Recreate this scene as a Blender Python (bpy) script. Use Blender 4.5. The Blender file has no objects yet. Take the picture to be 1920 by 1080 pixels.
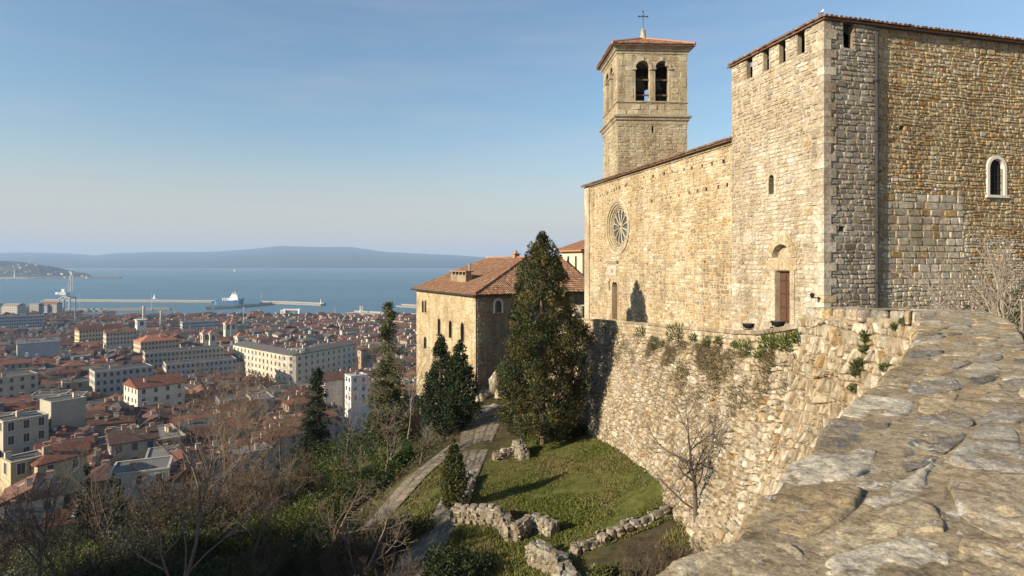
import bpy, math, random
import numpy as np
from mathutils import Vector, noise as mnoise

SC = bpy.context.scene
COL = SC.collection

# ------------------------------------------------------------------ camera, sky, sun, exposure
F, CX, HY = 1138.0, 960.0, 490.0          # focal length (px of a 1920 wide frame), principal column, horizon row
cam = bpy.data.cameras.new("camera")
cam.sensor_width = 36.0
cam.lens = 36.0 * F / 1920.0
cam.shift_y = -(540.0 - HY) / 1920.0
cam.clip_start = 0.05
cam.clip_end = 60000.0
cam_ob = bpy.data.objects.new("camera", cam)
cam_ob.rotation_euler = (math.pi / 2, 0, 0)
COL.objects.link(cam_ob)
SC.camera = cam_ob

SUN_AZ = Vector((-0.86, -0.51, 0)).normalized()
SUN_EL = math.radians(22.5)
sun_vec = Vector((SUN_AZ.x * math.cos(SUN_EL), SUN_AZ.y * math.cos(SUN_EL), math.sin(SUN_EL)))

world = bpy.data.worlds.new("World")
SC.world = world
world.use_nodes = True
wn, wl = world.node_tree.nodes, world.node_tree.links
sky = wn.new("ShaderNodeTexSky")
sky.sky_type = 'NISHITA'
sky.sun_disc = False
sky.sun_elevation = SUN_EL
sky.sun_rotation = math.atan2(SUN_AZ.x, SUN_AZ.y)
sky.altitude = 80
sky.air_density = 1.35
sky.dust_density = .5
sky.ozone_density = 4.0
wn['Background'].inputs[1].default_value = 0.074
# faint high cirrus and a creamy veil low over the horizon, the same all round
_tc = wn.new('ShaderNodeTexCoord'); _mp = wn.new('ShaderNodeMapping'); _mp.inputs['Scale'].default_value = (1.2, 1.2, 9.0); _mp.inputs['Rotation'].default_value = (.12, .08, .4)
_ns = wn.new('ShaderNodeTexNoise'); _ns.inputs['Scale'].default_value = 1.6; _ns.inputs['Detail'].default_value = 7; _ns.inputs['Roughness'].default_value = .62
wl.new(_tc.outputs['Generated'], _mp.inputs[0]); wl.new(_mp.outputs[0], _ns.inputs['Vector'])
_rp = wn.new('ShaderNodeValToRGB'); _rp.color_ramp.elements[0].position = .48; _rp.color_ramp.elements[1].position = .75; _rp.color_ramp.elements[1].color = (.22, .22, .22, 1)
wl.new(_ns.outputs[0], _rp.inputs[0])
_mx = wn.new('ShaderNodeMix'); _mx.data_type = 'RGBA'; _mx.inputs[7].default_value = (4.2, 4.1, 4.0, 1)
_sp = wn.new('ShaderNodeSeparateXYZ'); wl.new(_tc.outputs['Generated'], _sp.inputs[0])
_vr = wn.new('ShaderNodeValToRGB'); _vr.color_ramp.interpolation = 'EASE'; _vr.color_ramp.elements[0].color = (.8, .8, .8, 1); _vr.color_ramp.elements[1].position = .22; _vr.color_ramp.elements[1].color = (0, 0, 0, 1)
wl.new(_sp.outputs[2], _vr.inputs[0])
_mv = wn.new('ShaderNodeMix'); _mv.data_type = 'RGBA'; _mv.inputs[7].default_value = (4.7, 4.05, 3.6, 1)
wl.new(_vr.outputs[0], _mv.inputs[0]); wl.new(sky.outputs[0], _mv.inputs[6])
wl.new(_rp.outputs[0], _mx.inputs[0]); wl.new(_mv.outputs[2], _mx.inputs[6]); wl.new(_mx.outputs[2], wn['Background'].inputs[0])

sun = bpy.data.lights.new("sun", 'SUN')
sun.energy = 5.0
sun.angle = math.radians(0.55)
sun.color = (1.0, 0.865, 0.66)
sun_ob = bpy.data.objects.new("sun", sun)
sun_ob.rotation_euler = sun_vec.to_track_quat('Z', 'Y').to_euler()
sun_ob.location = (-30, -20, 40)
COL.objects.link(sun_ob)

SC.view_settings.view_transform = 'Standard'
SC.view_settings.look = 'None'
SC.view_settings.exposure = 1.0
SC.view_settings.gamma = 1.0
SC.view_settings.use_curve_mapping = False
SC.render.engine = 'CYCLES'
SC.cycles.use_denoising = True
SC.cycles.max_bounces = 6
SC.cycles.diffuse_bounces = 3
SC.cycles.transparent_max_bounces = 4
SC.cycles.volume_bounces = 0

# ------------------------------------------------------------------ helpers
def P(px, py, d):
    """point seen at pixel (px, py) of the 1920 x 1080 photograph, d metres ahead"""
    return np.array([(px - CX) / F * d, d, (HY - py) / F * d])

def rgb(h, s=1.0):
    h = h.lstrip('#')
    c = [int(h[i:i + 2], 16) / 255 for i in (0, 2, 4)]
    return tuple(s * (x / 12.92 if x <= .04045 else ((x + .055) / 1.055) ** 2.4) for x in c)

LABELS = {}
def tag(o, label=None, cat=None, group=None, kind=None):
    if label:
        o["label"] = label
        LABELS.setdefault(label, []).append(o.name)
    if cat: o["category"] = cat
    if group: o["group"] = group
    if kind: o["kind"] = kind
    return o

def empty(name, loc, label=None, cat=None, group=None, kind=None):
    o = bpy.data.objects.new(name, None)
    o.location = tuple(float(x) for x in loc)
    o.empty_display_size = .3
    COL.objects.link(o)
    return tag(o, label, cat, group, kind)

def root_loc(parent):
    p, s = parent, Vector((0, 0, 0))
    while p is not None:
        s = s + p.location
        p = p.parent
    return s

def mesh_np(name, V, faces, cols=None, mats=(), smooth=False, fmat=None):
    """faces: an (n,3) or (n,4) array or a list of index lists"""
    me = bpy.data.meshes.new(name)
    V = np.asarray(V, dtype=np.float32)
    if isinstance(faces, np.ndarray):
        k = faces.shape[1]
        me.vertices.add(len(V)); me.vertices.foreach_set("co", V.ravel())
        me.loops.add(faces.size); me.loops.foreach_set("vertex_index", faces.astype(np.int32).ravel())
        me.polygons.add(len(faces))
        me.polygons.foreach_set("loop_start", np.arange(0, faces.size, k, dtype=np.int32))
        me.update(calc_edges=True)
    else:
        me.from_pydata(V.tolist(), [], faces)
    for m in mats: me.materials.append(m)
    if cols is not None:
        a = me.attributes.new("Col", 'FLOAT_COLOR', 'POINT')
        c = np.ones((len(V), 4), dtype=np.float32)
        c[:, :3] = cols
        a.data.foreach_set("color", c.ravel())
    if fmat is not None:
        me.polygons.foreach_set("material_index", np.asarray(fmat, dtype=np.int32))
    me.polygons.foreach_set("use_smooth", np.full(len(me.polygons), smooth))
    me.validate(); me.update()
    return me

def link(name, me, parent=None, loc=None):
    o = bpy.data.objects.new(name, me)
    COL.objects.link(o)
    if parent is not None: o.parent = parent
    if loc is not None: o.location = tuple(float(x) for x in loc)
    return o

class MB:
    """collects shapes in world coordinates, then links them as ONE mesh object"""
    def __init__(s): s.v, s.f, s.c, s.n = [], [], [], 0
    def add(s, verts, faces, col=(.5, .5, .5)):
        verts = np.asarray(verts, dtype=float)
        s.v.append(verts); s.f += [[i + s.n for i in f] for f in faces]
        c = np.empty((len(verts), 3)); c[:] = col; s.c.append(c); s.n += len(verts)
        return s
    def box(s, c, size, rz=0.0, col=(.5, .5, .5), taper=1.0):
        """box standing on c (centre of its base)"""
        sx, sy, sz = size
        b = np.array([[-1, -1], [1, -1], [1, 1], [-1, 1]]) * .5
        cs, sn = math.cos(rz), math.sin(rz)
        R = np.array([[cs, sn], [-sn, cs]])
        lo = (b * [sx, sy]) @ R; hi = (b * [sx * taper, sy * taper]) @ R
        v = np.vstack([np.c_[lo, np.zeros(4)], np.c_[hi, np.full(4, sz)]]) + np.asarray(c)
        return s.add(v, [[3, 2, 1, 0], [4, 5, 6, 7], [0, 1, 5, 4], [1, 2, 6, 5], [2, 3, 7, 6], [3, 0, 4, 7]], col)
    def frame_box(s, O, U, N, u0, u1, v0, v1, w0, w1, col=(.5, .5, .5)):
        """box in a wall's own frame: u along the wall, v up, w out of the wall"""
        pts = [(u, v, w) for w in (w0, w1) for (u, v) in ((u0, v0), (u1, v0), (u1, v1), (u0, v1))]
        v = np.array([np.asarray(O) + np.asarray(U) * a + np.array([0, 0, b]) + np.asarray(N) * c for a, b, c in pts])
        return s.add(v, [[3, 2, 1, 0], [4, 5, 6, 7], [0, 1, 5, 4], [1, 2, 6, 5], [2, 3, 7, 6], [3, 0, 4, 7]], col)
    def tube(s, pts, rad, k=6, col=(.5, .5, .5), cap=True):
        V, Fs = tube_arrays(np.asarray(pts, dtype=float), rad, k)
        fs = Fs.tolist()
        if cap:
            fs.append(list(range(k - 1, -1, -1))); fs.append(list(range(len(V) - k, len(V))))
        return s.add(V, fs, col)
    def lathe(s, c, prof, k=12, col=(.5, .5, .5)):
        """prof: list of (radius, height) above c"""
        V = []
        for r, h in prof:
            for i in range(k):
                a = 2 * math.pi * i / k
                V.append((c[0] + r * math.cos(a), c[1] + r * math.sin(a), c[2] + h))
        fs = []
        for j in range(len(prof) - 1):
            for i in range(k):
                fs.append([j * k + i, j * k + (i + 1) % k, (j + 1) * k + (i + 1) % k, (j + 1) * k + i])
        fs.append(list(range(k - 1, -1, -1))); fs.append([(len(prof) - 1) * k + i for i in range(k)])
        return s.add(V, fs, col)
    def build(s, name, mat, parent=None, smooth=False, **kw):
        V = np.vstack(s.v) if s.v else np.zeros((0, 3))
        if parent is not None: V = V - np.array(root_loc(parent))
        o = link(name, mesh_np(name, V, s.f, np.vstack(s.c) if s.c else None, [mat], smooth), parent)
        return tag(o, **kw)

def tube_arrays(pts, rad, k):
    n = len(pts)
    rad = np.broadcast_to(np.asarray(rad, dtype=float), (n,))
    t = np.gradient(pts, axis=0)
    t /= (np.linalg.norm(t, axis=1, keepdims=True) + 1e-9)
    m = t.mean(0)
    ref = np.array([1., 0, 0]) if abs(m[0]) < .7 * np.linalg.norm(m) + 1e-9 else np.array([0, 1., 0])
    a = np.cross(t, ref); a /= (np.linalg.norm(a, axis=1, keepdims=True) + 1e-9)
    b = np.cross(t, a)
    ang = np.arange(k) * 2 * np.pi / k
    V = pts[:, None, :] + rad[:, None, None] * (np.cos(ang)[None, :, None] * a[:, None, :] + np.sin(ang)[None, :, None] * b[:, None, :])
    i = np.arange(n - 1)[:, None] * k; j = np.arange(k)[None, :]; j2 = (j + 1) % k
    Fs = np.stack([i + j, i + j2, i + k + j2, i + k + j], -1).reshape(-1, 4)
    return V.reshape(-1, 3), Fs

def copy_thing(o, parent=None):
    c = o.copy(); COL.objects.link(c)
    if parent is not None: c.parent = parent
    for ch in list(o.children): copy_thing(ch, c)
    return c

ORD = ("first second third fourth fifth sixth seventh eighth ninth tenth eleventh twelfth thirteenth fourteenth fifteenth sixteenth "
       "seventeenth eighteenth nineteenth twentieth").split()
def ordinal(i):
    """i from 0"""
    if i < 20: return ORD[i]
    tens = ["twenty", "thirty", "forty", "fifty"][(i + 1) // 10 - 2]
    r = (i + 1) % 10
    return {"twenty": "twentieth", "thirty": "thirtieth", "forty": "fortieth", "fifty": "fiftieth"}[tens] if r == 0 else tens + "-" + ORD[r - 1]

# ------------------------------------------------------------------ materials
def nodes(mat):
    mat.use_nodes = True
    nt = mat.node_tree
    return nt.nodes, nt.links, nt.nodes['Principled BSDF']

def ramp(n, pts):
    r = n.new('ShaderNodeValToRGB')
    el = r.color_ramp.elements
    while len(el) < len(pts): el.new(.5)
    for e, (p, c) in zip(el, pts):
        e.position = p; e.color = (*c, 1) if len(c) == 3 else c
    return r

def tex(n, l, kind, scale, detail=4, rough=.6, coord='Object', dist=0.0):
    tc = n.new('ShaderNodeTexCoord')
    t = n.new('ShaderNodeTex' + kind)
    t.inputs['Scale'].default_value = scale
    if kind == 'Noise':
        t.inputs['Detail'].default_value = detail; t.inputs['Roughness'].default_value = rough
        t.inputs['Distortion'].default_value = dist
    l.new(tc.outputs[coord], t.inputs['Vector'])
    return t

def mul(n, l, a, b, fac=1.0, blend='MULTIPLY'):
    m = n.new('ShaderNodeMix'); m.data_type = 'RGBA'; m.blend_type = blend
    if hasattr(fac, 'is_linked') or not isinstance(fac, (int, float)): l.new(fac, m.inputs[0])
    else: m.inputs[0].default_value = fac
    for k, x in ((6, a), (7, b)):
        if isinstance(x, tuple): m.inputs[k].default_value = (*x, 1)
        else: l.new(x, m.inputs[k])
    return m.outputs[2]

def bump(n, l, p, srcs):
    prev = None
    for h, strength, dist in srcs:
        b = n.new('ShaderNodeBump'); b.inputs['Strength'].default_value = strength; b.inputs['Distance'].default_value = dist
        l.new(h, b.inputs['Height'])
        if prev is not None: l.new(prev, b.inputs['Normal'])
        prev = b.outputs[0]
    l.new(prev, p.inputs['Normal'])

def mat_stone(name, scale=1.0, var=.55, stain=(.62, .56, .48), lichen=0.0, coord='Object'):
    m = bpy.data.materials.new(name); n, l, p = nodes(m)
    at = n.new('ShaderNodeAttribute'); at.attribute_name = 'Col'
    n1 = tex(n, l, 'Noise', 7 * scale, 6, .65, coord)
    r1 = ramp(n, [(.3, (1 - var, 1 - var, 1 - var)), (.62, (1.0, 1.0, 1.0)), (.85, (1.18, 1.16, 1.12))])
    l.new(n1.outputs[0], r1.inputs[0])
    c = mul(n, l, at.outputs['Color'], r1.outputs[0])
    n2 = tex(n, l, 'Noise', .45 * scale, 5, .65, coord)
    r2 = ramp(n, [(.42, stain), (.62, (1, 1, 1))]); l.new(n2.outputs[0], r2.inputs[0])
    c = mul(n, l, c, r2.outputs[0], .8)
    mp = n.new('ShaderNodeMapping'); mp.inputs['Scale'].default_value = (1.1, 1.1, .1); tcs = n.new('ShaderNodeTexCoord'); l.new(tcs.outputs[coord], mp.inputs[0])
    ns = n.new('ShaderNodeTexNoise'); ns.inputs['Scale'].default_value = 1.4; ns.inputs['Detail'].default_value = 6; ns.inputs['Roughness'].default_value = .7; l.new(mp.outputs[0], ns.inputs['Vector'])
    rs = ramp(n, [(.36, (.66, .62, .56)), (.52, (1, 1, 1))]); l.new(ns.outputs[0], rs.inputs[0])
    c = mul(n, l, c, rs.outputs[0], .7)
    if lichen > 0:
        n3 = tex(n, l, 'Noise', 5.5 * scale, 7, .7, coord)
        r3 = ramp(n, [(.60, (0, 0, 0)), (.66, (1, 1, 1))]); l.new(n3.outputs[0], r3.inputs[0])
        f = n.new('ShaderNodeMath'); f.operation = 'MULTIPLY'; f.inputs[1].default_value = lichen
        l.new(r3.outputs[0], f.inputs[0])
        c = mul(n, l, c, (.55, .51, .42), f.outputs[0], 'MIX')
    l.new(c, p.inputs['Base Color'])
    p.inputs['Roughness'].default_value = .92
    p.inputs['Specular IOR Level'].default_value = .2
    n4 = tex(n, l, 'Noise', 28 * scale, 6, .7, coord)
    bump(n, l, p, [(n1.outputs[0], .5, .04 / scale), (n4.outputs[0], .45, .012 / scale)])
    return m

def mat_col(name, rough=.8, nscale=None, var=.25, bmp=0.0, spec=.3, metal=0.0, coord='Object'):
    m = bpy.data.materials.new(name); n, l, p = nodes(m)
    at = n.new('ShaderNodeAttribute'); at.attribute_name = 'Col'
    c = at.outputs['Color']
    if nscale:
        t = tex(n, l, 'Noise', nscale, 5, .65, coord)
        r = ramp(n, [(.3, (1 - var,) * 3), (.7, (1 + .3 * var,) * 3)]); l.new(t.outputs[0], r.inputs[0])
        c = mul(n, l, c, r.outputs[0])
        if bmp: bump(n, l, p, [(t.outputs[0], bmp, .05)])
    l.new(c, p.inputs['Base Color'])
    p.inputs['Roughness'].default_value = rough; p.inputs['Specular IOR Level'].default_value = spec; p.inputs['Metallic'].default_value = metal
    return m

def mat_leaf(name, trans=.25, rough=.55):
    m = bpy.data.materials.new(name); n, l, p = nodes(m)
    at = n.new('ShaderNodeAttribute'); at.attribute_name = 'Col'
    oi = n.new('ShaderNodeObjectInfo')
    r = ramp(n, [(0, (.82, .85, .8)), (1, (1.15, 1.12, 1.1))]); l.new(oi.outputs['Random'], r.inputs[0])
    c = mul(n, l, at.outputs['Color'], r.outputs[0])
    l.new(c, p.inputs['Base Color'])
    p.inputs['Roughness'].default_value = rough; p.inputs['Specular IOR Level'].default_value = .25
    tr = n.new('ShaderNodeBsdfTranslucent'); l.new(c, tr.inputs[0])
    mx = n.new('ShaderNodeMixShader'); mx.inputs[0].default_value = trans
    out = n['Material Output']
    l.new(p.outputs[0], mx.inputs[1]); l.new(tr.outputs[0], mx.inputs[2]); l.new(mx.outputs[0], out.inputs[0])
    return m

def mat_plain(name, col, rough=.7, spec=.3, metal=0.0):
    m = bpy.data.materials.new(name); n, l, p = nodes(m)
    p.inputs['Base Color'].default_value = (*col, 1); p.inputs['Roughness'].default_value = rough
    p.inputs['Specular IOR Level'].default_value = spec; p.inputs['Metallic'].default_value = metal
    return m

M_STONE = mat_stone("masonry_stone", 1.0)
M_MORTAR = mat_stone("lime_mortar", 1.6, .4)
M_RUBBLE = mat_stone("rampart_rubble", 1.3, .5, (.75, .68, .58), .25)
M_TILE = mat_col("roof_tile", .85, 9, .45, .3)
M_METAL = mat_plain("dark_iron", (.03, .03, .03), .5, .5, .6)
M_PIPE = mat_plain("lead_pipe", (.035, .033, .03), .6, .4, .2)
M_GLASS = mat_plain("dark_glass", (.02, .022, .025), .25, .5)
M_DARK = mat_plain("unlit_interior", (.015, .013, .012), .95, .1)
M_WHITE = mat_plain("white_stone", (.54, .5, .43), .8)
M_WOOD = mat_col("old_wood", .75, 12, .5, .3)
M_LEAF = mat_leaf("evergreen_leaf")
M_NEEDLE = mat_leaf("conifer_needle", .12, .6)
M_GRASS = mat_leaf("grass_blade", .3, .6)
M_BARK = mat_col("bark", .9, 14, .45, .5)
M_PAINT = mat_col("painted_wall", .85, .35, .18)
M_PAINTED = mat_col("painted_metal", .5, None, 0, 0, .5)

# ------------------------------------------------------------------ masonry: stones laid in uneven courses on any surface
class Wall:
    """flat wall: u along U, v up, w out along N"""
    def __init__(s, O, U, N):
        s.O, s.U, s.N = (np.asarray(x, dtype=float) for x in (O, U, N))
    def __call__(s, u, v, w):
        u, v, w = (np.asarray(x, dtype=float)[..., None] for x in (u, v, w))
        return s.O + s.U * u + np.array([0, 0, 1.]) * v + s.N * w
    def at(s, px, py):
        """(u, v) where the sight line through that pixel meets the wall"""
        d = np.array([(px - CX) / F, 1.0, (HY - py) / F])
        t = (s.O @ s.N) / (d @ s.N)
        q = d * t - s.O
        return float(q @ s.U), float(q[2])

def lay(W, H, rng, hr=(.14, .28), wr=(.22, .6), gap=.012, holes=(), mask=None, color=None, wav=.025, chip=.15, depth=(.02, .06), cut=(.12, .34), top=None):
    """list of (8 outline points in (u, v), relief, colour)"""
    out = []
    ph = [rng.uniform(0, 6.28) for _ in range(4)]
    def mk():
        a = [rng.uniform(0, 6.28) for _ in range(3)]
        return lambda u: wav * (.6 * math.sin(u * 1.1 + a[0]) + .5 * math.sin(u * 3.1 + a[1]) + .3 * math.sin(u * 7.3 + a[2]))
    low = lambda u: 0.0
    v = 0.0
    while v < H - .02:
        h = rng.uniform(*hr)
        if v + h > H - hr[0] * .6: h = H - v
        up = mk() if v + h < H - .01 else (lambda u: 0.0)
        u = -rng.uniform(0, wr[0])
        while u < W:
            w = rng.uniform(*wr) * (1.35 if rng.random() < .12 else 1)
            ua, ub = max(u, 0), min(u + w, W)
            u += w
            if ub - ua < .07: continue
            parts = [(0.0, 1.0)]
            if chip and h > hr[0] * 1.25 and rng.random() < chip: k = rng.uniform(.4, .6); parts = [(0, k), (k, 1)]
            for (k0, k1) in parts:
                if len(parts) == 1 or rng.random() < .5: spl = [(ua, ub)]
                else: q = ua + (ub - ua) * rng.uniform(.4, .6); spl = [(ua, q), (q, ub)]
                for (a, b) in spl:
                    va0, va1 = v + h * k0, v + h * k1
                    if top is not None and (va0 + va1) * .5 > top((a + b) * .5): continue
                    skip = False
                    for (hu0, hv0, hu1, hv1) in holes:
                        if a < hu1 and b > hu0 and va0 < hv1 and va1 > hv0:
                            ou = min(b, hu1) - max(a, hu0); ov = min(va1, hv1) - max(va0, hv0)
                            if ou / (b - a) < ov / (va1 - va0):
                                if (a + b) * .5 < (hu0 + hu1) * .5: b = min(b, hu0)
                                else: a = max(a, hu1)
                            else:
                                if (va0 + va1) * .5 < (hv0 + hv1) * .5: va1 = min(va1, hv0)
                                else: va0 = max(va0, hv1)
                            if b - a < .06 or va1 - va0 < .05: skip = True; break
                    if skip: continue
                    cu, cv = (a + b) * .5, (va0 + va1) * .5
                    if mask is not None and not mask(cu, cv): continue
                    l0 = low(a) if k0 == 0 else 0; l1 = low(b) if k0 == 0 else 0
                    t0 = up(a) if k1 == 1 else 0; t1 = up(b) if k1 == 1 else 0
                    j = lambda: rng.uniform(-.012, .012)
                    x0, x1 = a + gap, b - gap
                    c = [(x0 + j(), va0 + l0 + gap + j()), (x1 + j(), va0 + l1 + gap + j()), (x1 + j(), va1 + t1 - gap + j()), (x0 + j(), va1 + t0 - gap + j())]
                    m = min(b - a, va1 - va0)
                    pts = []
                    for i in range(4):
                        p, q0, q1 = c[i], c[i - 1], c[(i + 1) % 4]
                        k = m * rng.uniform(*cut)
                        for q in (q0, q1):
                            L = math.hypot(q[0] - p[0], q[1] - p[1]) + 1e-6
                            s = min(k / L, .45)
                            pts.append((p[0] + (q[0] - p[0]) * s, p[1] + (q[1] - p[1]) * s))
                    out.append((np.array(pts), rng.uniform(*depth), color(cu, cv, rng)))
        v += h; low = up
    return out

def stone_arrays(poly, dep, rng, inset=.72, rings=2, tilt=.3):
    """outline at the wall, a shoulder and an uneven face"""
    c = poly.mean(0)
    base = np.c_[poly, np.full(8, -.03)]
    tu, tv = rng.uniform(-tilt, tilt), rng.uniform(-tilt, tilt)
    V = [base]
    if rings == 3: V.append(np.c_[c + (poly - c) * .96, np.full(8, dep * .62)])
    q = c + (poly - c) * inset
    rel = (q - c)
    V.append(np.c_[q, dep + rel[:, 0] * tu * .3 + rel[:, 1] * tv * .3 + np.array([rng.uniform(-.15, .15) * dep for _ in range(8)])])
    n = len(V)
    fs = []
    for r in range(n - 1):
        for i in range(8):
            k = (i + 1) % 8
            fs.append([r * 8 + i, r * 8 + k, (r + 1) * 8 + k, (r + 1) * 8 + i])
    fs.append([(n - 1) * 8 + i for i in range(8)])
    return np.vstack(V), fs

def build_masonry(stones, mapf, parent, mat, n_single, seed, rings=2, inset=.72, name="stone", mass="masonry", tilt=.3):
    """the stones that show largest become objects of their own, the rest one mass"""
    rng = random.Random(seed)
    items = []
    for poly, dep, col in stones:
        V, fs = stone_arrays(poly, dep, rng, inset, rings, tilt)
        items.append([V, fs, col, 0.0])
    if not items: return
    allV = np.vstack([i[0] for i in items])
    W3 = mapf(allV[:, 0], allV[:, 1], allV[:, 2])
    k = 0
    for it in items:
        n = len(it[0]); it[0] = W3[k:k + n]; k += n
        ctr = it[0].mean(0); ext = np.ptp(it[0], axis=0)
        d = max(ctr[1], .5)
        px, py = ctr[0] / d * F + CX, HY - ctr[2] / d * F
        inside = -40 < px < 1960 and -40 < py < 1120
        it[3] = float(np.linalg.norm(ext)) / d if inside else 0.0
    order = sorted(range(len(items)), key=lambda i: -items[i][3])
    single = set(i for i in order[:n_single] if items[i][3] > 0)
    off = np.array(root_loc(parent))
    mb = MB()
    for i, (V, fs, col, _) in enumerate(items):
        if i in single:
            link(name, mesh_np(name, V - off, fs, np.tile(col, (len(V), 1)), [mat]), parent)
        else:
            mb.add(V, fs, col)
    if mb.n: mb.build(mass, mat, parent, kind="stuff")

def backing(wall, W, H, holes, parent, mat, col, name="mortar_face", reveal=.35, w=0.0, back=True, u0=0.0, v0=0.0):
    """the wall face behind the stones, with real openings and their reveals"""
    us = sorted({u0, W} | {x for h in holes for x in (h[0], h[2]) if u0 < x < W})
    vs = sorted({v0, H} | {x for h in holes for x in (h[1], h[3]) if v0 < x < H})
    mb = MB()
    for a, b in zip(us, us[1:]):
        for c, d in zip(vs, vs[1:]):
            if any(h[0] - 1e-6 <= a and b <= h[2] + 1e-6 and h[1] - 1e-6 <= c and d <= h[3] + 1e-6 for h in holes): continue
            mb.add(wall([a, b, b, a], [c, c, d, d], [w] * 4), [[0, 1, 2, 3]], col)
    for hh in holes:
        a, c, b, d = hh[:4]
        r = hh[4] if len(hh) > 4 else reveal
        for (p, q) in (((a, c), (b, c)), ((b, c), (b, d)), ((b, d), (a, d)), ((a, d), (a, c))):
            mb.add(wall([p[0], q[0], q[0], p[0]], [p[1], q[1], q[1], p[1]], [w, w, w - r, w - r]), [[0, 1, 2, 3]], col)
    return mb.build(name, mat, parent)

def arch_fill(wall, uc, vs, r, top, half, w0, w1, mb, col, n=14):
    """solid plate that turns the head of a square opening (half width 'half', up to 'top') into a round arch of radius r springing at vs"""
    arc = [(uc + r * math.cos(math.pi * i / n), vs + r * math.sin(math.pi * i / n)) for i in range(n + 1)]
    rect = []
    for (x, y) in arc:
        dx, dy = x - uc, y - vs
        k = min(half / max(abs(dx), 1e-6), (top - vs) / max(dy, 1e-6))
        rect.append((uc + dx * k, vs + dy * k))
    for i in range(n):
        quad = [arc[i], arc[i + 1], rect[i + 1], rect[i]]
        u = [q[0] for q in quad] * 2; v = [q[1] for q in quad] * 2
        mb.add(wall(u, v, [w1] * 4 + [w0] * 4), [[0, 1, 2, 3], [7, 6, 5, 4], [0, 4, 5, 1], [2, 6, 7, 3]], col)

def voussoirs(wall, uc, vs, r0, r1, w, parent, mat, col, n=9, rng=None, name="arch_stone", a0=0.0, a1=math.pi, wb=-.05):
    for i in range(n):
        mb = MB()
        t0, t1 = a0 + (a1 - a0) * (i + .03) / n, a0 + (a1 - a0) * (i + .97) / n
        rr1 = r1 * (rng.uniform(.97, 1.04) if rng else 1)
        ring = [(r0, t0), (rr1, t0), (rr1, (t0 + t1) / 2), (rr1, t1), (r0, t1), (r0, (t0 + t1) / 2)]
        u = [uc + r * math.cos(t) for r, t in ring]; v = [vs + r * math.sin(t) for r, t in ring]
        pts = np.vstack([wall(u, v, [w] * 6), wall(u, v, [wb] * 6)])
        k = rng.uniform(.85, 1.1) if rng else 1
        mb.add(pts, [[0, 1, 2, 3, 4, 5]] + [[j, (j + 1) % 6, 6 + (j + 1) % 6, 6 + j] for j in range(6)], tuple(x * k for x in col))
        mb.build(name, mat, parent)

def tile_field(E0, A, S, Nn, width, rows, span, rng, mb, pitch=.23, tl=.42, rad=.1, pal=None):
    """barrel tiles: E0 eave start, A along the eave, S up the slope, Nn out of the roof; span(a) -> (start, end) up the slope"""
    E0, A, S, Nn = (np.asarray(x, dtype=float) for x in (E0, A, S, Nn))
    ncol = int(width / pitch)
    seg = 5
    ang = np.linspace(0, math.pi, seg)
    for i in range(ncol):
        a = (i + .5) * pitch
        s0, s1 = span(a)
        s = s0 - rng.uniform(0, .05)
        jc = rng.uniform(-.012, .012)
        while s < s1:
            e = min(s + tl + .06, s1 + .05)
            r0, r1 = rad * rng.uniform(.95, 1.08), rad * rng.uniform(.82, .9)
            lift = rng.uniform(0, .02)
            pts = []
            for (ss, rr, zz) in ((s, r0, .035 + lift), (e, r1, .0 + lift)):
                for t in ang:
                    pts.append(E0 + A * (a + jc + rr * math.cos(t)) + S * ss + Nn * (zz + rr * math.sin(t) * .9))
            mb.add(np.array(pts), [[k, k + 1, seg + k + 1, seg + k] for k in range(seg - 1)] + [list(range(seg))], pal(rng))
            s += tl

def pal_tile(rng):
    c = rng.choice([(.36, .14, .07), (.42, .18, .09), (.46, .24, .13), (.3, .12, .07), (.5, .31, .19), (.26, .15, .1), (.44, .2, .1)])
    k = rng.uniform(.75, 1.15)
    return tuple(x * k for x in c)

def mixc(a, b, t): return tuple(x + (y - x) * t for x, y in zip(a, b))

def rock_box(c, size, rz, col, rng, j=.07):
    """rough block standing on c: a box with worn, uneven corners and bulging sides"""
    sx, sy, sz = size; V = []
    for z, k in ((0, .94), (.35, 1.04), (.75, 1.0), (1.0, .84)):
        for a in range(8):
            t = 2 * math.pi * (a + .5) / 8
            x, y = math.cos(t) * 1.28, math.sin(t) * 1.28
            x, y = max(-.93, min(.93, x)), max(-.93, min(.93, y))
            V.append((x * sx * .5 * k * (1 + rng.uniform(-j, j)), y * sy * .5 * k * (1 + rng.uniform(-j, j)), z * sz * (1 + (rng.uniform(-j, j) if z else 0))))
    V = np.array(V); cs, sn = math.cos(rz), math.sin(rz)
    V = np.c_[V[:, 0] * cs - V[:, 1] * sn, V[:, 0] * sn + V[:, 1] * cs, V[:, 2]] + np.asarray(c)
    fs = [[r * 8 + i, r * 8 + (i + 1) % 8, (r + 1) * 8 + (i + 1) % 8, (r + 1) * 8 + i] for r in range(3) for i in range(8)] + [list(range(7, -1, -1)), [24 + i for i in range(8)]]
    return MB().add(V, fs, col)

def vary(c, r, lo, hi):
    k = r.uniform(lo, hi); return tuple(x * k for x in c)

def arch_ring(wall, uc, vs, r0, r1, w0, w1, mb, col, n=14):
    for i in range(n):
        t = [math.pi * i / n, math.pi * (i + 1) / n]
        q = [(uc + r * math.cos(a), vs + r * math.sin(a)) for r, a in ((r0, t[0]), (r0, t[1]), (r1, t[1]), (r1, t[0]))]
        u = [p[0] for p in q] * 2; v = [p[1] for p in q] * 2
        mb.add(wall(u, v, [w1] * 4 + [w0] * 4), [[0, 1, 2, 3], [7, 6, 5, 4], [0, 4, 5, 1], [2, 6, 7, 3]], col)

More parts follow.
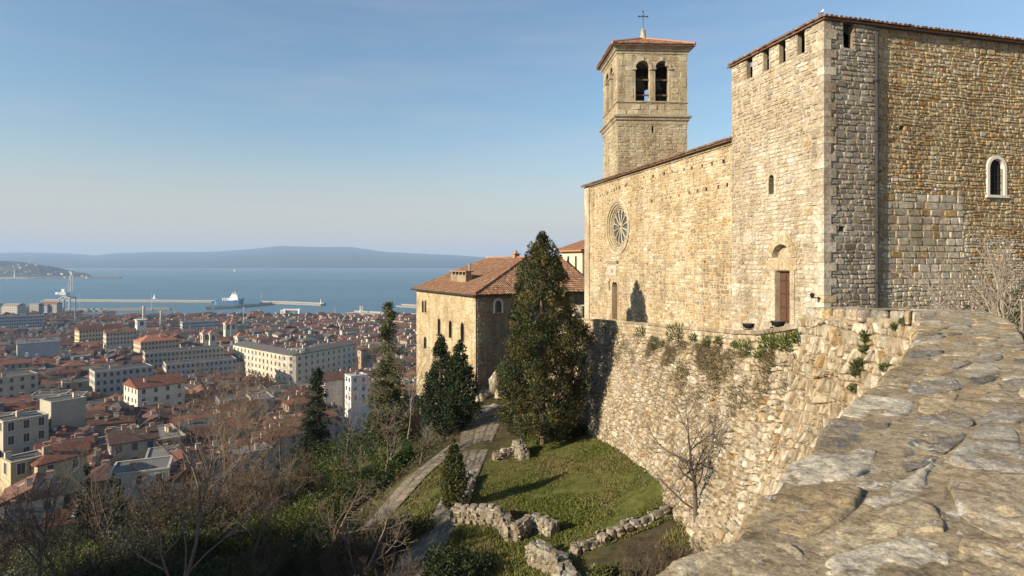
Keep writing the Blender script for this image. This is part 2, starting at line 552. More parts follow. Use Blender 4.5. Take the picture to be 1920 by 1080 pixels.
# ------------------------------------------------------------------ sea, hills, town ground, hillside
SEA_Z = -85.0
def town_z(d): return float(np.interp(d, [60, 90, 110, 160, 260, 400, 560, 700, 860, 2000], [-42, -50, -53, -57, -66, -73, -78, -81.2, -83.2, -83.2]))

def make_sea():
    ys = np.concatenate([np.linspace(500, 1400, 19), np.geomspace(1500, 15000, 24)])
    xs = np.concatenate([-np.geomspace(15000, 900, 14), np.linspace(-800, 800, 17), np.geomspace(900, 15000, 14)])
    X, Y = np.meshgrid(xs, ys)
    V = np.c_[X.ravel(), Y.ravel(), np.full(X.size, SEA_Z)]
    nx, ny = len(xs), len(ys)
    i = np.arange(ny - 1)[:, None] * nx + np.arange(nx - 1)[None, :]
    Fs = np.stack([i, i + 1, i + nx + 1, i + nx], -1).reshape(-1, 4)
    m = bpy.data.materials.new("sea_water"); n, l, p = nodes(m)
    t = tex(n, l, 'Noise', .0022, 4, .6); mp = n.new('ShaderNodeMapping'); mp.inputs['Scale'].default_value = (.35, 1.6, 1)
    tc = n.new('ShaderNodeTexCoord'); l.new(tc.outputs['Object'], mp.inputs[0]); l.new(mp.outputs[0], t.inputs['Vector'])
    r = ramp(n, [(.35, (.035, .10, .14)), (.65, (.06, .14, .185))]); l.new(t.outputs[0], r.inputs[0])
    l.new(r.outputs[0], p.inputs['Base Color'])
    rr = ramp(n, [(.35, (.34, .34, .34)), (.7, (.5, .5, .5))]); l.new(t.outputs[0], rr.inputs[0]); l.new(rr.outputs[0], p.inputs['Roughness'])
    w = tex(n, l, 'Noise', .12, 3, .6)
    bump(n, l, p, [(w.outputs[0], .5, 1.2)])
    tag(link("sea", mesh_np("sea", V, Fs, None, [m])), kind="structure")
make_sea()

def ridge(name, prof, d0, d1, col, seed, pxs, base_py=None, rows=7, amp=14.0):
    prof = np.array(prof, dtype=float)
    V, nc = [], len(pxs)
    for r in range(rows + 2):
        t = min(r / (rows - 1), 1.0)
        for px in pxs:
            top = (HY - np.interp(px, prof[:, 0], prof[:, 1])) / F * d1
            d = d0 + (d1 - d0) * t + (600 if r >= rows else 0) * (r - rows + 1)
            z = SEA_Z - 4 + (top - SEA_Z + 4) * (t ** .8)
            if r >= rows: z = SEA_Z - 4 + (top - SEA_Z) * (.7 if r == rows else .2)
            nz = mnoise.fractal(Vector((px * .012 + seed, d * .0016, seed)), .9, 2.1, 4)
            if 0 < r < rows - 1: z += amp * nz * (1 - abs(2 * t - 1))
            x = (px - CX) / F * d
            V.append((x, d + amp * 10 * nz * (0 < r < rows - 1), max(z, SEA_Z - 4) if r else SEA_Z - 4))
    V = np.array(V)
    R = rows + 2
    i = np.arange(R - 1)[:, None] * nc + np.arange(nc - 1)[None, :]
    Fs = np.stack([i, i + 1, i + nc + 1, i + nc], -1).reshape(-1, 4)
    m = bpy.data.materials.new(name + "_scrub"); n, l, p = nodes(m)
    t = tex(n, l, 'Noise', .004, 6, .7); rp = ramp(n, [(.35, tuple(.6 * c for c in col)), (.65, tuple(1.5 * c for c in col))])
    l.new(t.outputs[0], rp.inputs[0]); l.new(rp.outputs[0], p.inputs['Base Color']); p.inputs['Roughness'].default_value = 1; p.inputs['Specular IOR Level'].default_value = .05
    return tag(link(name, mesh_np(name, V, Fs, None, [m], True)), kind="structure")

ridge("far_hills", [(-600, 470), (0, 474), (60, 473), (130, 475), (180, 479), (212, 475), (290, 472), (400, 472), (470, 467), (525, 461), (600, 463), (660, 463), (720, 472), (800, 476), (850, 478), (905, 482), (1000, 487), (1100, 491), (1500, 494)],
      7600, 12500, (.022, .034, .04), 3.3, np.linspace(-560, 1500, 240))
ridge("headland", [(-600, 478), (-150, 484), (0, 489), (40, 491), (100, 500), (135, 508), (165, 516), (172, 519)], 2950, 3500, (.065, .075, .068), 8.1, np.linspace(-560, 172, 110), amp=8.0)

def make_town_ground():
    ds = [64, 75, 90, 110, 135, 160, 200, 260, 330, 400, 480, 560, 640, 700, 760, 800]
    pxs = np.linspace(-500, 1100, 33)
    rng = random.Random(4)
    V = []
    for d in ds:
        for px in pxs: V.append(((px - CX) / F * d, d, town_z(d)))
    shore = np.interp(pxs, [-500, 60, 85, 310, 330, 470, 560, 700, 790, 1100], [1080, 1010, 815, 820, 868, 878, 880, 905, 930, 930])
    for px, d in zip(pxs, shore): V.append(((px - CX) / F * d, d, -83.2))
    for px, d in zip(pxs, shore): V.append(((px - CX) / F * d, d + .5, -86.0))
    nc = len(pxs); R = len(ds) + 2
    i = np.arange(R - 1)[:, None] * nc + np.arange(nc - 1)[None, :]
    Fs = np.stack([i, i + 1, i + nc + 1, i + nc], -1).reshape(-1, 4)
    m = bpy.data.materials.new("town_paving"); n, l, p = nodes(m)
    t = tex(n, l, 'Noise', .03, 5, .7); rp = ramp(n, [(.35, (.06, .058, .055)), (.65, (.14, .13, .12))])
    l.new(t.outputs[0], rp.inputs[0]); l.new(rp.outputs[0], p.inputs['Base Color']); p.inputs['Roughness'].default_value = .95
    tag(link("town_ground", mesh_np("town_ground", np.array(V), Fs, None, [m])), kind="structure")
make_town_ground()

# hillside: thin plate surface through measured points (pixel, distance)
CTRL = [(900, 780, 48), (895, 737, 57), (785, 800, 53), (885, 850, 37), (840, 960, 28), (790, 1050, 23), (1030, 832, 37.5), (1115, 807, 38.5), (1200, 828, 32.5),
        (1290, 882, 25), (1335, 945, 21.5), (1290, 958, 22.5), (1075, 1047, 20.5), (1310, 1035, 19), (1200, 1075, 18), (1000, 1075, 20.5), (850, 955, 27.5),
        (760, 905, 34), (800, 850, 41), (940, 900, 31.5), (1050, 900, 30), (1000, 960, 26), (1150, 930, 26), (700, 1070, 24), (640, 1010, 31)]
CP = [tuple(P(*c)) for c in CTRL] + [(5.5, 46, -11.6), (9, 24, -8.9), (8, 16, -9.4), (6, 12, -9.6), (3, 8, -9.6), (0, 4, -9.8), (-3, 0, -9.5), (-6, -8, -10),
      (-8, 26, -12.7), (-14, 26, -13.7), (-24, 28, -16.4), (-12, 15, -11.6), (-20, 12, -12.8), (-34, 20, -19), (-10, 40, -15.6), (-16, 45, -19.5), (-24, 38, -20.0), (-12, 58, -20.0), (-9, 50, -15.2), (-3, 62, -13.6), (8, 62, -13.2), (-3, 75, -17.5), (6, 80, -18),
      (-20, 62, -27), (-34, 45, -27), (-45, 62, -38.5), (-30, 80, -38), (-10, 88, -33), (10, 95, -32), (-70, 50, -45), (-75, 80, -51), (-45, 95, -50), (-12, 108, -48), (-90, 95, -55), (25, 110, -48), (-60, 20, -34), (-95, 30, -50), (-60, 0, -33)]
CP = np.array(CP)
def _tps(r): return np.where(r > 1e-9, r * r * np.log(r + 1e-9), 0)
_D = np.linalg.norm(CP[:, None, :2] - CP[None, :, :2], axis=2)
_n = len(CP)
_A = np.zeros((_n + 3, _n + 3)); _A[:_n, :_n] = _tps(_D) + np.eye(_n) * .35
_A[:_n, _n] = 1; _A[:_n, _n + 1:] = CP[:, :2]; _A[_n, :_n] = 1; _A[_n + 1:, :_n] = CP[:, :2].T
_w = np.linalg.solve(_A, np.r_[CP[:, 2], 0, 0, 0])
def hill_z(x, y):
    x, y = np.asarray(x, dtype=float), np.asarray(y, dtype=float)
    q = np.stack([x, y], -1)
    r = np.linalg.norm(q[..., None, :] - CP[:, :2], axis=-1)
    return _tps(r) @ _w[:_n] + _w[_n] + q @ _w[_n + 1:]

LAWN = np.array([(5.6, 40), (7.2, 32.5), (8.2, 25), (8.5, 21.0), (6.6, 22.2), (2.1, 20.3), (0.2, 23.6), (-1.6, 27.3), (-2.2, 30), (-1.7, 33), (-.6, 38.6), (2.5, 41)])
VERGE = np.array([(-6.0, 36.5), (-4.3, 36.5), (-3.2, 31), (-3.4, 28.4), (-4.9, 27.2), (-6.6, 30)])
NEAR = np.array([(-2.4, 26), (.6, 23.2), (2.4, 20), (2.2, 16), (-1.5, 16), (-3, 22)])
SIDE = np.array([(6.6, 22), (9, 20), (8, 15), (4.2, 15), (4.6, 19.6)])
def inside(poly, x, y):
    res = np.zeros(np.shape(x), dtype=bool)
    j = len(poly) - 1
    for i in range(len(poly)):
        xi, yi = poly[i]; xj, yj = poly[j]
        c = ((yi > y) != (yj > y)) & (x < (xj - xi) * (y - yi) / (yj - yi + 1e-12) + xi)
        res ^= c; j = i
    return res

def make_hillside():
    xs = np.concatenate([np.arange(-110, -20, 2.0), np.arange(-20, 12, .4), np.arange(12, 40, 2)])
    ys = np.concatenate([np.arange(-14, 12, 1.5), np.arange(12, 60, .4), np.arange(60, 122, 2.0)])
    X, Y = np.meshgrid(xs, ys)
    Z = hill_z(X, Y)
    bumpy = np.array([mnoise.fractal(Vector((a * .35, b * .35, 1.7)), 1, 2, 3) for a, b in zip(X.ravel(), Y.ravel())]).reshape(X.shape)
    Z = Z + .12 * bumpy
    g = inside(LAWN, X, Y) | inside(VERGE, X, Y) | inside(NEAR, X, Y)
    soil = np.array([.075, .058, .035]); grass = np.array([.10, .105, .03])
    t = np.where(g, .85, .15) + .25 * bumpy
    c = soil + (grass - soil) * np.clip(t, 0, 1)[..., None]
    V = np.c_[X.ravel(), Y.ravel(), Z.ravel()]
    nx, ny = len(xs), len(ys)
    i = np.arange(ny - 1)[:, None] * nx + np.arange(nx - 1)[None, :]
    Fs = np.stack([i, i + 1, i + nx + 1, i + nx], -1).reshape(-1, 4)
    m = mat_col("hillside_turf", 1.0, 2.2, .55, .6, .05)
    tag(link("hillside", mesh_np("hillside", V, Fs, c.reshape(-1, 3), [m], True)), kind="structure")
make_hillside()

# ------------------------------------------------------------------ rampart walls (retaining wall of the church terrace, bastion under the parapet)
def resample(pts, step):
    pts = np.array(pts, dtype=float)
    # Catmull-Rom then even steps
    q = np.vstack([2 * pts[0] - pts[1], pts, 2 * pts[-1] - pts[-2]])
    out = []
    for i in range(1, len(q) - 2):
        for t in np.linspace(0, 1, 12, endpoint=False):
            p0, p1, p2, p3 = q[i - 1], q[i], q[i + 1], q[i + 2]
            out.append(.5 * ((2 * p1) + (-p0 + p2) * t + (2 * p0 - 5 * p1 + 4 * p2 - p3) * t * t + (-p0 + 3 * p1 - 3 * p2 + p3) * t ** 3))
    out.append(pts[-1]); out = np.array(out)
    s = np.r_[0, np.cumsum(np.linalg.norm(np.diff(out[:, :2], axis=0), axis=1))]
    ss = np.arange(0, s[-1], step)
    return np.stack([np.interp(ss, s, out[:, k]) for k in range(out.shape[1])], 1), ss

def wobble(u, v, k, a, b, seed):
    n = [mnoise.noise_vector(Vector((x * k, y * k, seed))) for x, y in zip(u, v)]
    return np.array([q[0] for q in n]) * a, np.array([q[1] for q in n]) * b
class PathWall:
    warp = None
    """wall along a plan path (far to near, outside on the right-hand side), leaning back by 'batter' below a plumb band"""
    def __init__(s, pts, H, batter, band, step=.25):
        s.T, s.S = resample(pts, step)
        t = np.gradient(s.T[:, :2], axis=0); t /= np.linalg.norm(t, axis=1, keepdims=True)
        k = 5
        pad = np.vstack([np.repeat(t[:1], k, 0), t, np.repeat(t[-1:], k, 0)])
        t = np.stack([np.convolve(pad[:, j], np.ones(2 * k + 1) / (2 * k + 1), 'valid') for j in (0, 1)], 1)
        t /= np.linalg.norm(t, axis=1, keepdims=True)
        s.t, s.N = t, np.c_[t[:, 1], -t[:, 0]]
        s.H, s.batter, s.band, s.L = H, batter, band, s.S[-1]
    def __call__(s, u, v, w):
        u, v, w = (np.asarray(x, dtype=float) for x in (u, v, w))
        T = np.stack([np.interp(u, s.S, s.T[:, k]) for k in range(3)], -1)
        N = np.stack([np.interp(u, s.S, s.N[:, k]) for k in range(2)], -1)
        if s.warp is not None and u.size > 2000:
            du, dv = wobble(u.ravel(), v.ravel(), *s.warp); fade = np.clip((s.H - v) / .8, 0, 1); u = u + du.reshape(u.shape) * fade; v = v + dv.reshape(v.shape) * fade
        down = s.H - v
        off = s.batter * np.maximum(0, down - s.band) + w
        return np.stack([T[..., 0] + N[..., 0] * off, T[..., 1] + N[..., 1] * off, T[..., 2] - down + .2 * w], -1)

RET_PTS = [tuple(P(*q)) for q in [(1040, 592, 50), (1075, 595, 46), (1180, 603, 36), (1300, 613, 26), (1400, 620, 19.5), (1455, 616, 16.6), (1500, 607, 15.0)]]
RET_PTS.append((7.12, 14.3, -1.45))
PAR_OUT = [(7.1, 14.9), (7.16, 13.7), (7.28, 12.4), (7.33, 11.3), (7.02, 10.4), (6.4, 9.55), (5.68, 8.53), (4.28, 6.52), (3.41, 5.39), (2.77, 4.59), (2.19, 3.89), (1.88, 3.53), (1.41, 2.9), (1.17, 2.62), (.895, 2.23), (.637, 1.907), (.497, 1.766), (-.2, .9), (-1.2, -.6), (-2.4, -2.5), (-4.5, -6)]
PAR_IN = [(8.6, 15.4), (8.8, 14.3), (9.0, 13.1), (9.0, 12.1), (8.7, 11.2), (8.25, 10.35), (7.5, 9.1), (6.2, 7.35), (5.3, 6.2), (4.6, 5.3), (3.95, 4.5), (3.6, 4.05), (3.05, 3.3), (2.8, 2.95), (2.45, 2.4), (2.15, 1.95), (2.0, 1.7), (1.3, .5), (.3, -1.0), (-.9, -2.9), (-3.0, -6.4)]
def par_z(y): return -.24 * np.clip((np.asarray(y, dtype=float) - 11) / 3.9, 0, 1)   # the parapet top dips towards the church
PAR_Z = -.9

def rubble_col(u, v, r):
    c = r.choice([(.50, .435, .325), (.54, .48, .375), (.46, .385, .275), (.42, .365, .28), (.57, .52, .425), (.44, .36, .25)])
    if r.random() < .04: c = (.42, .29, .15)
    k = r.uniform(.72, 1.08)
    return tuple(x * k for x in c)

def face_grid(wallf, L, H, du, dv, parent, mat, col, name, w=-.02):
    us = np.linspace(0, L, int(L / du) + 2); vs = np.linspace(0, H, int(H / dv) + 2)
    Ug, Vg = np.meshgrid(us, vs)
    V = wallf(Ug.ravel(), Vg.ravel(), np.full(Ug.size, w)) - np.array(root_loc(parent))
    nx = len(us)
    i = np.arange(len(vs) - 1)[:, None] * nx + np.arange(nx - 1)[None, :]
    Fs = np.stack([i, i + 1, i + nx + 1, i + nx], -1).reshape(-1, 4)
    return link(name, mesh_np(name, V, Fs, np.tile(col, (len(V), 1)), [mat], True), parent)

RET = PathWall(RET_PTS, 9.6, .30, .75)
ret = empty("retaining_wall", RET(np.array([RET.L * .4]), np.array([2.]), np.array([0.]))[0], "battered rubble stone retaining wall rising from the lawn below the church", "wall")
face_grid(RET, RET.L, 9.6, .5, .6, ret, M_MORTAR, (.37, .31, .22), "mortar_face")
def ret_vis(u, v):
    q = RET(np.array([u]), np.array([v]), np.array([0.]))[0]
    return q[2] > float(hill_z(q[0], q[1])) - .35
rg = random.Random(21)
st = lay(RET.L, 9.6 - .78, rg, (.12, .24), (.13, .36), .009, mask=ret_vis, color=rubble_col, wav=.07, chip=.3, depth=(.02, .085), cut=(.12, .36))
RET.warp = (.9, .08, .11, 3.0)
build_masonry(st, RET, ret, M_RUBBLE, 290, 5, 2, .8, tilt=1.3)
RET.warp = None
def band_col(u, v, r):
    k = r.uniform(.85, 1.1); c = r.choice([(.56, .48, .34), (.6, .52, .39), (.5, .41, .27)]); return tuple(x * k for x in c)
st = [(p + [0, 9.6 - .76], d, c) for p, d, c in lay(RET.L, .70, rg, (.15, .24), (.25, .7), .01, color=band_col, depth=(.012, .03))]
build_masonry(st, RET, ret, M_STONE, 0, 6, 2, .8, mass="upper_band_masonry")
# coping slabs
u = 0.0
while u < RET.L - .5:
    L = rg.uniform(.6, 1.15); mb = MB(); L = min(L, RET.L - u)
    us = np.linspace(u + .01, u + L - .01, 4)
    top = 9.6 + rg.uniform(-.015, .015)
    ring = []
    for a in us:
        for (vv, ww) in ((top - .13, .09), (top, .07), (top, -.55), (top - .13, -.55)):
            ring.append(RET(np.array([a]), np.array([vv]), np.array([ww]))[0])
    fs = [[0, 1, 2, 3], [15, 14, 13, 12]] + [[k * 4 + j, k * 4 + (j + 1) % 4, k * 4 + 4 + (j + 1) % 4, k * 4 + 4 + j] for k in range(3) for j in range(4)]
    k = rg.uniform(.8, 1.1)
    mb.add(ring, fs, (.40 * k, .34 * k, .25 * k)); mb.build("coping_stone", M_STONE, ret)
    u += L
# inner face of the terrace parapet
us = np.linspace(0, RET.L, 60); mb = MB()
a = RET(us, np.full(60, 9.55), np.full(60, -.5)); b = RET(us, np.full(60, 8.0), np.full(60, -.5)); b[:, 2] = a[:, 2] - 1.6
mb.add(np.vstack([a, b]), [[i, i + 1, 61 + i, 60 + i] for i in range(59)], (.4, .34, .24)); mb.build("inner_face", M_MORTAR, ret)

# bastion and its parapet
def par_wall_pts(): return [(x, y, PAR_Z - .16 + float(par_z(y))) for x, y in PAR_OUT]
PARW = PathWall(par_wall_pts(), 9.0, .29, .6, .15)
par = empty("parapet_wall", (3.0, 5.0, -9.0), "broad parapet of weathered stone slabs curving away beside the viewpoint", "wall")
face_grid(PARW, PARW.L, 9.0, .3, .4, par, M_MORTAR, (.37, .31, .22), "mortar_face")
st = lay(PARW.L, 8.9, rg, (.15, .3), (.075, .19), .006, mask=lambda u, v: u < 9 and v > 2.0, color=rubble_col, wav=.1, chip=.2, depth=(.02, .09), cut=(.1, .34))
PARW.warp = (1.3, .07, .1, 7.0)
build_masonry(st, PARW, par, M_RUBBLE, 190, 7, 2, .8, tilt=1.4)
PARW.warp = None

_o, _os = resample([(x, y, 0) for x, y in PAR_OUT], .05)
_i, _is = resample([(x, y, 0) for x, y in PAR_IN], .05)
NPR = 600
_oo = np.stack([np.interp(np.linspace(0, 1, NPR), np.linspace(0, 1, len(_o)), _o[:, k]) for k in (0, 1)], 1)
# pair the inner edge with the outer by control index
def _param(pts, smp):
    idx = [int(np.argmin(np.hypot(smp[:, 0] - p[0], smp[:, 1] - p[1]))) for p in pts]
    return np.array(idx, dtype=float)
_ki, _ko = _param(PAR_IN, _i), _param(PAR_OUT, _o)
def par_top(s, r):
    """s: metres along the outer edge, r: 0 outer edge .. 1 inner edge"""
    s, r = np.asarray(s, dtype=float), np.asarray(r, dtype=float)
    io = np.clip(s / .05, 0, len(_o) - 1)
    ii = np.interp(io, _ko, _ki)
    O = np.stack([np.interp(io, np.arange(len(_o)), _o[:, k]) for k in (0, 1)], -1)
    I = np.stack([np.interp(ii, np.arange(len(_i)), _i[:, k]) for k in (0, 1)], -1)
    return O + (I - O) * r[..., None]
PAR_L = _os[-1] - .1

M_SLAB = mat_stone("weathered_slab", 1.0, .5, (.6, .55, .48), .0)
def slab_material():
    m = bpy.data.materials.new("lichened_slab"); n, l, p = nodes(m)
    at = n.new('ShaderNodeAttribute'); at.attribute_name = 'Col'
    def N(s, d=8, r=.65, dist=0.0): return tex(n, l, 'Noise', s, d, r, 'Object', dist)
    a = N(3.2, 8, .7, .6); ra = ramp(n, [(.3, (.5, .46, .4)), (.48, (.92, .9, .87)), (.7, (1.35, 1.31, 1.22))]); l.new(a.outputs[0], ra.inputs[0])
    c = mul(n, l, at.outputs['Color'], ra.outputs[0])
    b = N(26, 8, .75); rb = ramp(n, [(.36, (.38, .36, .33)), (.5, (1, 1, 1)), (.66, (1.5, 1.47, 1.4))]); l.new(b.outputs[0], rb.inputs[0])
    c = mul(n, l, c, rb.outputs[0], .85)
    o = N(1.6, 6, .7, 1.0); ro = ramp(n, [(.55, (0, 0, 0)), (.68, (.65, .65, .65))]); l.new(o.outputs[0], ro.inputs[0])
    c = mul(n, l, c, (.26, .165, .07), ro.outputs[0], 'MIX')
    g = N(2.1, 7, .7, 1.5); rgm = ramp(n, [(.58, (0, 0, 0)), (.72, (.7, .7, .7))]); l.new(g.outputs[0], rgm.inputs[0])
    c = mul(n, l, c, (.085, .08, .075), rgm.outputs[0], 'MIX')
    w = N(5.0, 9, .72, 2.0); rw = ramp(n, [(.6, (0, 0, 0)), (.63, (.9, .9, .9))]); l.new(w.outputs[0], rw.inputs[0])
    c = mul(n, l, c, (.62, .59, .52), rw.outputs[0], 'MIX')
    w2 = N(17.0, 6, .7, 1.0); rw2 = ramp(n, [(.62, (0, 0, 0)), (.66, (.8, .8, .8))]); l.new(w2.outputs[0], rw2.inputs[0])
    c = mul(n, l, c, (.5, .47, .4), rw2.outputs[0], 'MIX')
    v = n.new('ShaderNodeTexVoronoi'); v.feature = 'DISTANCE_TO_EDGE'; v.inputs['Scale'].default_value = 1.3
    tc = n.new('ShaderNodeTexCoord'); dn = N(2.2, 6, .7); mx = n.new('ShaderNodeMix'); mx.data_type = 'RGBA'; mx.blend_type = 'ADD'; mx.inputs[0].default_value = .5
    l.new(tc.outputs['Object'], mx.inputs[6]); l.new(dn.outputs[1], mx.inputs[7]); l.new(mx.outputs[2], v.inputs['Vector'])
    rv = ramp(n, [(.0, (.25, .23, .2)), (.012, (1, 1, 1))]); l.new(v.outputs[0], rv.inputs[0])
    c = mul(n, l, c, rv.outputs[0], .12)
    l.new(c, p.inputs['Base Color']); p.inputs['Roughness'].default_value = .93; p.inputs['Specular IOR Level'].default_value = .15
    fine = N(75, 8, .8); rf_ = ramp(n, [(.36, (.55, .53, .5)), (.52, (1, 1, 1)), (.68, (1.5, 1.48, 1.42))]); l.new(fine.outputs[0], rf_.inputs[0]); c = mul(n, l, c, rf_.outputs[0], .9); l.new(c, p.inputs['Base Color'])
    bump(n, l, p, [(a.outputs[0], .4, .05), (b.outputs[0], .6, .025), (fine.outputs[0], .7, .01), (rv.outputs[0], .12, .01)])
    return m
M_SLAB = slab_material()

def slab(s0, s1, r0, r1, z, col, seed, nu, nv, edge_out):
    rg = random.Random(seed)
    tl = (rg.uniform(-.008, .008), rg.uniform(-.006, .006))
    V = []
    a = np.linspace(-1, 1, nu); b = np.linspace(-1, 1, nv)
    A, B = np.meshgrid(a, b)
    # rounded, uneven outline
    k = rg.uniform(.1, .26)
    A2 = A * (1 - k * np.abs(B) ** 4); B2 = B * (1 - k * np.abs(A) ** 4)
    sk = (rg.uniform(-.16, .16), rg.uniform(-.12, .12))
    S = (s0 + s1) / 2 + (A2 + sk[0] * B2 * (1 - np.abs(A2) * .3)) * (s1 - s0) / 2
    R = (r0 + r1) / 2 + (B2 + sk[1] * A2 * (1 - np.abs(B2) * .3) * (0 if edge_out else 1)) * (r1 - r0) / 2
    env = np.sin(np.pi * np.clip(R, 0, 1))
    Rw = R + env * (.05 * np.sin(S * 1.9 + 1.0) + .035 * np.sin(S * 4.3 + 9 * R)); Sw = S + .10 * np.sin(R * 7 + S * .9) + .05 * np.sin(R * 17 + S * 2.3)
    pts = par_top(Sw.ravel(), Rw.ravel())
    for i, (x, y) in enumerate(pts):
        e = max(abs(A.ravel()[i]), abs(B.ravel()[i]))
        nz = mnoise.fractal(Vector((x * 2.1, y * 2.1, seed * .37)), .8, 2.1, 6)
        n2 = mnoise.fractal(Vector((x * 9, y * 9, seed * .11)), .7, 2.1, 4)
        rim = max(0, e - .93) / .07
        zz = z + float(par_z(y)) + tl[0] * A.ravel()[i] + tl[1] * B.ravel()[i] + .009 * nz + .012 * n2 - (.016 if not (edge_out and B.ravel()[i] < -.8) else .06) * rim ** 2
        sh = .02 * mnoise.noise(Vector((x * 4, y * 4, seed))) * rim
        V.append((x + sh, y - sh, zz))
    V = np.array(V)
    idx = np.arange(nu * nv).reshape(nv, nu)
    loop = list(idx[0, :]) + list(idx[1:, -1]) + list(idx[-1, -2::-1]) + list(idx[-2:0:-1, 0])
    sk = V[loop].copy(); c0 = V.mean(0)
    sk[:, 2] = sk[:, 2].min() - .17; sk[:, :2] += (c0[:2] - sk[:, :2]) * .02
    i = idx[:-1, :-1].ravel()
    fs = np.stack([i, i + 1, i + nu + 1, i + nu], -1).tolist()
    n0 = len(V)
    fs += [[loop[(q + 1) % len(loop)], loop[q], n0 + q, n0 + (q + 1) % len(loop)] for q in range(len(loop))]
    return np.vstack([V, sk]), fs

def make_parapet_top():
    rg = random.Random(77)
    off = np.array(root_loc(par))
    # bedding mortar under the slabs
    ss = np.arange(0, PAR_L, .12); rr = np.linspace(.03, .97, 14)
    Sg, Rg = np.meshgrid(ss, rr)
    q = par_top(Sg.ravel(), Rg.ravel())
    z = np.array([PAR_Z + float(par_z(y)) - .003 + .011 * mnoise.fractal(Vector((x * 3, y * 3, 4.4)), .8, 2, 4) for x, y in q])
    V = np.c_[q, z] - off
    nx = len(ss); i = np.arange(len(rr) - 1)[:, None] * nx + np.arange(nx - 1)[None, :]
    Fs = np.stack([i, i + 1, i + nx + 1, i + nx], -1).reshape(-1, 4)
    link("bedding_mortar", mesh_np("bedding_mortar", V, Fs, np.tile((.36, .295, .2), (len(V), 1)), [M_SLAB], True), par)
    # inner face of the parapet
    a = par_top(ss, np.full(len(ss), 1.0)); m = len(ss); mb = MB()
    mb.add(np.vstack([np.c_[a, PAR_Z - .05 + par_z(a[:, 1])], np.c_[a, np.full(m, -2.2)]]), [[k, k + 1, m + k + 1, m + k] for k in range(m - 1)], (.36, .3, .21)); mb.build("inner_face", M_MORTAR, par)
    rows = [(0.0, .28), (.28, .53), (.53, .78), (.78, 1.0)]
    n = 0
    for ri, (r0, r1) in enumerate(rows):
        s = rg.uniform(0, .1)
        while s < PAR_L - .4:
            d = np.hypot(*par_top(np.array([s]), np.array([.5]))[0])
            L = rg.uniform(.28, .62) * (1.3 if rg.random() < .2 else 1)
            L = min(L, PAR_L - s)
            rb = (r0 + (rg.uniform(-.025, .025) if r0 > 0 else rg.uniform(-.045, .035)), min(1.02, r1 + rg.uniform(-.025, .025)))
            res = 34 if d < 3.2 else (22 if d < 6 else 12)
            c = rg.choice([(.45, .365, .245), (.40, .335, .245), (.40, .31, .19), (.31, .285, .24), (.52, .44, .31), (.40, .375, .325), (.37, .29, .18), (.34, .32, .285), (.22, .205, .18), (.52, .475, .39)])
            k = rg.uniform(.82, 1.05)
            V, fs = slab(s + .018, s + L - .018, rb[0] + (.008 if r0 else -.02), rb[1] - .008, PAR_Z + rg.uniform(-.005, .007), c, n + 3, res, int(res * .8), ri == 0)
            link("slab", mesh_np("slab", V - off, fs, np.tile(tuple(x * k for x in c), (len(V), 1)), [M_SLAB], True), par)
            s += L; n += 1
make_parapet_top()

# walkway behind the parapet and the church terrace
def strip_sheet(name, A, B, mat, kind="structure", col=(.3, .27, .21)):
    A, B = np.array(A, dtype=float), np.array(B, dtype=float); n = len(A)
    V = np.vstack([A, B]); fs = [[i, i + 1, n + i + 1, n + i] for i in range(n - 1)]
    return tag(link(name, mesh_np(name, V, fs, np.tile(col, (len(V), 1)), [mat])), kind=kind)
M_GROUND = mat_col("trodden_earth", 1.0, 1.5, .5, .4, .05)
_in = par_top(np.linspace(0, PAR_L, 60), np.full(60, 1.0))
strip_sheet("rampart_walk", [(x, y, -2.1) for x, y in _in], [(x + 24, min(y, 13.2) * .6 + 4 - 4.0 * (k / 59), -2.1) for k, (x, y) in enumerate(_in)], M_GROUND)
_tu = np.linspace(0, RET.L, 40); _ta = RET(_tu, np.full(40, 9.0), np.full(40, -.45))
strip_sheet("church_terrace", [(x, y, z - .95) for x, y, z in _ta], [(x + 22, y + 4.5, z - 1.0) for x, y, z in _ta], M_GROUND)

# ------------------------------------------------------------------ church: fortified tower, nave, side wall
def ground_patch(name, pts, mat, col):
    V = np.array(pts, dtype=float)
    return tag(link(name, mesh_np(name, V, [list(range(len(V)))], np.tile(col, (len(V), 1)), [mat])), kind="structure")
ground_patch("churchyard", [(8.2, 13.0, -3.4), (60, 13.0, -3.4), (60, 62, -5.6), (7.0, 62, -5.6), (8.5, 30, -3.9)], M_GROUND, (.2, .17, .11))

K0 = np.array([12.7, 24.7, 0.0])
UL = np.array([-.255, .967, 0]); NL = np.array([-.967, -.255, 0])
UR = np.array([.967, .255, 0]); NR = np.array([.255, -.967, 0])
ZB = -4.2                                       # foot of the walls
TW_H = 9.82 - ZB                                # tower wall height
TWL = Wall(K0 + [0, 0, ZB], UL, NL)             # lit face of the tower
TWR = Wall(K0 + [0, 0, ZB], UR, NR)             # shaded return of the tower
LT = 6.2

def rect_px(w, x0, y0, x1, y1):
    """rectangle on a wall from the pixels of two opposite corners (x measured at mid height)"""
    ym = (y0 + y1) / 2; xm = (x0 + x1) / 2
    ua, ub = sorted((w.at(x0, ym)[0], w.at(x1, ym)[0]))
    return (ua, w.at(xm, y1)[1], ub, w.at(xm, y0)[1])

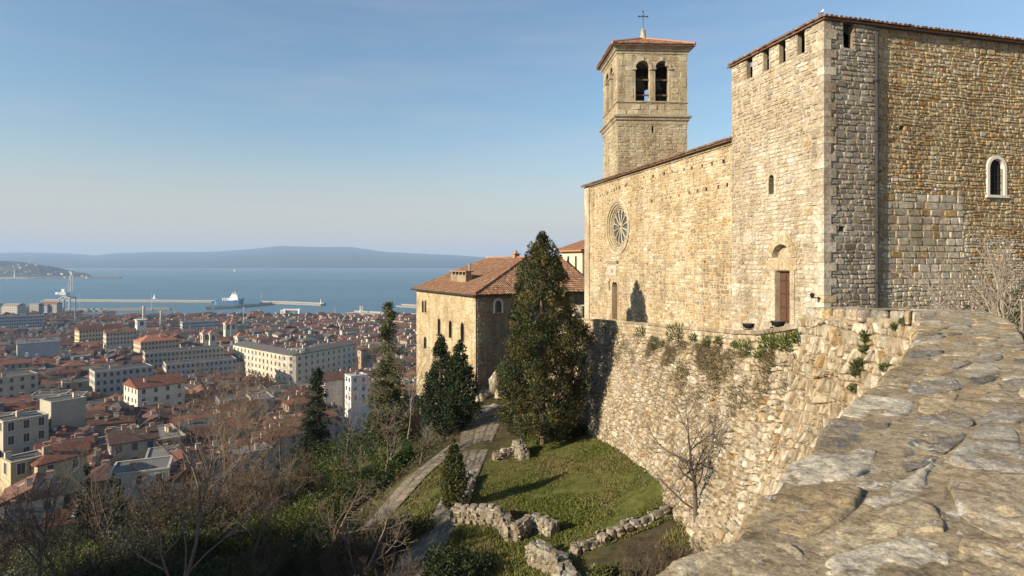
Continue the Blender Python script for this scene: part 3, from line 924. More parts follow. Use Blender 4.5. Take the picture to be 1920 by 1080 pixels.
def keep_col(u, v, r):
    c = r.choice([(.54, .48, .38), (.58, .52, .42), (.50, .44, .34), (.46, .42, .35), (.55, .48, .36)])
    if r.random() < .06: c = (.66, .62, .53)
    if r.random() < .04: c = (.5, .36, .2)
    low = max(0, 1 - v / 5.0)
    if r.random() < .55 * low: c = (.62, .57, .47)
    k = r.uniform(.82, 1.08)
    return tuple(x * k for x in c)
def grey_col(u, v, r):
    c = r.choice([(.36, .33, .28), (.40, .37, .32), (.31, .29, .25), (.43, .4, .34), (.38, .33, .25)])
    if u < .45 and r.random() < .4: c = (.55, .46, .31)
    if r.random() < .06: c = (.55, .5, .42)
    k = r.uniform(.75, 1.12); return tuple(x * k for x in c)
def side_col(u, v, r):
    if v < 7.4 - .16 * u + r.uniform(-.5, .5) and u > .55 and u < 5.2 + r.uniform(-.6, .6) or (v < 5.2 and r.random() < .75):
        c = r.choice([(.46, .42, .35), (.5, .46, .38), (.42, .38, .31), (.54, .5, .42)])
    else:
        c = r.choice([(.50, .40, .24), (.46, .365, .215), (.53, .435, .275), (.42, .355, .24), (.47, .395, .275), (.46, .335, .18)])
        if r.random() < .11 + .1 * (v < 9): c = r.choice([(.42, .25, .1), (.46, .29, .12), (.36, .2, .08)])
        if r.random() < .05: c = (.5, .45, .36)
    k = r.uniform(.82, 1.1); return tuple(x * k for x in c)
def nave_col(u, v, r):
    c = r.choice([(.56, .465, .31), (.59, .5, .35), (.53, .42, .26), (.55, .46, .32), (.62, .545, .405)])
    if r.random() < .07: c = r.choice([(.5, .34, .16), (.46, .3, .14)])
    if r.random() < .06: c = (.66, .6, .48)
    g = mnoise.noise(Vector((u * .35, v * .5, 2.0)))
    if (3.0 < v + 1.2 * g < 6.4 and g > -.12 and r.random() < .5) or r.random() < .06: c = r.choice([(.40, .345, .26), (.44, .38, .285), (.36, .31, .235)])
    k = r.uniform(.82, 1.08); return tuple(x * k for x in c)

rg = random.Random(31)
tower = empty("fortified_tower", K0 + [2.5, 4, ZB], "square stone tower with slot openings below its tiled eave, beside the nave", "tower")
# --- lit face
slots_l = [rect_px(TWL, 1400, 105, 1411, 147), rect_px(TWL, 1431, 92, 1442, 133), rect_px(TWL, 1461, 77, 1473, 118), rect_px(TWL, 1495, 59, 1509, 101)]
slots_l = [(a, b, c, TW_H) for a, b, c, d in slots_l]
slit = rect_px(TWL, 1442, 327, 1452, 364)
door_r = rect_px(TWL, 1454.5, 508, 1482, 606)
lun_c = TWL.at(1465.5, 483); lun_r = .62
lun = (lun_c[0] - lun_r, lun_c[1], lun_c[0] + lun_r, lun_c[1] + lun_r + .42)
holes = slots_l + [slit + (.5,), door_r + (.3,), lun + (.32,)]
slots_l = [h + (.22,) for h in slots_l]; holes = slots_l + holes[4:]
pl = backing(TWL, LT, TW_H, holes, tower, M_MORTAR, (.47, .41, .31), "tower_wall", .6)
def mk_mask(c, r):
    return lambda u, v: math.hypot(u - c[0], v - c[1]) > r or v < c[1]
m1 = mk_mask(lun_c, lun_r + .4)
sm = [slit, door_r, lun]
grow = [(a - .12, b, c + .12, d + .0) for a, b, c, d, _ in slots_l]
surr = [(door_r[0] - .3, door_r[1] - .1, door_r[2] + .3, door_r[3] + .5), (slit[0] - .14, slit[1] - .1, slit[2] + .14, slit[3] + .16), (lun[0] - .28, lun[1] - .2, lun[2] + .28, lun[1] + .2)]
st = lay(LT, TW_H, rg, (.13, .24), (.22, .62), .011, holes=[h[:4] for h in slots_l] + surr, mask=m1, color=keep_col, depth=(.012, .045))
build_masonry(st, TWL, pl, M_STONE, 180, 11, 2, .8)
# door surround: jambs, lintel, arch, tympanum
for (a, b) in ((door_r[0] - .3, door_r[0]), (door_r[2], door_r[2] + .3)):
    v = door_r[1] - .1
    while v < door_r[3] + .05:
        h = min(rg.uniform(.3, .55), door_r[3] + .05 - v + .02)
        k = rg.uniform(.9, 1.1)
        if h > .06: MB().frame_box(TWL.O, UL, NL, a + .006, b - .006, v + .006, v + h - .006, -.3, .045, (.56 * k, .49 * k, .37 * k)).build("jamb_stone", M_STONE, pl)
        v += h
MB().frame_box(TWL.O, UL, NL, door_r[0] - .42, door_r[2] + .42, door_r[3] + .04, door_r[3] + .5, -.3, .06, (.55, .45, .30)).build("lintel", M_STONE, pl)
mb = MB(); arch_fill(TWL, lun_c[0], lun_c[1], lun_r - .02, lun[3], lun_r + .02, -.3, .01, mb, (.52, .44, .3)); mb.build("arch_head", M_STONE, pl)
voussoirs(TWL, lun_c[0], lun_c[1], lun_r - .02, lun_r + .36, .05, pl, M_STONE, (.54, .45, .3), 9, rg)
MB().frame_box(TWL.O, UL, NL, lun[0] + .0, lun[2], lun[1], lun[3], -.36, -.30, (.5, .44, .33)).build("tympanum", M_STONE, pl)
# plank door with raised panels
dr = MB().frame_box(TWL.O, UL, NL, door_r[0], door_r[2], door_r[1], door_r[3], -.3, -.22, (.075, .036, .022)).build("door", M_WOOD, tower)
du, dv = door_r[2] - door_r[0], door_r[3] - door_r[1]
for (a, b) in ((.08, .47), (.53, .92)):
    for (c, d) in ((.05, .27), (.31, .53), (.57, .78), (.82, .95)):
        MB().frame_box(TWL.O, UL, NL, door_r[0] + du * a, door_r[0] + du * b, door_r[1] + dv * c, door_r[1] + dv * d, -.23, -.19, (.095, .046, .027)).build("door_panel", M_WOOD, dr)
MB().frame_box(TWL.O, UL, NL, door_r[0] - .25, door_r[2] + .25, door_r[1] - .16, door_r[1] - .003, -.4, .5, (.56, .52, .43)).build("door_step", M_STONE, tower)
MB().lathe(TWL(door_r[0] + .12, door_r[1] + 1.05, -.18), [(.03, -.03), (.035, 0), (.03, .03)], 8).build("handle", M_METAL, dr)
# slit window
mb = MB(); sc = (slit[0] + slit[2]) / 2; sr = (slit[2] - slit[0]) / 2
arch_fill(TWL, sc, slit[3] - sr - .02, sr - .01, slit[3] + .001, sr + .002, -.4, .01, mb, (.5, .42, .29)); mb.build("window_head", M_STONE, tower)
voussoirs(TWL, sc, slit[3] - sr - .02, sr, sr + .2, .035, tower, M_STONE, (.52, .44, .31), 5, rg)
MB().frame_box(TWL.O, UL, NL, slit[0] - .02, slit[2] + .02, slit[1] - .02, slit[3] + .02, -.52, -.45).build("pane", M_GLASS, tower)
for x0, x1 in ((slit[0] - .14, slit[0]), (slit[2], slit[2] + .14)):
    MB().frame_box(TWL.O, UL, NL, x0, x1, slit[1] - .08, slit[3] - sr - .02, -.35, .03, (.5, .44, .32)).build("jamb_stone", M_STONE, tower)
# --- shaded return and long side wall beyond the rain pipe
LRET = TWR.at(1641, 300)[0]
TWR_H = TW_H
slot_r = rect_px(TWR, 1581, 45, 1599, 91); slot_r = (slot_r[0], slot_r[1], slot_r[2], TWR_H)
put = rect_px(TWR, 1572, 424, 1584, 434)
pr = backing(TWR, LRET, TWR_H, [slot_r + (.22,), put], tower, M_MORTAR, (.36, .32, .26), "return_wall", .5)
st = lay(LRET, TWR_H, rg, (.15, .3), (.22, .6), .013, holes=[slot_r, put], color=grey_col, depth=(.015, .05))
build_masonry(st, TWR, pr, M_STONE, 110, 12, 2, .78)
MB().frame_box(TWR.O, UR, NR, slot_r[0] - .02, slot_r[2] + .12, slot_r[1] - .1, slot_r[1] - .003, -.3, .05, (.5, .46, .38)).build("slot_sill", M_STONE, pr)
# near-black panels behind the slots, painted in for the loft's shade
loft = MB()
for (w, h) in ((TWL, slots_l), (TWR, [slot_r])):
    for a, b, c, d in [q[:4] for q in h]:
        loft.frame_box(w.O, w.U, w.N, a - .5, c + .5, b - .5, d, -1.0, -.9, (.02, .017, .015))
loft.frame_box(TWL.O, UL, NL, .95, LT - .05, TW_H - 3.5, TW_H, -1.15, -1.05)
loft.frame_box(TWR.O, UR, NR, .95, LRET + 2.5, TW_H - 3.5, TW_H, -1.15, -1.05)
loft.build("loft_shade_panels", M_DARK, tower)
MB().frame_box(TWL.O, UL, NL, LT - .3, LT - .003, 0, TW_H, -8, -.03, (.46, .4, .3)).build("end_wall", M_MORTAR, tower)
# quoins at the tower corner
v = .1
i = 0
while v < TW_H - .3:
    h = rg.uniform(.28, .46); L, S = (.62, .3) if i % 2 else (.3, .55)
    k = rg.uniform(.85, 1.1); c = (.58 * k, .52 * k, .41 * k) if v < 6 or rg.random() < .3 else (.47 * k, .41 * k, .32 * k)
    if rg.random() < .12: c = (.52, .4, .24)
    mb = MB()
    hh = min(h, TW_H - .02 - v) - .012
    O = TWL.O + np.array([0, 0, v]); p = .055
    pts = [O + NL * p + NR * p, O + NL * p + UL * L, O - NL * .1 + UL * L, O - NL * .1 - NR * .1, O - NR * .1 + UR * S, O + NR * p + UR * S]
    pts = np.array(pts); up = pts + [0, 0, hh]
    mb.add(np.vstack([pts, up]), [[6, 7, 8, 9, 10, 11], [5, 4, 3, 2, 1, 0]] + [[j, (j + 1) % 6, 6 + (j + 1) % 6, 6 + j] for j in range(6)], c)
    mb.build("quoin", M_STONE, tower)
    v += h; i += 1

LSIDE = 19.0
SDW = Wall(TWR.O + UR * LRET - NR * .12, UR, NR)
side = empty("side_wall_building", SDW.O + UR * 8 - NR * 3, "long ochre rubble wall with one arched window, beside the stone tower", "building")
win_px = rect_px(SDW, 1853.5, 298, 1880.5, 366)
wc = (win_px[0] + win_px[2]) / 2; wr = (win_px[2] - win_px[0]) / 2
hs = [rect_px(SDW, 1686, 235, 1696, 244), rect_px(SDW, 1895, 500, 1903, 509)]
ps = backing(SDW, LSIDE, TW_H, [win_px + (.45,)] + hs, side, M_MORTAR, (.43, .35, .225), "rubble_wall", .4)
wh = (win_px[0] - .16, win_px[1] - .12, win_px[2] + .16, win_px[3] + .1)
dents = mnoise
def side_lay():
    out = []
    out += lay(LSIDE, TW_H, rg, (.12, .24), (.15, .42), .011, holes=[wh] + hs, mask=lambda u, v: not (.5 < u < 4.9 and 3.2 < v < 7.1), color=side_col, wav=.045, chip=.25, depth=(.015, .055), cut=(.15, .4))
    return out
build_masonry(side_lay(), SDW, ps, M_STONE, 240, 13, 2, .74, tilt=.5)
def pale_col(u, v, r):
    c = r.choice([(.5, .46, .38), (.46, .42, .34), (.55, .51, .43), (.48, .41, .31)]); 
    if r.random() < .07: c = (.4, .28, .13)
    k = r.uniform(.8, 1.1); return tuple(x * k for x in c)
st = [(p + [.5, 3.2], d, c) for p, d, c in lay(4.4, 3.9, rg, (.24, .36), (.3, .8), .009, color=pale_col, wav=.02, chip=.12, depth=(.015, .04), cut=(.06, .18))]
build_masonry(st, SDW, ps, M_STONE, 58, 14, 2, .82, mass="pale_ashlar_masonry")
# window of the side wall: white arched frame, dark pane, iron bars
wf = empty("window", (0, 0, 0)); wf.parent = side
mb = MB(); vs = win_px[3] - wr
arch_ring(SDW, wc, vs, wr - .004, wr + .15, -.4, .072, mb, (.68, .65, .58))
mb.frame_box(SDW.O, UR, NR, wc - wr - .15, wc - wr, win_px[1], vs, -.4, .07, (.68, .65, .58)); mb.frame_box(SDW.O, UR, NR, wc + wr, wc + wr + .15, win_px[1], vs, -.4, .07, (.68, .65, .58))
mb.build("frame", M_WHITE, wf)
MB().frame_box(SDW.O, UR, NR, wc - wr - .22, wc + wr + .22, win_px[1] - .12, win_px[1] - .003, -.3, .12).build("sill", M_WHITE, wf)
MB().frame_box(SDW.O, UR, NR, wc - wr, wc + wr, win_px[1], win_px[3], -.15, -.11).build("pane", M_DARK, wf)
for q in (-.5, 0, .5):
    MB().tube([SDW(wc + q * wr, win_px[1], -.06), SDW(wc + q * wr, vs + wr * .8, -.06)], .014, 5).build("bar", M_METAL, wf)
for q in (.25, .5, .75):
    vv = win_px[1] + (vs - win_px[1]) * q
    MB().tube([SDW(wc - wr, vv, -.06), SDW(wc + wr, vv, -.06)], .012, 5).build("bar", M_METAL, wf)
# rain pipe in the joint, with brackets
pp = SDW(.02, 0, .16)
pipe = MB().tube([SDW(.03, 0.2, .17), SDW(.02, TW_H - .15, .17)], .075, 8).build("rain_pipe", M_PIPE, side)
for v in np.arange(1.2, TW_H, 2.1):
    MB().frame_box(SDW.O, UR, NR, -.08, .13, v, v + .05, .02, .26).build("bracket", M_PIPE, pipe)
# solid body so that no light leaks through
mb = MB()
B = [K0 + UL * .3 + UR * .3, K0 + UL * (LT - .2) + UR * .3, K0 + UL * (LT - .2) + UR * 20, K0 + UL * .8 + UR * 20]
# (back walls only)
for a, b in ((B[1] + UR * 8, B[2]), (B[2], B[3])):
    mb.add([a + [0, 0, ZB], b + [0, 0, ZB], b + [0, 0, 9.5], a + [0, 0, 9.5]], [[0, 1, 2, 3]], (.35, .3, .22))
mb.build("back_wall", M_MORTAR, side)

def eave_roof(parent, O, U, N, u0, u1, z, depth, over, rise, rng, name="roof", hip0=0.0, hip1=0.0):
    """lean roof slab with barrel tiles: eave above the wall line O+U*u, rising inwards; hip0 / hip1: the tiled field is cut back at its ends"""
    inn = -np.asarray(N); S = inn * math.cos(rise) + np.array([0, 0, math.sin(rise)])
    Nn = np.asarray(N) * math.sin(rise) + np.array([0, 0, math.cos(rise)])
    E = np.asarray(O) * [1, 1, 0] + np.asarray(N) * over + [0, 0, z]
    a, b = E + U * u0, E + U * u1
    ln = (depth + over) / math.cos(rise)
    c, d = b + S * ln - U * hip1 * (depth + over), a + S * ln + U * hip0 * (depth + over)
    t = Nn * .07
    V = np.array([a, b, c, d, a - t, b - t, c - t, d - t])
    mb = MB().add(V, [[0, 1, 2, 3], [7, 6, 5, 4], [0, 4, 5, 1], [1, 5, 6, 2], [2, 6, 7, 3], [3, 7, 4, 0]], (.17, .1, .06))
    rf = mb.build(name, M_TILE, parent)
    tb = MB()
    k0, k1 = hip0 * math.cos(rise), hip1 * math.cos(rise)
    def span(x):
        m = ln
        if hip0: m = min(m, x / k0)
        if hip1: m = min(m, (u1 - u0 - x) / k1)
        return (-.04, min(m, 2.6))
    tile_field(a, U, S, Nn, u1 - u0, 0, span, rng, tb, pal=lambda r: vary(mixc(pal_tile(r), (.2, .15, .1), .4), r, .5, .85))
    tb.build("tiles", M_TILE, rf, kind="stuff")
    return rf
RISE = math.radians(17)
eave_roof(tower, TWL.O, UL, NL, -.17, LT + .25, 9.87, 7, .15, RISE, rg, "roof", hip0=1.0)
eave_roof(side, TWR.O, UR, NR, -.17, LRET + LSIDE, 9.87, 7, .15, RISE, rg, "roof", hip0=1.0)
# timber plate under the eave
MB().frame_box(TWL.O, UL, NL, -.1, LT + .1, TW_H - .04, TW_H + .05, -.3, .02, (.09, .06, .04)).build("wall_plate", M_WOOD, tower)
MB().frame_box(TWR.O, UR, NR, .05, LRET - .1, TW_H - .04, TW_H + .05, -.3, .02, (.09, .06, .04)).build("wall_plate", M_WOOD, tower)

# --- nave
NV0 = TWL.O + UL * LT - NL * .22 + [0, 0, -1.8]
NAVE_Z = 6.18
NV_H = NAVE_Z - NV0[2]
NVW = Wall(NV0, UL, NL)
LN = NVW.at(1100, 400)[0]
nave = empty("church_nave", NV0 + UL * 9 + UR * 4, "long ochre stone nave with a round rose window under a tiled eave", "church")
rose_c = NVW.at(1157.5, 425.5); RR = 1.93
pdoor = rect_px(NVW, 1148, 529, 1158.5, 600)
psl = rect_px(NVW, 1141, 527, 1144, 545)
putlog = []
for (x0, y0, x1, y1, n) in ((1186, 385.5, 1362, 347, 11), (1117, 369.5, 1190, 341, 12), (1205, 334, 1356, 303, 9)):
    for i in range(n):
        t = i / (n - 1); x, y = x0 + (x1 - x0) * t + rg.uniform(-3, 3), y0 + (y1 - y0) * t + rg.uniform(-1, 1)
        if rg.random() < .12: continue
        u, v = NVW.at(x, y); s = rg.uniform(.08, .115)
        if 0.2 < u < LN - .3: putlog.append((u - s, v - s, u + s, v + s, .07))
for i in range(26):
    u, v = rg.uniform(.5, LN - 1), rg.uniform(1.5, 7.5); s = rg.uniform(.05, .075)
    if math.hypot(u - rose_c[0], v - rose_c[1]) > RR + .4: putlog.append((u - s, v - s, u + s, v + s, .06))
sq = (rose_c[0] - RR, rose_c[1] - RR, rose_c[0] + RR, rose_c[1] + RR)
pn = backing(NVW, LN, NV_H, [sq + (.3,), pdoor + (.45,), psl + (.3,)] + putlog, nave, M_MORTAR, (.52, .43, .29), "nave_wall", .3)
plaque = rect_px(NVW, 1141, 498, 1157.5, 517)
door_s = (pdoor[0] - .16, pdoor[1], pdoor[2] + .16, pdoor[3] + .16)
st = lay(LN, NV_H, rg, (.13, .26), (.2, .6), .012, holes=[h[:4] for h in putlog] + [door_s, psl, plaque], mask=lambda u, v: math.hypot(u - rose_c[0], v - rose_c[1]) > RR + .1, color=nave_col, wav=.035, chip=.22, depth=(.012, .045), cut=(.15, .4))
build_masonry(st, NVW, pn, M_STONE, 285, 15, 2, .76)
# near-black sheet behind the holes: their shade put into its colour
mb = MB()
mb.frame_box(NV0, UL, NL, .1, LN - .1, .1, NV_H - .1, -.62, -.5); mb.build("wall_shade_sheet", M_DARK, nave)
# rose window
rw = empty("rose_window", (0, 0, 0)); rw.parent = nave
def ring(w, c, prof, mbx, col, n=48):
    """prof: closed profile of (radius, w)"""
    k = len(prof); V = []
    for i in range(n):
        a = 2 * math.pi * i / n
        for r, ww in prof: V.append(w(c[0] + r * math.cos(a), c[1] + r * math.sin(a), ww))
    fs = [[i * k + j, i * k + (j + 1) % k, ((i + 1) % n) * k + (j + 1) % k, ((i + 1) % n) * k + j] for i in range(n) for j in range(k)]
    mbx.add(np.array(V), fs, col)
for (ra, rb, w0, w1, c) in ((RR + .16, RR - .12, -.05, .10, (.50, .43, .30)), (RR - .13, RR - .30, -.2, .02, (.44, .37, .25)), (RR - .31, RR - .44, -.3, -.08, (.50, .43, .3)), (RR - .45, RR - .56, -.34, -.16, (.42, .36, .25))):
    mb = MB(); ring(NVW, rose_c, [(ra, w0), (ra, w1 - .03), ((ra + rb) / 2, w1), (rb, w1 - .05), (rb, w0)], mb, c); mb.build("moulding_ring", M_STONE, rw)
mb = MB()
for i in range(24):
    a0, a1 = 2 * math.pi * i / 24, 2 * math.pi * (i + 1) / 24
    q = []
    for a in (a0, a1):
        dx, dy = math.cos(a), math.sin(a); k = RR / max(abs(dx), abs(dy))
        q.append(((rose_c[0] + (RR - .02) * dx, rose_c[1] + (RR - .02) * dy), (rose_c[0] + k * dx, rose_c[1] + k * dy)))
    pts = [q[0][0], q[1][0], q[1][1], q[0][1]]
    mb.add(NVW([p[0] for p in pts], [p[1] for p in pts], [-.01] * 4), [[0, 1, 2, 3]], (.46, .37, .24))
mb.build("corner_infill", M_MORTAR, pn)
ri = RR - .56
mb = MB(); ring(NVW, rose_c, [(.27, -.32), (.27, -.2), (.15, -.18), (.15, -.32)], mb, (.5, .44, .32), 20); mb.build("hub", M_STONE, rw)
for i in range(12):
    a = 2 * math.pi * (i + .5) / 12
    p0 = NVW(rose_c[0] + .25 * math.cos(a), rose_c[1] + .25 * math.sin(a), -.26); p1 = NVW(rose_c[0] + (ri - .3) * math.cos(a), rose_c[1] + (ri - .3) * math.sin(a), -.26)
    MB().tube([p0, p1], [.045, .045], 6, (.54, .47, .34)).build("spoke", M_STONE, rw)
    am = 2 * math.pi * i / 12
    cc = (rose_c[0] + (ri - .34) * math.cos(am), rose_c[1] + (ri - .34) * math.sin(am)); r = (ri - .34) * math.sin(math.pi / 12) * .98
    pts = [NVW(cc[0] + r * math.cos(am + t), cc[1] + r * math.sin(am + t), -.26) for t in np.linspace(-1.75, 1.75, 9)]
    MB().tube(pts, .042, 5, (.54, .47, .34)).build("tracery_arch", M_STONE, rw)
    mb = MB(); cc = (rose_c[0] + (ri - .13) * math.cos(a), rose_c[1] + (ri - .13) * math.sin(a)); ring(NVW, cc, [(.13, -.3), (.13, -.23), (.085, -.23), (.085, -.3)], mb, (.5, .44, .32), 10); mb.build("roundel", M_STONE, rw)
V = [NVW(rose_c[0] + ri * 1.05 * math.cos(t), rose_c[1] + ri * 1.05 * math.sin(t), -.33) for t in np.linspace(0, 2 * math.pi, 40, endpoint=False)]
M_LEAD = mat_plain("leaded_glass", (.075, .08, .085), .35, .5)
MB().add(np.array(V), [list(range(40))]).build("pane", M_LEAD, rw)
# portal: jambs, arch head, door, slot, plaque with its cornice
pc = (pdoor[0] + pdoor[2]) / 2; prr = (pdoor[2] - pdoor[0]) / 2
mb = MB(); arch_fill(NVW, pc, pdoor[3] - prr * .8, prr * .99, pdoor[3] + .16, prr + .16, -.4, .03, mb, (.5, .42, .28))
for a, b in ((pdoor[0] - .16, pdoor[0]), (pdoor[2], pdoor[2] + .16)): mb.frame_box(NV0, UL, NL, a, b, pdoor[1], pdoor[3] - prr * .8, -.4, .03, (.5, .42, .28))
mb.build("portal_frame", M_STONE, nave)
MB().frame_box(NV0, UL, NL, pdoor[0], pdoor[2], pdoor[1], pdoor[3], -.42, -.36, (.16, .07, .045)).build("door", M_WOOD, nave)
MB().frame_box(NV0, UL, NL, plaque[0], plaque[2], plaque[1], plaque[3], -.05, .06, (.56, .51, .42)).build("plaque", M_STONE, nave)
mb = MB(); qc = ((plaque[0] + plaque[2]) / 2, (plaque[1] + plaque[3]) / 2)
ring(NVW, qc, [(.17, .05), (.17, .09), (.12, .09), (.12, .05)], mb, (.45, .4, .3), 14); mb.frame_box(NV0, UL, NL, qc[0] - .05, qc[0] + .05, qc[1] - .08, qc[1] + .08, .05, .1, (.4, .35, .27)); mb.build("crest", M_STONE, nave)
mb = MB()
for a, b, c in ((.30, 0, .28), (.22, -.09, .18), (.12, -.16, .1)): mb.frame_box(NV0, UL, NL, plaque[0] - a, plaque[2] + a, plaque[3] + .30 + b, plaque[3] + .385 + b, -.05, c, (.5, .45, .36))
mb.build("cornice", M_STONE, nave)
# facade pilaster at the far corner, west front returning behind it
MB().frame_box(NV0, UL, NL, LN - .75, LN + .25, 0, NV_H, -.5, .10, (.52, .45, .33)).build("pilaster", M_STONE, nave)
fw = NV0 + UL * (LN + .2)
MB().add([fw, fw + UR * 9, fw + UR * 9 + [0, 0, NV_H + 2.6], fw + [0, 0, NV_H]], [[0, 1, 2, 3]], (.5, .44, .33)).build("west_front", M_MORTAR, nave)
eave_roof(nave, NV0, UL, NL, -.1, LN + .45, NAVE_Z, 8, .3, math.radians(18), rg, "roof")
MB().frame_box(NV0, UL, NL, 0, LN + .3, NV_H - .2, NV_H - .03, -.2, .09, (.42, .35, .23)).build("eave_moulding", M_STONE, nave)

# ------------------------------------------------------------------ bell tower
def build_bell_tower():
    rg = random.Random(41)
    rot = math.radians(3.0); cs, sn = math.cos(rot), math.sin(rot)
    C0 = np.array([8.32, 48.0, 0.0])
    U1 = np.array([cs, sn, 0]); N1 = np.array([sn, -cs, 0])          # face towards us
    U2 = np.array([-sn, cs, 0]); N2 = np.array([-cs, -sn, 0])        # lit face
    W1 = 5.62; W2 = 5.4; zb = -5.5
    bt = empty("bell_tower", C0 + U1 * 2.8 + U2 * 2.7 + [0, 0, zb], "square stone bell tower with paired arched openings and an iron cross on top", "tower")
    def zpx(py, d=48.0): return (HY - py) / F * d
    z_str = zpx(214); z_top = zpx(92)
    fr = Wall(C0 + [0, 0, zb], U1, N1); lf = Wall(C0 + [0, 0, zb], U2, N2)
    bk = Wall(C0 + U2 * W2 + [0, 0, zb], U1, -N1); rt = Wall(C0 + U1 * W1 + [0, 0, zb], U2, -N2)
    H = z_top - zb
    a1 = rect_px(fr, 1191.5, 114, 1219, 189); a2 = rect_px(fr, 1228.5, 115, 1254.5, 190)
    a2 = (a2[0], a1[1], a2[2], a1[3])
    slit = rect_px(fr, 1222, 236, 1226, 249)
    w = a1[2] - a1[0]
    mid = W2 / 2
    ops2 = [(mid - .22 - w, a1[1], mid - .22, a1[3]), (mid + .22, a1[1], mid + .22 + w, a1[3])]
    colf = lambda u, v, r: vary(r.choice([(.50, .44, .32), (.46, .40, .29), (.53, .47, .35), (.44, .38, .26), (.5, .43, .27)]), r, .85, 1.1)
    th = .55
    for wall, W, ops, sl in ((fr, W1, [a1, a2], [slit]), (lf, W2, ops2, []), (bk, W1, [a1, a2], []), (rt, W2, ops2, [])):
        part = backing(wall, W, H, [o + (th,) for o in ops] + sl, bt, M_MORTAR, (.45, .39, .28), "wall", th)
        # inner skin
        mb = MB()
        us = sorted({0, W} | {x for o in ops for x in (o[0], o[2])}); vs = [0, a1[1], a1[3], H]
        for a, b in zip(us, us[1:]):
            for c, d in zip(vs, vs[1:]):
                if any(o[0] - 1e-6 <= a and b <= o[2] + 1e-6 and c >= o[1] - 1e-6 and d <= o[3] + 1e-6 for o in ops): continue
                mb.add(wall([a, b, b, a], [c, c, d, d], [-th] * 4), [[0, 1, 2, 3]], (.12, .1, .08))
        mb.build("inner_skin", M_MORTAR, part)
        for o in ops:
            uc = (o[0] + o[2]) / 2; r = (o[2] - o[0]) / 2
            mb = MB(); arch_fill(wall, uc, o[3] - r, r - .005, o[3] + .001, r + .001, -th + .01, -.002, mb, (.47, .41, .29)); mb.build("arch_head", M_STONE, part)
            if wall in (fr, lf):
                voussoirs(wall, uc, o[3] - r, r + .0, r + .17, .07, part, M_STONE, (.52, .46, .33), 9, rg)
                for s in (-1, 1):
                    x = uc + s * (r + .1)
                    MB().frame_box(wall.O, wall.U, wall.N, x - .16, x + .16, o[3] - r - .13, o[3] - r, -.3, .11, (.52, .46, .34)).build("impost", M_STONE, part)
                MB().frame_box(wall.O, wall.U, wall.N, uc - .07, uc + .07, o[3] + .0, o[3] + .3, -.1, .12, (.52, .46, .34)).build("keystone", M_STONE, part)
        if wall in (fr, lf):
            hs = [(o[0] - .16, o[1], o[2] + .16, o[3] - (o[2] - o[0]) / 2) for o in ops]
            def mk(u, v):
                for o in ops:
                    r = (o[2] - o[0]) / 2
                    if v > o[3] - r - .05 and math.hypot(u - (o[0] + o[2]) / 2, v - (o[3] - r)) < r + .2: return False
                return True
            vsplit = z_str - zb
            st = lay(W, vsplit, rg, (.16, .3), (.25, .7), .012, holes=sl, color=colf, depth=(.01, .035), mask=lambda u, v: v > 6.5)
            st += [(p + [0, vsplit], d, c) for p, d, c in lay(W, H - vsplit, rg, (.36, .5), (.5, 1.1), .008, holes=[(h[0], h[1] - vsplit, h[2], h[3] - vsplit) for h in hs], mask=lambda u, v: mk(u, v + vsplit), color=colf, wav=.004, chip=.05, depth=(.008, .02), cut=(.03, .08))]
            build_masonry(st, wall, part, M_STONE, 140 if wall is fr else 60, 16, 2, .88)
    def course(z0, prof, name):
        """square moulding round the tower; prof: (projection, z)"""
        mb = MB(); V = []
        for pr, z in prof:
            for (a, b) in ((-pr, -pr), (W1 + pr, -pr), (W1 + pr, W2 + pr), (-pr, W2 + pr)):
                V.append(C0 + U1 * a + U2 * b + [0, 0, z0 + z])
        n = len(prof)
        fs = [[j * 4 + i, j * 4 + (i + 1) % 4, (j + 1) * 4 + (i + 1) % 4, (j + 1) * 4 + i] for j in range(n - 1) for i in range(4)]
        fs += [[3, 2, 1, 0], [(n - 1) * 4 + i for i in range(4)]]
        return mb.add(np.array(V), fs, (.44, .385, .28)).build(name, M_STONE, bt)
    course(z_str - .75, [(-.3, -.05), (.04, -.05), (.06, .12), (.05, .2), (.16, .3), (.18, .42), (.3, .52), (.32, .64), (.06, .74), (-.3, .75)], "string_course")
    course(zpx(190) - .1, [(-.3, 0), (.05, 0), (.09, .06), (.05, .12), (-.3, .12)], "sill_course")
    course(z_top - .32, [(-.3, -.02), (.06, -.02), (.08, .14), (.2, .22), (.22, .34), (.36, .44), (.38, .58), (-.3, .6)], "cornice")
    # floor of the bell chamber and a closed lower shaft
    MB().add([C0 + U1 * a + U2 * b + [0, 0, a1[1] + zb - .02] for a, b in ((.4, .4), (W1 - .4, .4), (W1 - .4, W2 - .4), (.4, W2 - .4))], [[0, 1, 2, 3]], (.1, .08, .06)).build("chamber_floor", M_WOOD, bt)
    # hipped tile roof
    zr = z_top + .28; ov = .5
    cor = [C0 + U1 * a + U2 * b + [0, 0, zr] for a, b in ((-ov, -ov), (W1 + ov, -ov), (W1 + ov, W2 + ov), (-ov, W2 + ov))]
    ap = C0 + U1 * W1 / 2 + U2 * W2 / 2 + [0, 0, zr + 1.5]
    mb = MB(); mb.add(np.array(cor + [ap] + [c - [0, 0, .1] for c in cor]), [[0, 1, 4], [1, 2, 4], [2, 3, 4], [3, 0, 4], [0, 5, 6, 1], [1, 6, 7, 2], [2, 7, 8, 3], [3, 8, 5, 0], [8, 7, 6, 5]], (.2, .11, .07))
    rf = mb.build("roof", M_TILE, bt)
    tb = MB()
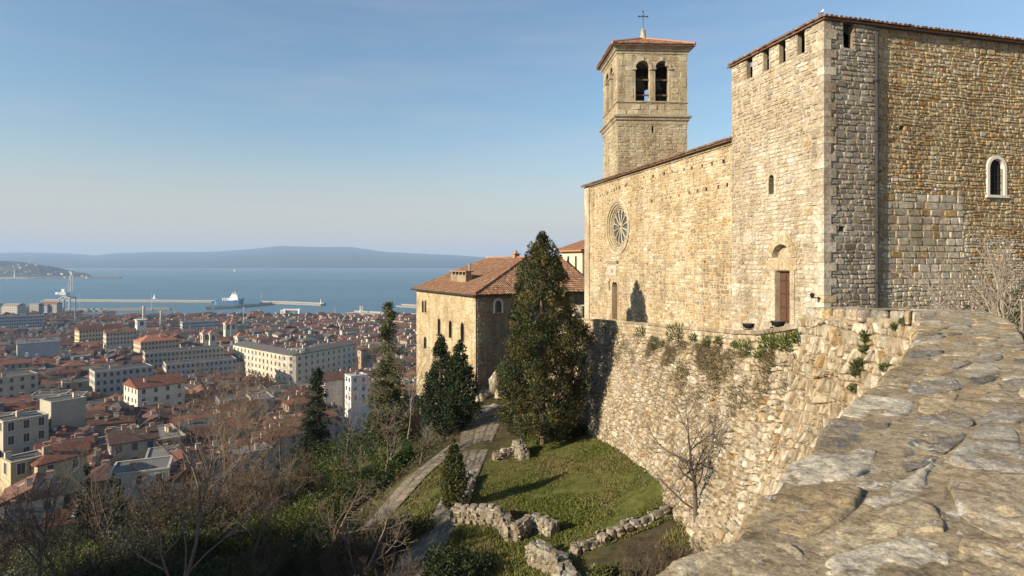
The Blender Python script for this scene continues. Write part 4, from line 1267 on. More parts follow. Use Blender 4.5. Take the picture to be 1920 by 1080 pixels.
    for i in range(4):
        a, b = cor[i], cor[(i + 1) % 4]; A = (b - a); L = np.linalg.norm(A); A = A / L
        m = (a + b) / 2; S = ap - m; sl = np.linalg.norm(S); S = S / sl; Nn = np.cross(A, S); Nn *= np.sign(Nn[2])
        tile_field(a, A, S, Nn, L, 0, lambda x, L=L, sl=sl: (-.03, sl * min(x, L - x) / (L / 2)), rg, tb, pal=lambda r: vary(mixc(pal_tile(r), (.25, .17, .11), .35), r, .7, 1.0))
    tb.build("tiles", M_TILE, rf, kind="stuff")
    for c in cor:
        mb = MB(); mb.tube([c + [0, 0, .1], ap + [0, 0, .1]], .11, 6, (.4, .19, .1)); mb.build("hip_ridge", M_TILE, rf)
    fin = MB().lathe(ap + [0, 0, -.1], [(.3, 0), (.32, .2), (.24, .3), (.2, .75), (.22, .82), (.1, 1.0), (.05, 1.02)], 10, (.5, .44, .33)).build("finial", M_STONE, rf)
    cr = empty("cross", (0, 0, 0)); cr.parent = bt
    z0 = ap[2] + .85
    q = np.array([ap[0], ap[1], 0])
    MB().tube([q + [0, 0, z0], q + [0, 0, z0 + 1.5]], .035, 6).build("upright", M_METAL, cr)
    MB().tube([q + U1 * -.36 + [0, 0, z0 + 1.1], q + U1 * .36 + [0, 0, z0 + 1.1]], .032, 6).build("crossbar", M_METAL, cr)
    for e in (U1 * -.36 + [0, 0, z0 + 1.1], U1 * .36 + [0, 0, z0 + 1.1], np.array([0, 0, z0 + 1.5])):
        MB().lathe(q + e - [0, 0, .07], [(.02, 0), (.075, .04), (.075, .1), (.02, .14)], 6).build("cross_tip", M_METAL, cr)
    for t in np.linspace(0, 2 * math.pi, 4, endpoint=False) + math.pi / 4:
        MB().tube([q + [0, 0, z0 + 1.1], q + U1 * .2 * math.cos(t) + [0, 0, z0 + 1.1 + .2 * math.sin(t)]], .014, 4).build("cross_ray", M_METAL, cr)
    # bells on their beams
    zc = a1[1] + zb
    for k, (uu, dd) in enumerate(((a1[0] + a1[2], 1.7), (a2[0] + a2[2], 1.9))):
        c = C0 + U1 * (uu / 2 + (.25 if k == 0 else 0)) + U2 * dd
        bz = zc + 1.35
        bell = empty("bell", c + [0, 0, bz], "bronze bell hanging in the %s arch of the bell tower" % ("daylit" if k == 0 else "darker"), "bell", "bells in the bell tower")
        MB().lathe(c + [0, 0, bz], [(.5, 0), (.47, .08), (.36, .35), (.3, .62), (.2, .74), (.06, .8)], 16, (.06, .05, .035)).build("bell_body", M_PAINTED, bell)
        MB().lathe(c + [0, 0, bz - .1], [(.05, 0), (.07, .05), (.03, .12), (.02, .4)], 8, (.03, .03, .03)).build("clapper", M_PAINTED, bell)
        MB().frame_box(c, U1, N1, -.6, .6, bz - c[2] + .82, bz - c[2] + 1.06, -.12, .12, (.07, .05, .035)).build("yoke", M_WOOD, bell)
    for o in (a1, a2):
        for vv, hh in ((1.72, .12), (.5, .12)):
            MB().frame_box(fr.O, U1, N1, o[0] - .1, o[2] + .1, o[1] + vv, o[1] + vv + hh, -.48, -.36, (.13, .075, .045)).build("bell_beam", M_WOOD, bt)
    for (u_, d_) in ((.62, 4.6), (2.9, 4.75), (4.7, 4.6), (3.6, 3.6), (4.4, 3.4)):
        MB().frame_box(fr.O, U1, N1, u_, u_ + .55, a1[1], H - .2, -d_ - .12, -d_ + .12, (.06, .045, .03)).build("bell_frame_post", M_WOOD, bt)
    MB().frame_box(fr.O, U1, N1, .5, W1 - .5, a1[1] + 2.0, H - .1, -3.9, -3.7, (.05, .04, .03)).build("bell_frame_boarding", M_WOOD, bt)
build_bell_tower()

# ------------------------------------------------------------------ old house below the church
def build_house():
    rg = random.Random(51)
    Lr = np.array([-.509, .861, 0]); Rr = np.array([.861, .509, 0])
    NLh = np.array([-.861, -.509, 0]); NRh = np.array([.509, -.861, 0])
    H0 = np.array([-3.35, 57.6, 0.0]); zb = -15.5; z_e = -3.05
    hs = empty("old_house", H0 + Rr * 6 + Lr * 7 + [0, 0, zb], "tall old stone house with lancet windows and a weathered red tile roof", "house")
    wl = Wall(H0 + [0, 0, zb], Lr, NLh); wr = Wall(H0 + [0, 0, zb], Rr, NRh)
    H = z_e - zb
    LL = wl.at(781, 600)[0]; LR = 14.0
    win = [rect_px(wl, 791.5, 563, 795, 586), rect_px(wl, 796.3, 563, 799.3, 586), rect_px(wl, 821, 597, 826, 630), rect_px(wl, 842, 601, 847.5, 634), rect_px(wl, 864, 605, 870.5, 641), rect_px(wl, 795, 631, 800, 654)]
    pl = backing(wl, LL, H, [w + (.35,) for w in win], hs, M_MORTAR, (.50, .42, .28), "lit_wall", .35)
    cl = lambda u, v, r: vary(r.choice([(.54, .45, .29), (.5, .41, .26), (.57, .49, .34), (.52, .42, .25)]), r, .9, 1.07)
    st = lay(LL, H, rg, (.2, .34), (.35, .8), .012, holes=[(a - .1, b - .1, c + .1, d + .1) for a, b, c, d in win], mask=lambda u, v: v > 1.2, color=cl, depth=(.006, .02), cut=(.1, .3))
    build_masonry(st, wl, pl, M_STONE, 0, 17, 2, .85)
    for w in win:
        uc = (w[0] + w[2]) / 2; r = (w[2] - w[0]) / 2
        we = empty("lancet_window", (0, 0, 0)); we.parent = hs
        mb = MB(); arch_fill(wl, uc, w[3] - r, r * .97, w[3] + .1, r + .1, -.3, .03, mb, (.46, .38, .26))
        for a, b in ((w[0] - .1, w[0]), (w[2], w[2] + .1)): mb.frame_box(wl.O, Lr, NLh, a, b, w[1], w[3] - r, -.3, .03, (.46, .38, .26))
        mb.build("frame", M_STONE, we)
        MB().frame_box(wl.O, Lr, NLh, w[0], w[2], w[1], w[3], -.33, -.28).build("pane", M_GLASS, we)
        MB().frame_box(wl.O, Lr, NLh, w[0] - .12, w[2] + .12, w[1] - .12, w[1] - .003, -.2, .06, (.5, .44, .33)).build("sill", M_STONE, we)
    rwin = rect_px(wr, 928, 565, 940, 585)
    arch_o = rect_px(wr, 921, 706, 936, 742)
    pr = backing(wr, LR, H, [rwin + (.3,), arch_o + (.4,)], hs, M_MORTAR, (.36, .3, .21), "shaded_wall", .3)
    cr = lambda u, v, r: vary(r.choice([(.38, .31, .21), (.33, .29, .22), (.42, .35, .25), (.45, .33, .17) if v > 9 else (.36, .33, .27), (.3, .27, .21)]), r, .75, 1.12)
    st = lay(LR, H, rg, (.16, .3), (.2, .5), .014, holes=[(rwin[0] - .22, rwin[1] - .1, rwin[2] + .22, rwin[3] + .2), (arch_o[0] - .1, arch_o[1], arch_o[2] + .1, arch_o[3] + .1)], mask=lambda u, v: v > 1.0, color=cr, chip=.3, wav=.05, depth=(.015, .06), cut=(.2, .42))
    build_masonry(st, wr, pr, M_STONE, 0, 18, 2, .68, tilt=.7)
    we = empty("window", (0, 0, 0)); we.parent = hs
    uc = (rwin[0] + rwin[2]) / 2; r = (rwin[2] - rwin[0]) / 2
    mb = MB(); arch_ring(wr, uc, rwin[3] - r * .7, r * .97, r + .2, -.25, .05, mb, (.6, .56, .48))
    for a, b in ((rwin[0] - .2, rwin[0]), (rwin[2], rwin[2] + .2)): mb.frame_box(wr.O, Rr, NRh, a, b, rwin[1] - .1, rwin[3] - r * .7, -.25, .05, (.6, .56, .48))
    mb.build("frame", M_WHITE, we)
    MB().frame_box(wr.O, Rr, NRh, rwin[0], rwin[2], rwin[1], rwin[3], -.28, -.24).build("pane", M_LEAD, we)
    for t in (.33, .66):
        MB().frame_box(wr.O, Rr, NRh, rwin[0], rwin[2], rwin[1] + (rwin[3] - rwin[1]) * t - .025, rwin[1] + (rwin[3] - rwin[1]) * t + .025, -.24, -.2, (.3, .2, .15)).build("glazing_bar", M_WOOD, we)
    MB().frame_box(wr.O, Rr, NRh, uc - .03, uc + .03, rwin[1], rwin[3], -.24, -.2, (.3, .2, .15)).build("glazing_bar", M_WOOD, we)
    # other two sides
    A, B_, C_ = H0 + Lr * LL, H0 + Lr * LL + Rr * LR, H0 + Rr * LR
    for a, b in ((A, B_), (B_, C_)): MB().add([a + [0, 0, zb], b + [0, 0, zb], b + [0, 0, z_e], a + [0, 0, z_e]], [[0, 1, 2, 3]], (.45, .38, .26)).build("rear_wall", M_MORTAR, hs)
    # roof: two slopes meeting on a hip, a flat valley behind (never seen)
    ov = .45; zr = .36
    def q(a, b, z): return H0 + Rr * a + Lr * b + [0, 0, z]
    e0 = q(-ov, -ov, z_e - .12); eL = q(-ov, LL + ov, z_e - .12); eR = q(LR + ov, -ov, z_e - .12)
    hp = q(9.5, 6.4, zr); rL = q(9.5, LL + ov, zr); rR = q(LR + ov, 6.4, zr); bk = q(LR + ov, LL + ov, zr)
    pts = [e0, eL, eR, hp, rL, rR, bk]
    V = np.array(pts + [p - [0, 0, .14] for p in pts])
    mb = MB().add(V, [[0, 3, 4, 1], [0, 2, 5, 3], [3, 5, 6, 4], [7, 8, 11, 10], [7, 10, 12, 9], [0, 1, 8, 7], [0, 7, 9, 2], [1, 4, 11, 8], [2, 9, 12, 5]], (.2, .11, .065))
    rf = mb.build("roof", M_TILE, hs)
    tb = MB()
    def slope(e, A, L, inner, hipfrac, hl):
        S = inner; sl = np.linalg.norm(S); S = S / sl; Nn = np.cross(A, S); Nn *= np.sign(Nn[2])
        tile_field(e, A, S, Nn, L, 0, lambda x: (-.05, min(sl, sl * x / hl)), rg, tb, pitch=.24, rad=.105, pal=lambda r: vary(mixc(pal_tile(r), (.27, .19, .12), .4), r, .65, .95))
    inL = q(9.5, -ov, zr) - e0
    slope(e0, Lr, LL + 2 * ov, inL, 0, 6.4 + ov)
    inR = q(-ov, 6.4, zr) - e0
    slope(e0, Rr, LR + 2 * ov, inR, 0, 9.5 + ov)
    tb.build("tiles", M_TILE, rf, kind="stuff")
    n = 22
    for i in range(n):
        a, b = e0 + (hp - e0) * i / n, e0 + (hp - e0) * (i + 1.08) / n
        MB().tube([a + [0, 0, .1], b + [0, 0, .13]], [.14, .115], 7, pal_tile(rg)).build("hip_tile", M_TILE, rf)
    for (p, s, n) in ((hp, rL, 18), (hp, rR, 10)):
        for i in range(n):
            a, b = p + (s - p) * i / n, p + (s - p) * (i + 1.08) / n
            MB().tube([a + [0, 0, .06], b + [0, 0, .09]], [.14, .115], 7, pal_tile(rg)).build("ridge_tile", M_TILE, rf)
    # gutters and the corner rain pipe
    MB().tube([q(-ov - .05, -ov, z_e - .2), q(-ov - .05, LL + ov, z_e - .2)], .08, 6).build("gutter", M_PIPE, hs)
    MB().tube([q(-ov, -ov - .05, z_e - .2), q(LR + ov, -ov - .05, z_e - .2)], .08, 6).build("gutter", M_PIPE, hs)
    MB().tube([q(-ov + .1, -ov, z_e - .2), q(-.1, -.12, z_e - .7), q(-.1, -.12, zb + 2.6)], .07, 7).build("rain_pipe", M_PIPE, hs)
    # eave boards in shade
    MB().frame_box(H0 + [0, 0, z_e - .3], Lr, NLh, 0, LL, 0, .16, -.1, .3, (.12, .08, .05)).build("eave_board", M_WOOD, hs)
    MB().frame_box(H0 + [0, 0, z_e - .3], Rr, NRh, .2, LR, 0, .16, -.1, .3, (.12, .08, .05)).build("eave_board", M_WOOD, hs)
    # long vented chimney and small ridge chimney
    def on_roof(a, b): return z_e - .12 + (a + ov) / (9.5 + ov) * (zr - z_e + .12)
    ch = empty("chimney", (0, 0, 0)); ch.parent = rf
    a_, b0, b1 = 2.3, 6.2, 10.0
    zc = on_roof(a_, 0)
    c0 = q(a_, (b0 + b1) / 2, zc - .4); L = b1 - b0; rz = math.atan2(Lr[1], Lr[0])
    MB().box(c0, (L, .75, 1.15), rz, (.34, .27, .19)).build("stack", M_STONE, ch)
    for i in range(5):
        p = q(a_, b0 + .2 + (L - .4) * i / 4, zc + .75)
        MB().box(p, (.16, .6, .32), rz, (.42, .34, .24)).build("vent_pier", M_STONE, ch)
    MB().box(q(a_, (b0 + b1) / 2, zc + 1.07), (L + .25, .95, .12), rz, (.34, .18, .1)).build("chimney_cap", M_TILE, ch)
    MB().lathe(q(a_ + .3, b0 + .5, zc + 1.0), [(.1, 0), (.1, .9), (.13, .92), (.13, 1.0)], 8, (.25, .2, .16)).build("flue", M_PAINTED, ch)
    c2 = empty("chimney", (0, 0, 0)); c2.parent = rf
    MB().box(q(9.5, 8.6, zr - .3), (.6, .6, .75), rz, (.4, .25, .16)).build("stack", M_STONE, c2)
    MB().box(q(9.5, 8.6, zr + .45), (.8, .8, .1), rz, (.35, .2, .12)).build("chimney_cap", M_TILE, c2)
    MB().lathe(q(9.5, 8.6, zr + .55), [(.2, 0), (.17, .25), (.22, .3)], 8, (.35, .2, .13)).build("flue", M_TILE, c2)
    an = empty("aerial", q(10.8, 6.4, zr), "thin television aerial on the ridge of the old house", "aerial")
    an.location = tuple(q(10.8, 6.4, zr))
    p = q(10.8, 6.4, zr)
    MB().tube([p, p + [0, 0, 1.9]], .03, 5).build("mast", M_METAL, an)
    MB().tube([p + [0, 0, 1.85], p + np.array([.55, 0, 1.88])], .022, 4).build("boom", M_METAL, an)
    for k in range(4): MB().tube([p + np.array([.1 + .13 * k, -.2, 1.87]), p + np.array([.1 + .13 * k, .2, 1.87])], .01, 4).build("rod", M_METAL, an)
    # arched doorway recess (sunlit white stone) and entrance terrace
    MB().frame_box(wr.O, Rr, NRh, arch_o[0], arch_o[2], arch_o[1], arch_o[3], -.42, -.38, (.2, .12, .08)).build("door", M_WOOD, hs)
build_house()

def flank_building():
    # small cream building between the house and the nave end
    rz = math.radians(27)
    c = P(1100, 470, 71); c = np.array([c[0], c[1], -9.0])
    b = empty("cream_annexe", c, "small cream rendered annexe with narrow windows behind the nave end", "building")
    w, d, h = 4.2, 4.5, 10.3
    MB().box(c, (w, d, h), rz, (.56, .47, .32)).build("wall", M_PAINT, b)
    U = np.array([math.cos(rz), math.sin(rz), 0]); N = np.array([math.sin(rz), -math.cos(rz), 0])
    U2 = np.array([-math.sin(rz), math.cos(rz), 0]); N2 = -U
    O2 = c - U * w / 2 - U2 * d / 2; 
    for k in (.25, .6):
        MB().frame_box(O2, U2, N2, d * k, d * k + .35, 7.5, 9.6, .0, .03).build("window", M_GLASS, b)
        MB().frame_box(O2, U, N, w * k, w * k + .35, 7.5, 9.6, .0, .03).build("window", M_GLASS, b)
    ov = .55; V = []
    for (a, e) in ((-1, -1), (1, -1), (1, 1), (-1, 1)): V.append(c + U * a * (w / 2 + ov) + U2 * e * (d / 2 + ov) + [0, 0, h])
    V.append(c + [0, 0, h + 1.25]); V += [v - [0, 0, .18] for v in V[:4]]
    rf = MB().add(np.array(V), [[0, 1, 4], [1, 2, 4], [2, 3, 4], [3, 0, 4], [0, 5, 6, 1], [1, 6, 7, 2], [2, 7, 8, 3], [3, 8, 5, 0], [8, 7, 6, 5]], (.42, .19, .1)).build("roof", M_TILE, b)
    rg = random.Random(3); tb = MB()
    for i in range(4):
        a, e = V[i], V[(i + 1) % 4]; A = e - a; L = np.linalg.norm(A); A /= L; S = V[4] - (a + e) / 2; sl = np.linalg.norm(S); S /= sl; Nn = np.cross(A, S); Nn *= np.sign(Nn[2])
        tile_field(a, A, S, Nn, L, 0, lambda x, L=L, sl=sl: (0, sl * min(x, L - x) / (L / 2)), rg, tb, pal=lambda r: vary(mixc(pal_tile(r), (.27, .19, .12), .4), r, .65, .95))
    tb.build("tiles", M_TILE, rf, kind="stuff")
flank_building()

# ------------------------------------------------------------------ ruins, steps, paths
def ground_at(x, y): return float(hill_z(x, y))
def rubble_wall(name, label, pts, h, th, seed, col=None, single=60, sink=.5):
    """free-standing dry wall along plan points; h: height above ground per point"""
    rg = random.Random(seed)
    pts = [np.array(p, dtype=float) for p in pts]; h = list(h)
    ctr = sum(pts) / len(pts)
    o = empty(name, (ctr[0], ctr[1], ground_at(*ctr) - sink), label, "wall")
    col = col or (lambda u, v, r: vary(r.choice([(.36, .31, .24), (.32, .27, .195), (.41, .365, .29), (.29, .255, .205), (.44, .4, .32)]), r, .75, 1.1))
    for i in range(len(pts) - 1):
        a, b = pts[i], pts[i + 1]; d = b - a; L = np.linalg.norm(d); U = np.array([*(d / L), 0]); N = np.array([U[1], -U[0], 0])
        z0 = min(ground_at(*a), ground_at(*b)) - sink
        ta, tb_ = ground_at(*a) + h[i] - z0, ground_at(*b) + h[i + 1] - z0
        topf = lambda u, ta=ta, tb_=tb_, L=L: ta + (tb_ - ta) * u / L + .16 * mnoise.noise(Vector((u * 1.6, seed * 1.7, i)))
        Hm = max(ta, tb_)
        for s, off in ((1, 0), (-1, 0)):
            w = Wall(np.array([*a, z0]) + N * s * th / 2, U, N * s)
            st = lay(L, Hm, rg, (.14, .26), (.18, .45), .012, color=col, wav=.06, chip=.3, depth=(.03, .11), cut=(.15, .4), top=lambda u: topf(u) - .04)
            build_masonry(st, w, o, M_RUBBLE, max(0, single // (len(pts) - 1)) if s == 1 else single // (2 * (len(pts) - 1)), seed + i, 2, .7, tilt=.8)
        # top stones
        u = 0
        while u < L:
            l = min(rg.uniform(.25, .5), L - u + .05); q = 0
            while q < th:
                t = rg.uniform(.2, .42); t = min(t, th - q)
                k = rg.uniform(.8, 1.1); z = z0 + topf(u + l / 2) - .16 + rg.uniform(-.05, .05)
                cc = np.array([*a, 0]) + U * (u + l / 2) + N * (-th / 2 + q + t / 2)
                cc[2] = z
                cc[2] += .08 * mnoise.noise(Vector((cc[0] * 1.3, cc[1] * 1.3, seed))) - .06
                rock_box(cc, (l * rg.uniform(.85, 1.08), t * rg.uniform(.85, 1.05), rg.uniform(.16, .3)), math.atan2(U[1], U[0]) + rg.uniform(-.25, .25), tuple(x * k for x in rg.choice([(.33, .305, .26), (.28, .26, .22), (.37, .345, .295), (.26, .24, .2)])), rg).build("top_stone", M_RUBBLE, o)
                q += t
            u += l
        core = MB()
        V = [np.array([*a, z0]) + N * s * (th / 2 - .02) for s in (-1, 1)] + [np.array([*b, z0]) + N * s * (th / 2 - .02) for s in (-1, 1)]
        V = V + [V[0] + [0, 0, ta - .1], V[1] + [0, 0, ta - .1], V[2] + [0, 0, tb_ - .1], V[3] + [0, 0, tb_ - .1]]
        core.add(np.array(V), [[4, 5, 7, 6], [0, 4, 6, 2], [1, 3, 7, 5], [0, 1, 5, 4], [2, 6, 7, 3]], (.3, .26, .19)); core.build("core", M_MORTAR, o)
def G(px, py, d): p = P(px, py, d); return (p[0], p[1])
rubble_wall("ruined_wall", "ruined foundation wall of grey blocks at the foot of the small cypress", [G(848, 1000, 25.8), G(936, 1000, 25.0)], [.8, .7], .5, 61, single=90)
rubble_wall("ruined_wall", "zigzag stub of ruined wall stepping between grass and ruin corner", [G(938, 1000, 25.0), G(962, 1022, 23.2), G(1000, 985, 24.4), G(1040, 1005, 23.2)], [.65, .55, .45, .5], .45, 62, single=70)
rubble_wall("ruined_wall", "thick broken wall stub of pale stone at the bottom edge of the lawn", [G(1000, 1040, 21.6), G(1050, 1080, 19.6), G(1070, 1120, 18.0)], [.6, .6, .5], .5, 63, single=60)
rubble_wall("low_wall", "long low stone wall slanting across the lower edge of the lawn", [G(1072, 1048, 20.6), G(1150, 1010, 21.4), G(1220, 982, 22.1), G(1295, 952, 22.8)], [.32, .32, .32, .3], .38, 64, single=60)
rubble_wall("ruined_wall", "small broken wall corner on the grass near the big cypress", [G(925, 866, 34.8), G(968, 852, 35.4), G(985, 866, 34.2), G(968, 842, 36.4)], [.4, .5, .5, .75], .45, 65, single=60)
rubble_wall("kerb_wall", "narrow stone edging beside the path behind the small cypress", [G(884, 892, 32.2), G(876, 920, 30.0), G(868, 945, 28.4)], [.45, .4, .45], .4, 66, single=40)

def paving(name, line, width, seed, n_single, label=None, lift=.03, tile=(.35, .75)):
    rg = random.Random(seed)
    pts, ss = resample([(x, y, 0) for x, y in line], .2)
    t = np.gradient(pts[:, :2], axis=0); t /= np.linalg.norm(t, axis=1, keepdims=True); N = np.c_[t[:, 1], -t[:, 0]]
    L = ss[-1]
    wd = lambda u: np.interp(u, np.linspace(0, L, len(width)), width)
    def mp(u, v, w):
        u, v, w = (np.asarray(x, dtype=float) for x in (u, v, w))
        c = np.stack([np.interp(u, ss, pts[:, k]) for k in (0, 1)], -1); n = np.stack([np.interp(u, ss, N[:, k]) for k in (0, 1)], -1)
        q = c + n * ((v - .5) * wd(u))[..., None]
        return np.c_[q, hill_z(q[..., 0], q[..., 1]) + lift + w * .6]
    us = np.linspace(0, L, int(L / .35)); vs = np.linspace(0, 1, 7)
    Ug, Vg = np.meshgrid(us, vs); V = mp(Ug.ravel(), Vg.ravel(), np.full(Ug.size, .02)); nx = len(us)
    i = np.arange(6)[:, None] * nx + np.arange(nx - 1)[None, :]
    Fs = np.stack([i, i + 1, i + nx + 1, i + nx], -1).reshape(-1, 4)
    o = tag(link(name, mesh_np(name, V, Fs, np.tile((.15, .13, .095), (len(V), 1)), [M_MORTAR], True)), kind="structure")
    col = lambda u, v, r: vary(r.choice([(.25, .225, .19), (.21, .19, .155), (.29, .265, .22), (.2, .185, .16)]), r, .75, 1.1)  # paver tones darkened in place of tree shade
    wm = float(np.mean(width))
    st = lay(L, wm, rg, tile, tile, .014, color=col, wav=.05, chip=.3, depth=(.03, .06), cut=(.15, .35))
    st = [(p / np.array([1, wm]), d, c) for p, d, c in st]
    build_masonry(st, mp, o, M_RUBBLE, n_single, seed, 2, .85, "paver", "paver_field")
paving("path", [G(935, 775, 50), G(905, 800, 45.5), G(888, 850, 37.5), G(865, 900, 32), G(842, 960, 28), G(810, 1010, 25.2), G(770, 1070, 22.5), G(700, 1150, 19.5)], [3.2, 3.1, 2.4, 1.9, 1.6, 1.7, 1.8, 1.8], 71, 130)
paving("side_path", [G(862, 838, 40.5), G(822, 868, 37.2), G(780, 900, 34.2), G(735, 932, 32), G(690, 960, 30)], [1.3, 1.5, 1.5, 1.5, 1.4], 72, 60, lift=.05, tile=(.45, .9))
# entrance platform with boulders in front of the old house
def steps():
    rg = random.Random(9)
    o = empty("entrance_steps", P(915, 765, 53), "stone steps climbing to the old house between two pale boulders", "steps")
    for i in range(4):
        p = P(917, 772 - i * 13, 51.5 + i * .75)
        MB().box(p - np.array([0, 0, 1.2]), (2.4 - .2 * i, .9, 1.25), math.radians(12), (.40, .36, .29)).build("step", M_STONE, o)
    def rock(c, s, seed, col):
        V = []; k, m = 12, 8
        for j in range(m + 1):
            for i in range(k):
                th = math.pi * j / m; ph = 2 * math.pi * i / k
                d = Vector((math.sin(th) * math.cos(ph), math.sin(th) * math.sin(ph), math.cos(th)))
                r = 1 + .35 * mnoise.fractal(d * 1.3 + Vector((seed, 0, 0)), 1, 2, 3)
                V.append(np.array(c) + np.array(d) * r * np.array(s))
        return MB().add(np.array(V), [[j * k + i, j * k + (i + 1) % k, (j + 1) * k + (i + 1) % k, (j + 1) * k + i] for j in range(m) for i in range(k)], col)
    for (px, py, d, s, lab, seed) in ((929, 722, 53.6, (.55, .35, 1.15), "upright pale pointed stone at the head of the house steps", 1), (948, 745, 52, (.9, .5, .75), "rounded pale boulder at the top of the house steps beside the big cypress", 2), (902, 748, 52, (.45, .45, .5), "small pale boulder beside the house steps near the dark conifer", 3), (932, 778, 50, (1.3, .8, .8), "broad pale boulder at the foot of the house steps", 4)):
        rock(P(px, py, d), s, seed * 3.3, (.54, .48, .37)).build("boulder", M_RUBBLE, None, True, label=lab, cat="boulder", group="boulders at the house steps")
steps()
rubble_wall("garden_wall", "rough garden wall running downhill from the lit corner of the old house", [G(783, 690, 57), G(720, 735, 52)], [3.4, 1.4], .5, 67, single=20)
rubble_wall("terrace_wall", "brown stone wall between the nave end and the old house", [(6.3, 52.5), (4.2, 55.5)], [8.0, 7.6], .6, 68, single=30)

# ------------------------------------------------------------------ floodlights on the terrace coping, corner lamp, gull
def flood(px, py, d, label, rz):
    p = P(px, py, d)
    o = empty("floodlight", p, label, "floodlight", "floodlights on the terrace coping")
    MB().lathe(p, [(.09, 0), (.09, .02), (.03, .03), (.03, .06)], 10, (.02, .02, .02)).build("foot", M_METAL, o)
    MB().tube([p + [-.17, 0, .16], p + [-.15, 0, .05], p + [.15, 0, .05], p + [.17, 0, .16]], .014, 5).build("bracket", M_METAL, o)
    hd = MB().lathe(p + [0, 0, .08], [(.08, 0), (.15, .05), (.19, .13), (.2, .15), (.2, .165)], 14, (.02, .02, .02)).build("lamp_head", M_METAL, o)
    MB().lathe(p + [0, 0, .246], [(.18, 0), (.18, .006)], 14).build("lens", M_GLASS, hd)
def cop(px):
    us = np.linspace(0, RET.L, 400); q = RET(us, np.full(400, 9.6), np.full(400, -.18)); k = np.argmin(np.abs(q[:, 0] / q[:, 1] * F + CX - px)); return q[k]
for px, lab in ((1404, "black floodlight on the terrace coping farther from the tower door"), (1459, "black floodlight on the terrace coping in front of the tower door")):
    q = cop(px); flood(CX + q[0] / q[1] * F, HY - (q[2] + .02) / q[1] * F, q[1], lab, 0)
q = TWL(.12, TWL.at(1546, 560)[1], .05)
lamp = empty("wall_lamp", q, "small black lamp bracket on the tower's pale corner stones", "lamp")
MB().tube([q, q + NL * .3 + [0, 0, .05], q + NL * .42 + [0, 0, .12]], .02, 5).build("bracket", M_METAL, lamp)
MB().lathe(q + NL * .42 + [0, 0, .02], [(.04, 0), (.09, .1), (.1, .16), (.03, .22)], 8).build("lamp_head", M_METAL, lamp)

def gull():
    p = K0 + UL * .35 + [0, 0, 10.14] - NL * .15
    SG = .72
    g = empty("gull", p, "white gull perched on the tower's tiled eave", "bird")
    # one continuous body: spine from tail to beak with radii
    sp = [(-.30, .20, .012, .05), (-.22, .215, .035, .07), (-.10, .235, .085, .09), (.02, .27, .115, .12), (.11, .33, .1, .11), (.16, .40, .062, .065), (.185, .455, .05, .05), (.20, .49, .056, .054), (.225, .515, .045, .045), (.255, .51, .022, .022), (.31, .495, .006, .008)]
    k = 12; V = []; A = (UL * .25 + UR * .97); B = np.cross([0, 0, 1.0], A)
    for x, z, ry, rz in sp:
        for i in range(k):
            t = 2 * math.pi * i / k
            V.append(p + A * x * SG + B * ry * math.cos(t) * SG + np.array([0, 0, (z + rz * math.sin(t)) * SG - .1]))
    n = len(sp)
    fs = [[j * k + i, j * k + (i + 1) % k, (j + 1) * k + (i + 1) % k, (j + 1) * k + i] for j in range(n - 1) for i in range(k)] + [list(range(k)), [(n - 1) * k + i for i in range(k)]]
    MB().add(np.array(V), fs, (.8, .8, .78)).build("body", M_PAINTED, g, True)
    for s in (-1, 1):
        W = [p + A * x * SG + B * s * y * SG + np.array([0, 0, z * SG - .1]) for x, y, z in ((.08, .115, .34), (-.06, .13, .31), (-.34, .05, .235), (-.3, .04, .2), (-.05, .12, .2), (.08, .115, .24))]
        MB().add(np.array(W), [[0, 1, 2, 3, 4, 5]], (.35, .36, .38)).build("wing", M_PAINTED, g)
        MB().tube([p + B * s * .05 + [0, 0, .1], p + B * s * .05 + [0, 0, -.12]], .012, 5, (.5, .3, .1)).build("leg", M_PAINTED, g)
gull()

# ------------------------------------------------------------------ plants
def leaf_quads(C, D, ln, wd, col, rng):
    """diamond leaves: centres C, long axes D"""
    n = len(C)
    D = D / (np.linalg.norm(D, axis=1, keepdims=True) + 1e-9)
    R = rng.normal(size=(n, 3)); S = np.cross(D, R); S /= (np.linalg.norm(S, axis=1, keepdims=True) + 1e-9)
    ln = np.broadcast_to(ln, (n,))[:, None]; wd = np.broadcast_to(wd, (n,))[:, None]
    V = np.stack([C - D * ln * .5, C + S * wd * .5, C + D * ln * .5, C - S * wd * .5], 1).reshape(-1, 3)
    Fs = np.arange(4 * n).reshape(-1, 4)
    return V, Fs, np.repeat(col, 4, 0)

def clump_crown(centres, radii, per, size, base, var, rng, up=.3, squash=.8, tip=None):
    """leaves gathered on small clumps; colours vary clump by clump and leaf by leaf"""
    n = len(centres)
    k = np.repeat(np.arange(n), per)
    d = rng.normal(size=(len(k), 3)); d /= np.linalg.norm(d, axis=1, keepdims=True)
    r = radii[k] * rng.uniform(.6, 1.03, len(k))
    C = centres[k] + d * r[:, None] * np.array([1, 1, squash])
    D = d + rng.normal(size=d.shape) * .6 + np.array([0, 0, up])
    cc = 1 + var * rng.normal(size=(n, 1)) * .6
    hue = rng.normal(size=(n, 1)) * var * .35
    col = np.array(base)[None, :] * np.clip(cc, .45, 1.7)
    col = col * np.clip(np.c_[1 + hue, np.ones((n, 1)), 1 - hue], .5, 1.6)
    if tip is not None: col = np.where(rng.random((n, 1)) < tip[0], np.array(tip[1])[None, :] * cc, col)
    col = col[k] * rng.uniform(.75, 1.25, (len(k), 1))
    s = size * rng.uniform(.6, 1.35, len(k))
    return leaf_quads(C, D, s, s * .55, col, rng)

def link_leaves(name, data, mat, parent):
    V, Fs, c = data
    off = np.array(root_loc(parent))
    return link(name, mesh_np(name, V - off, Fs, c, [mat]), parent)

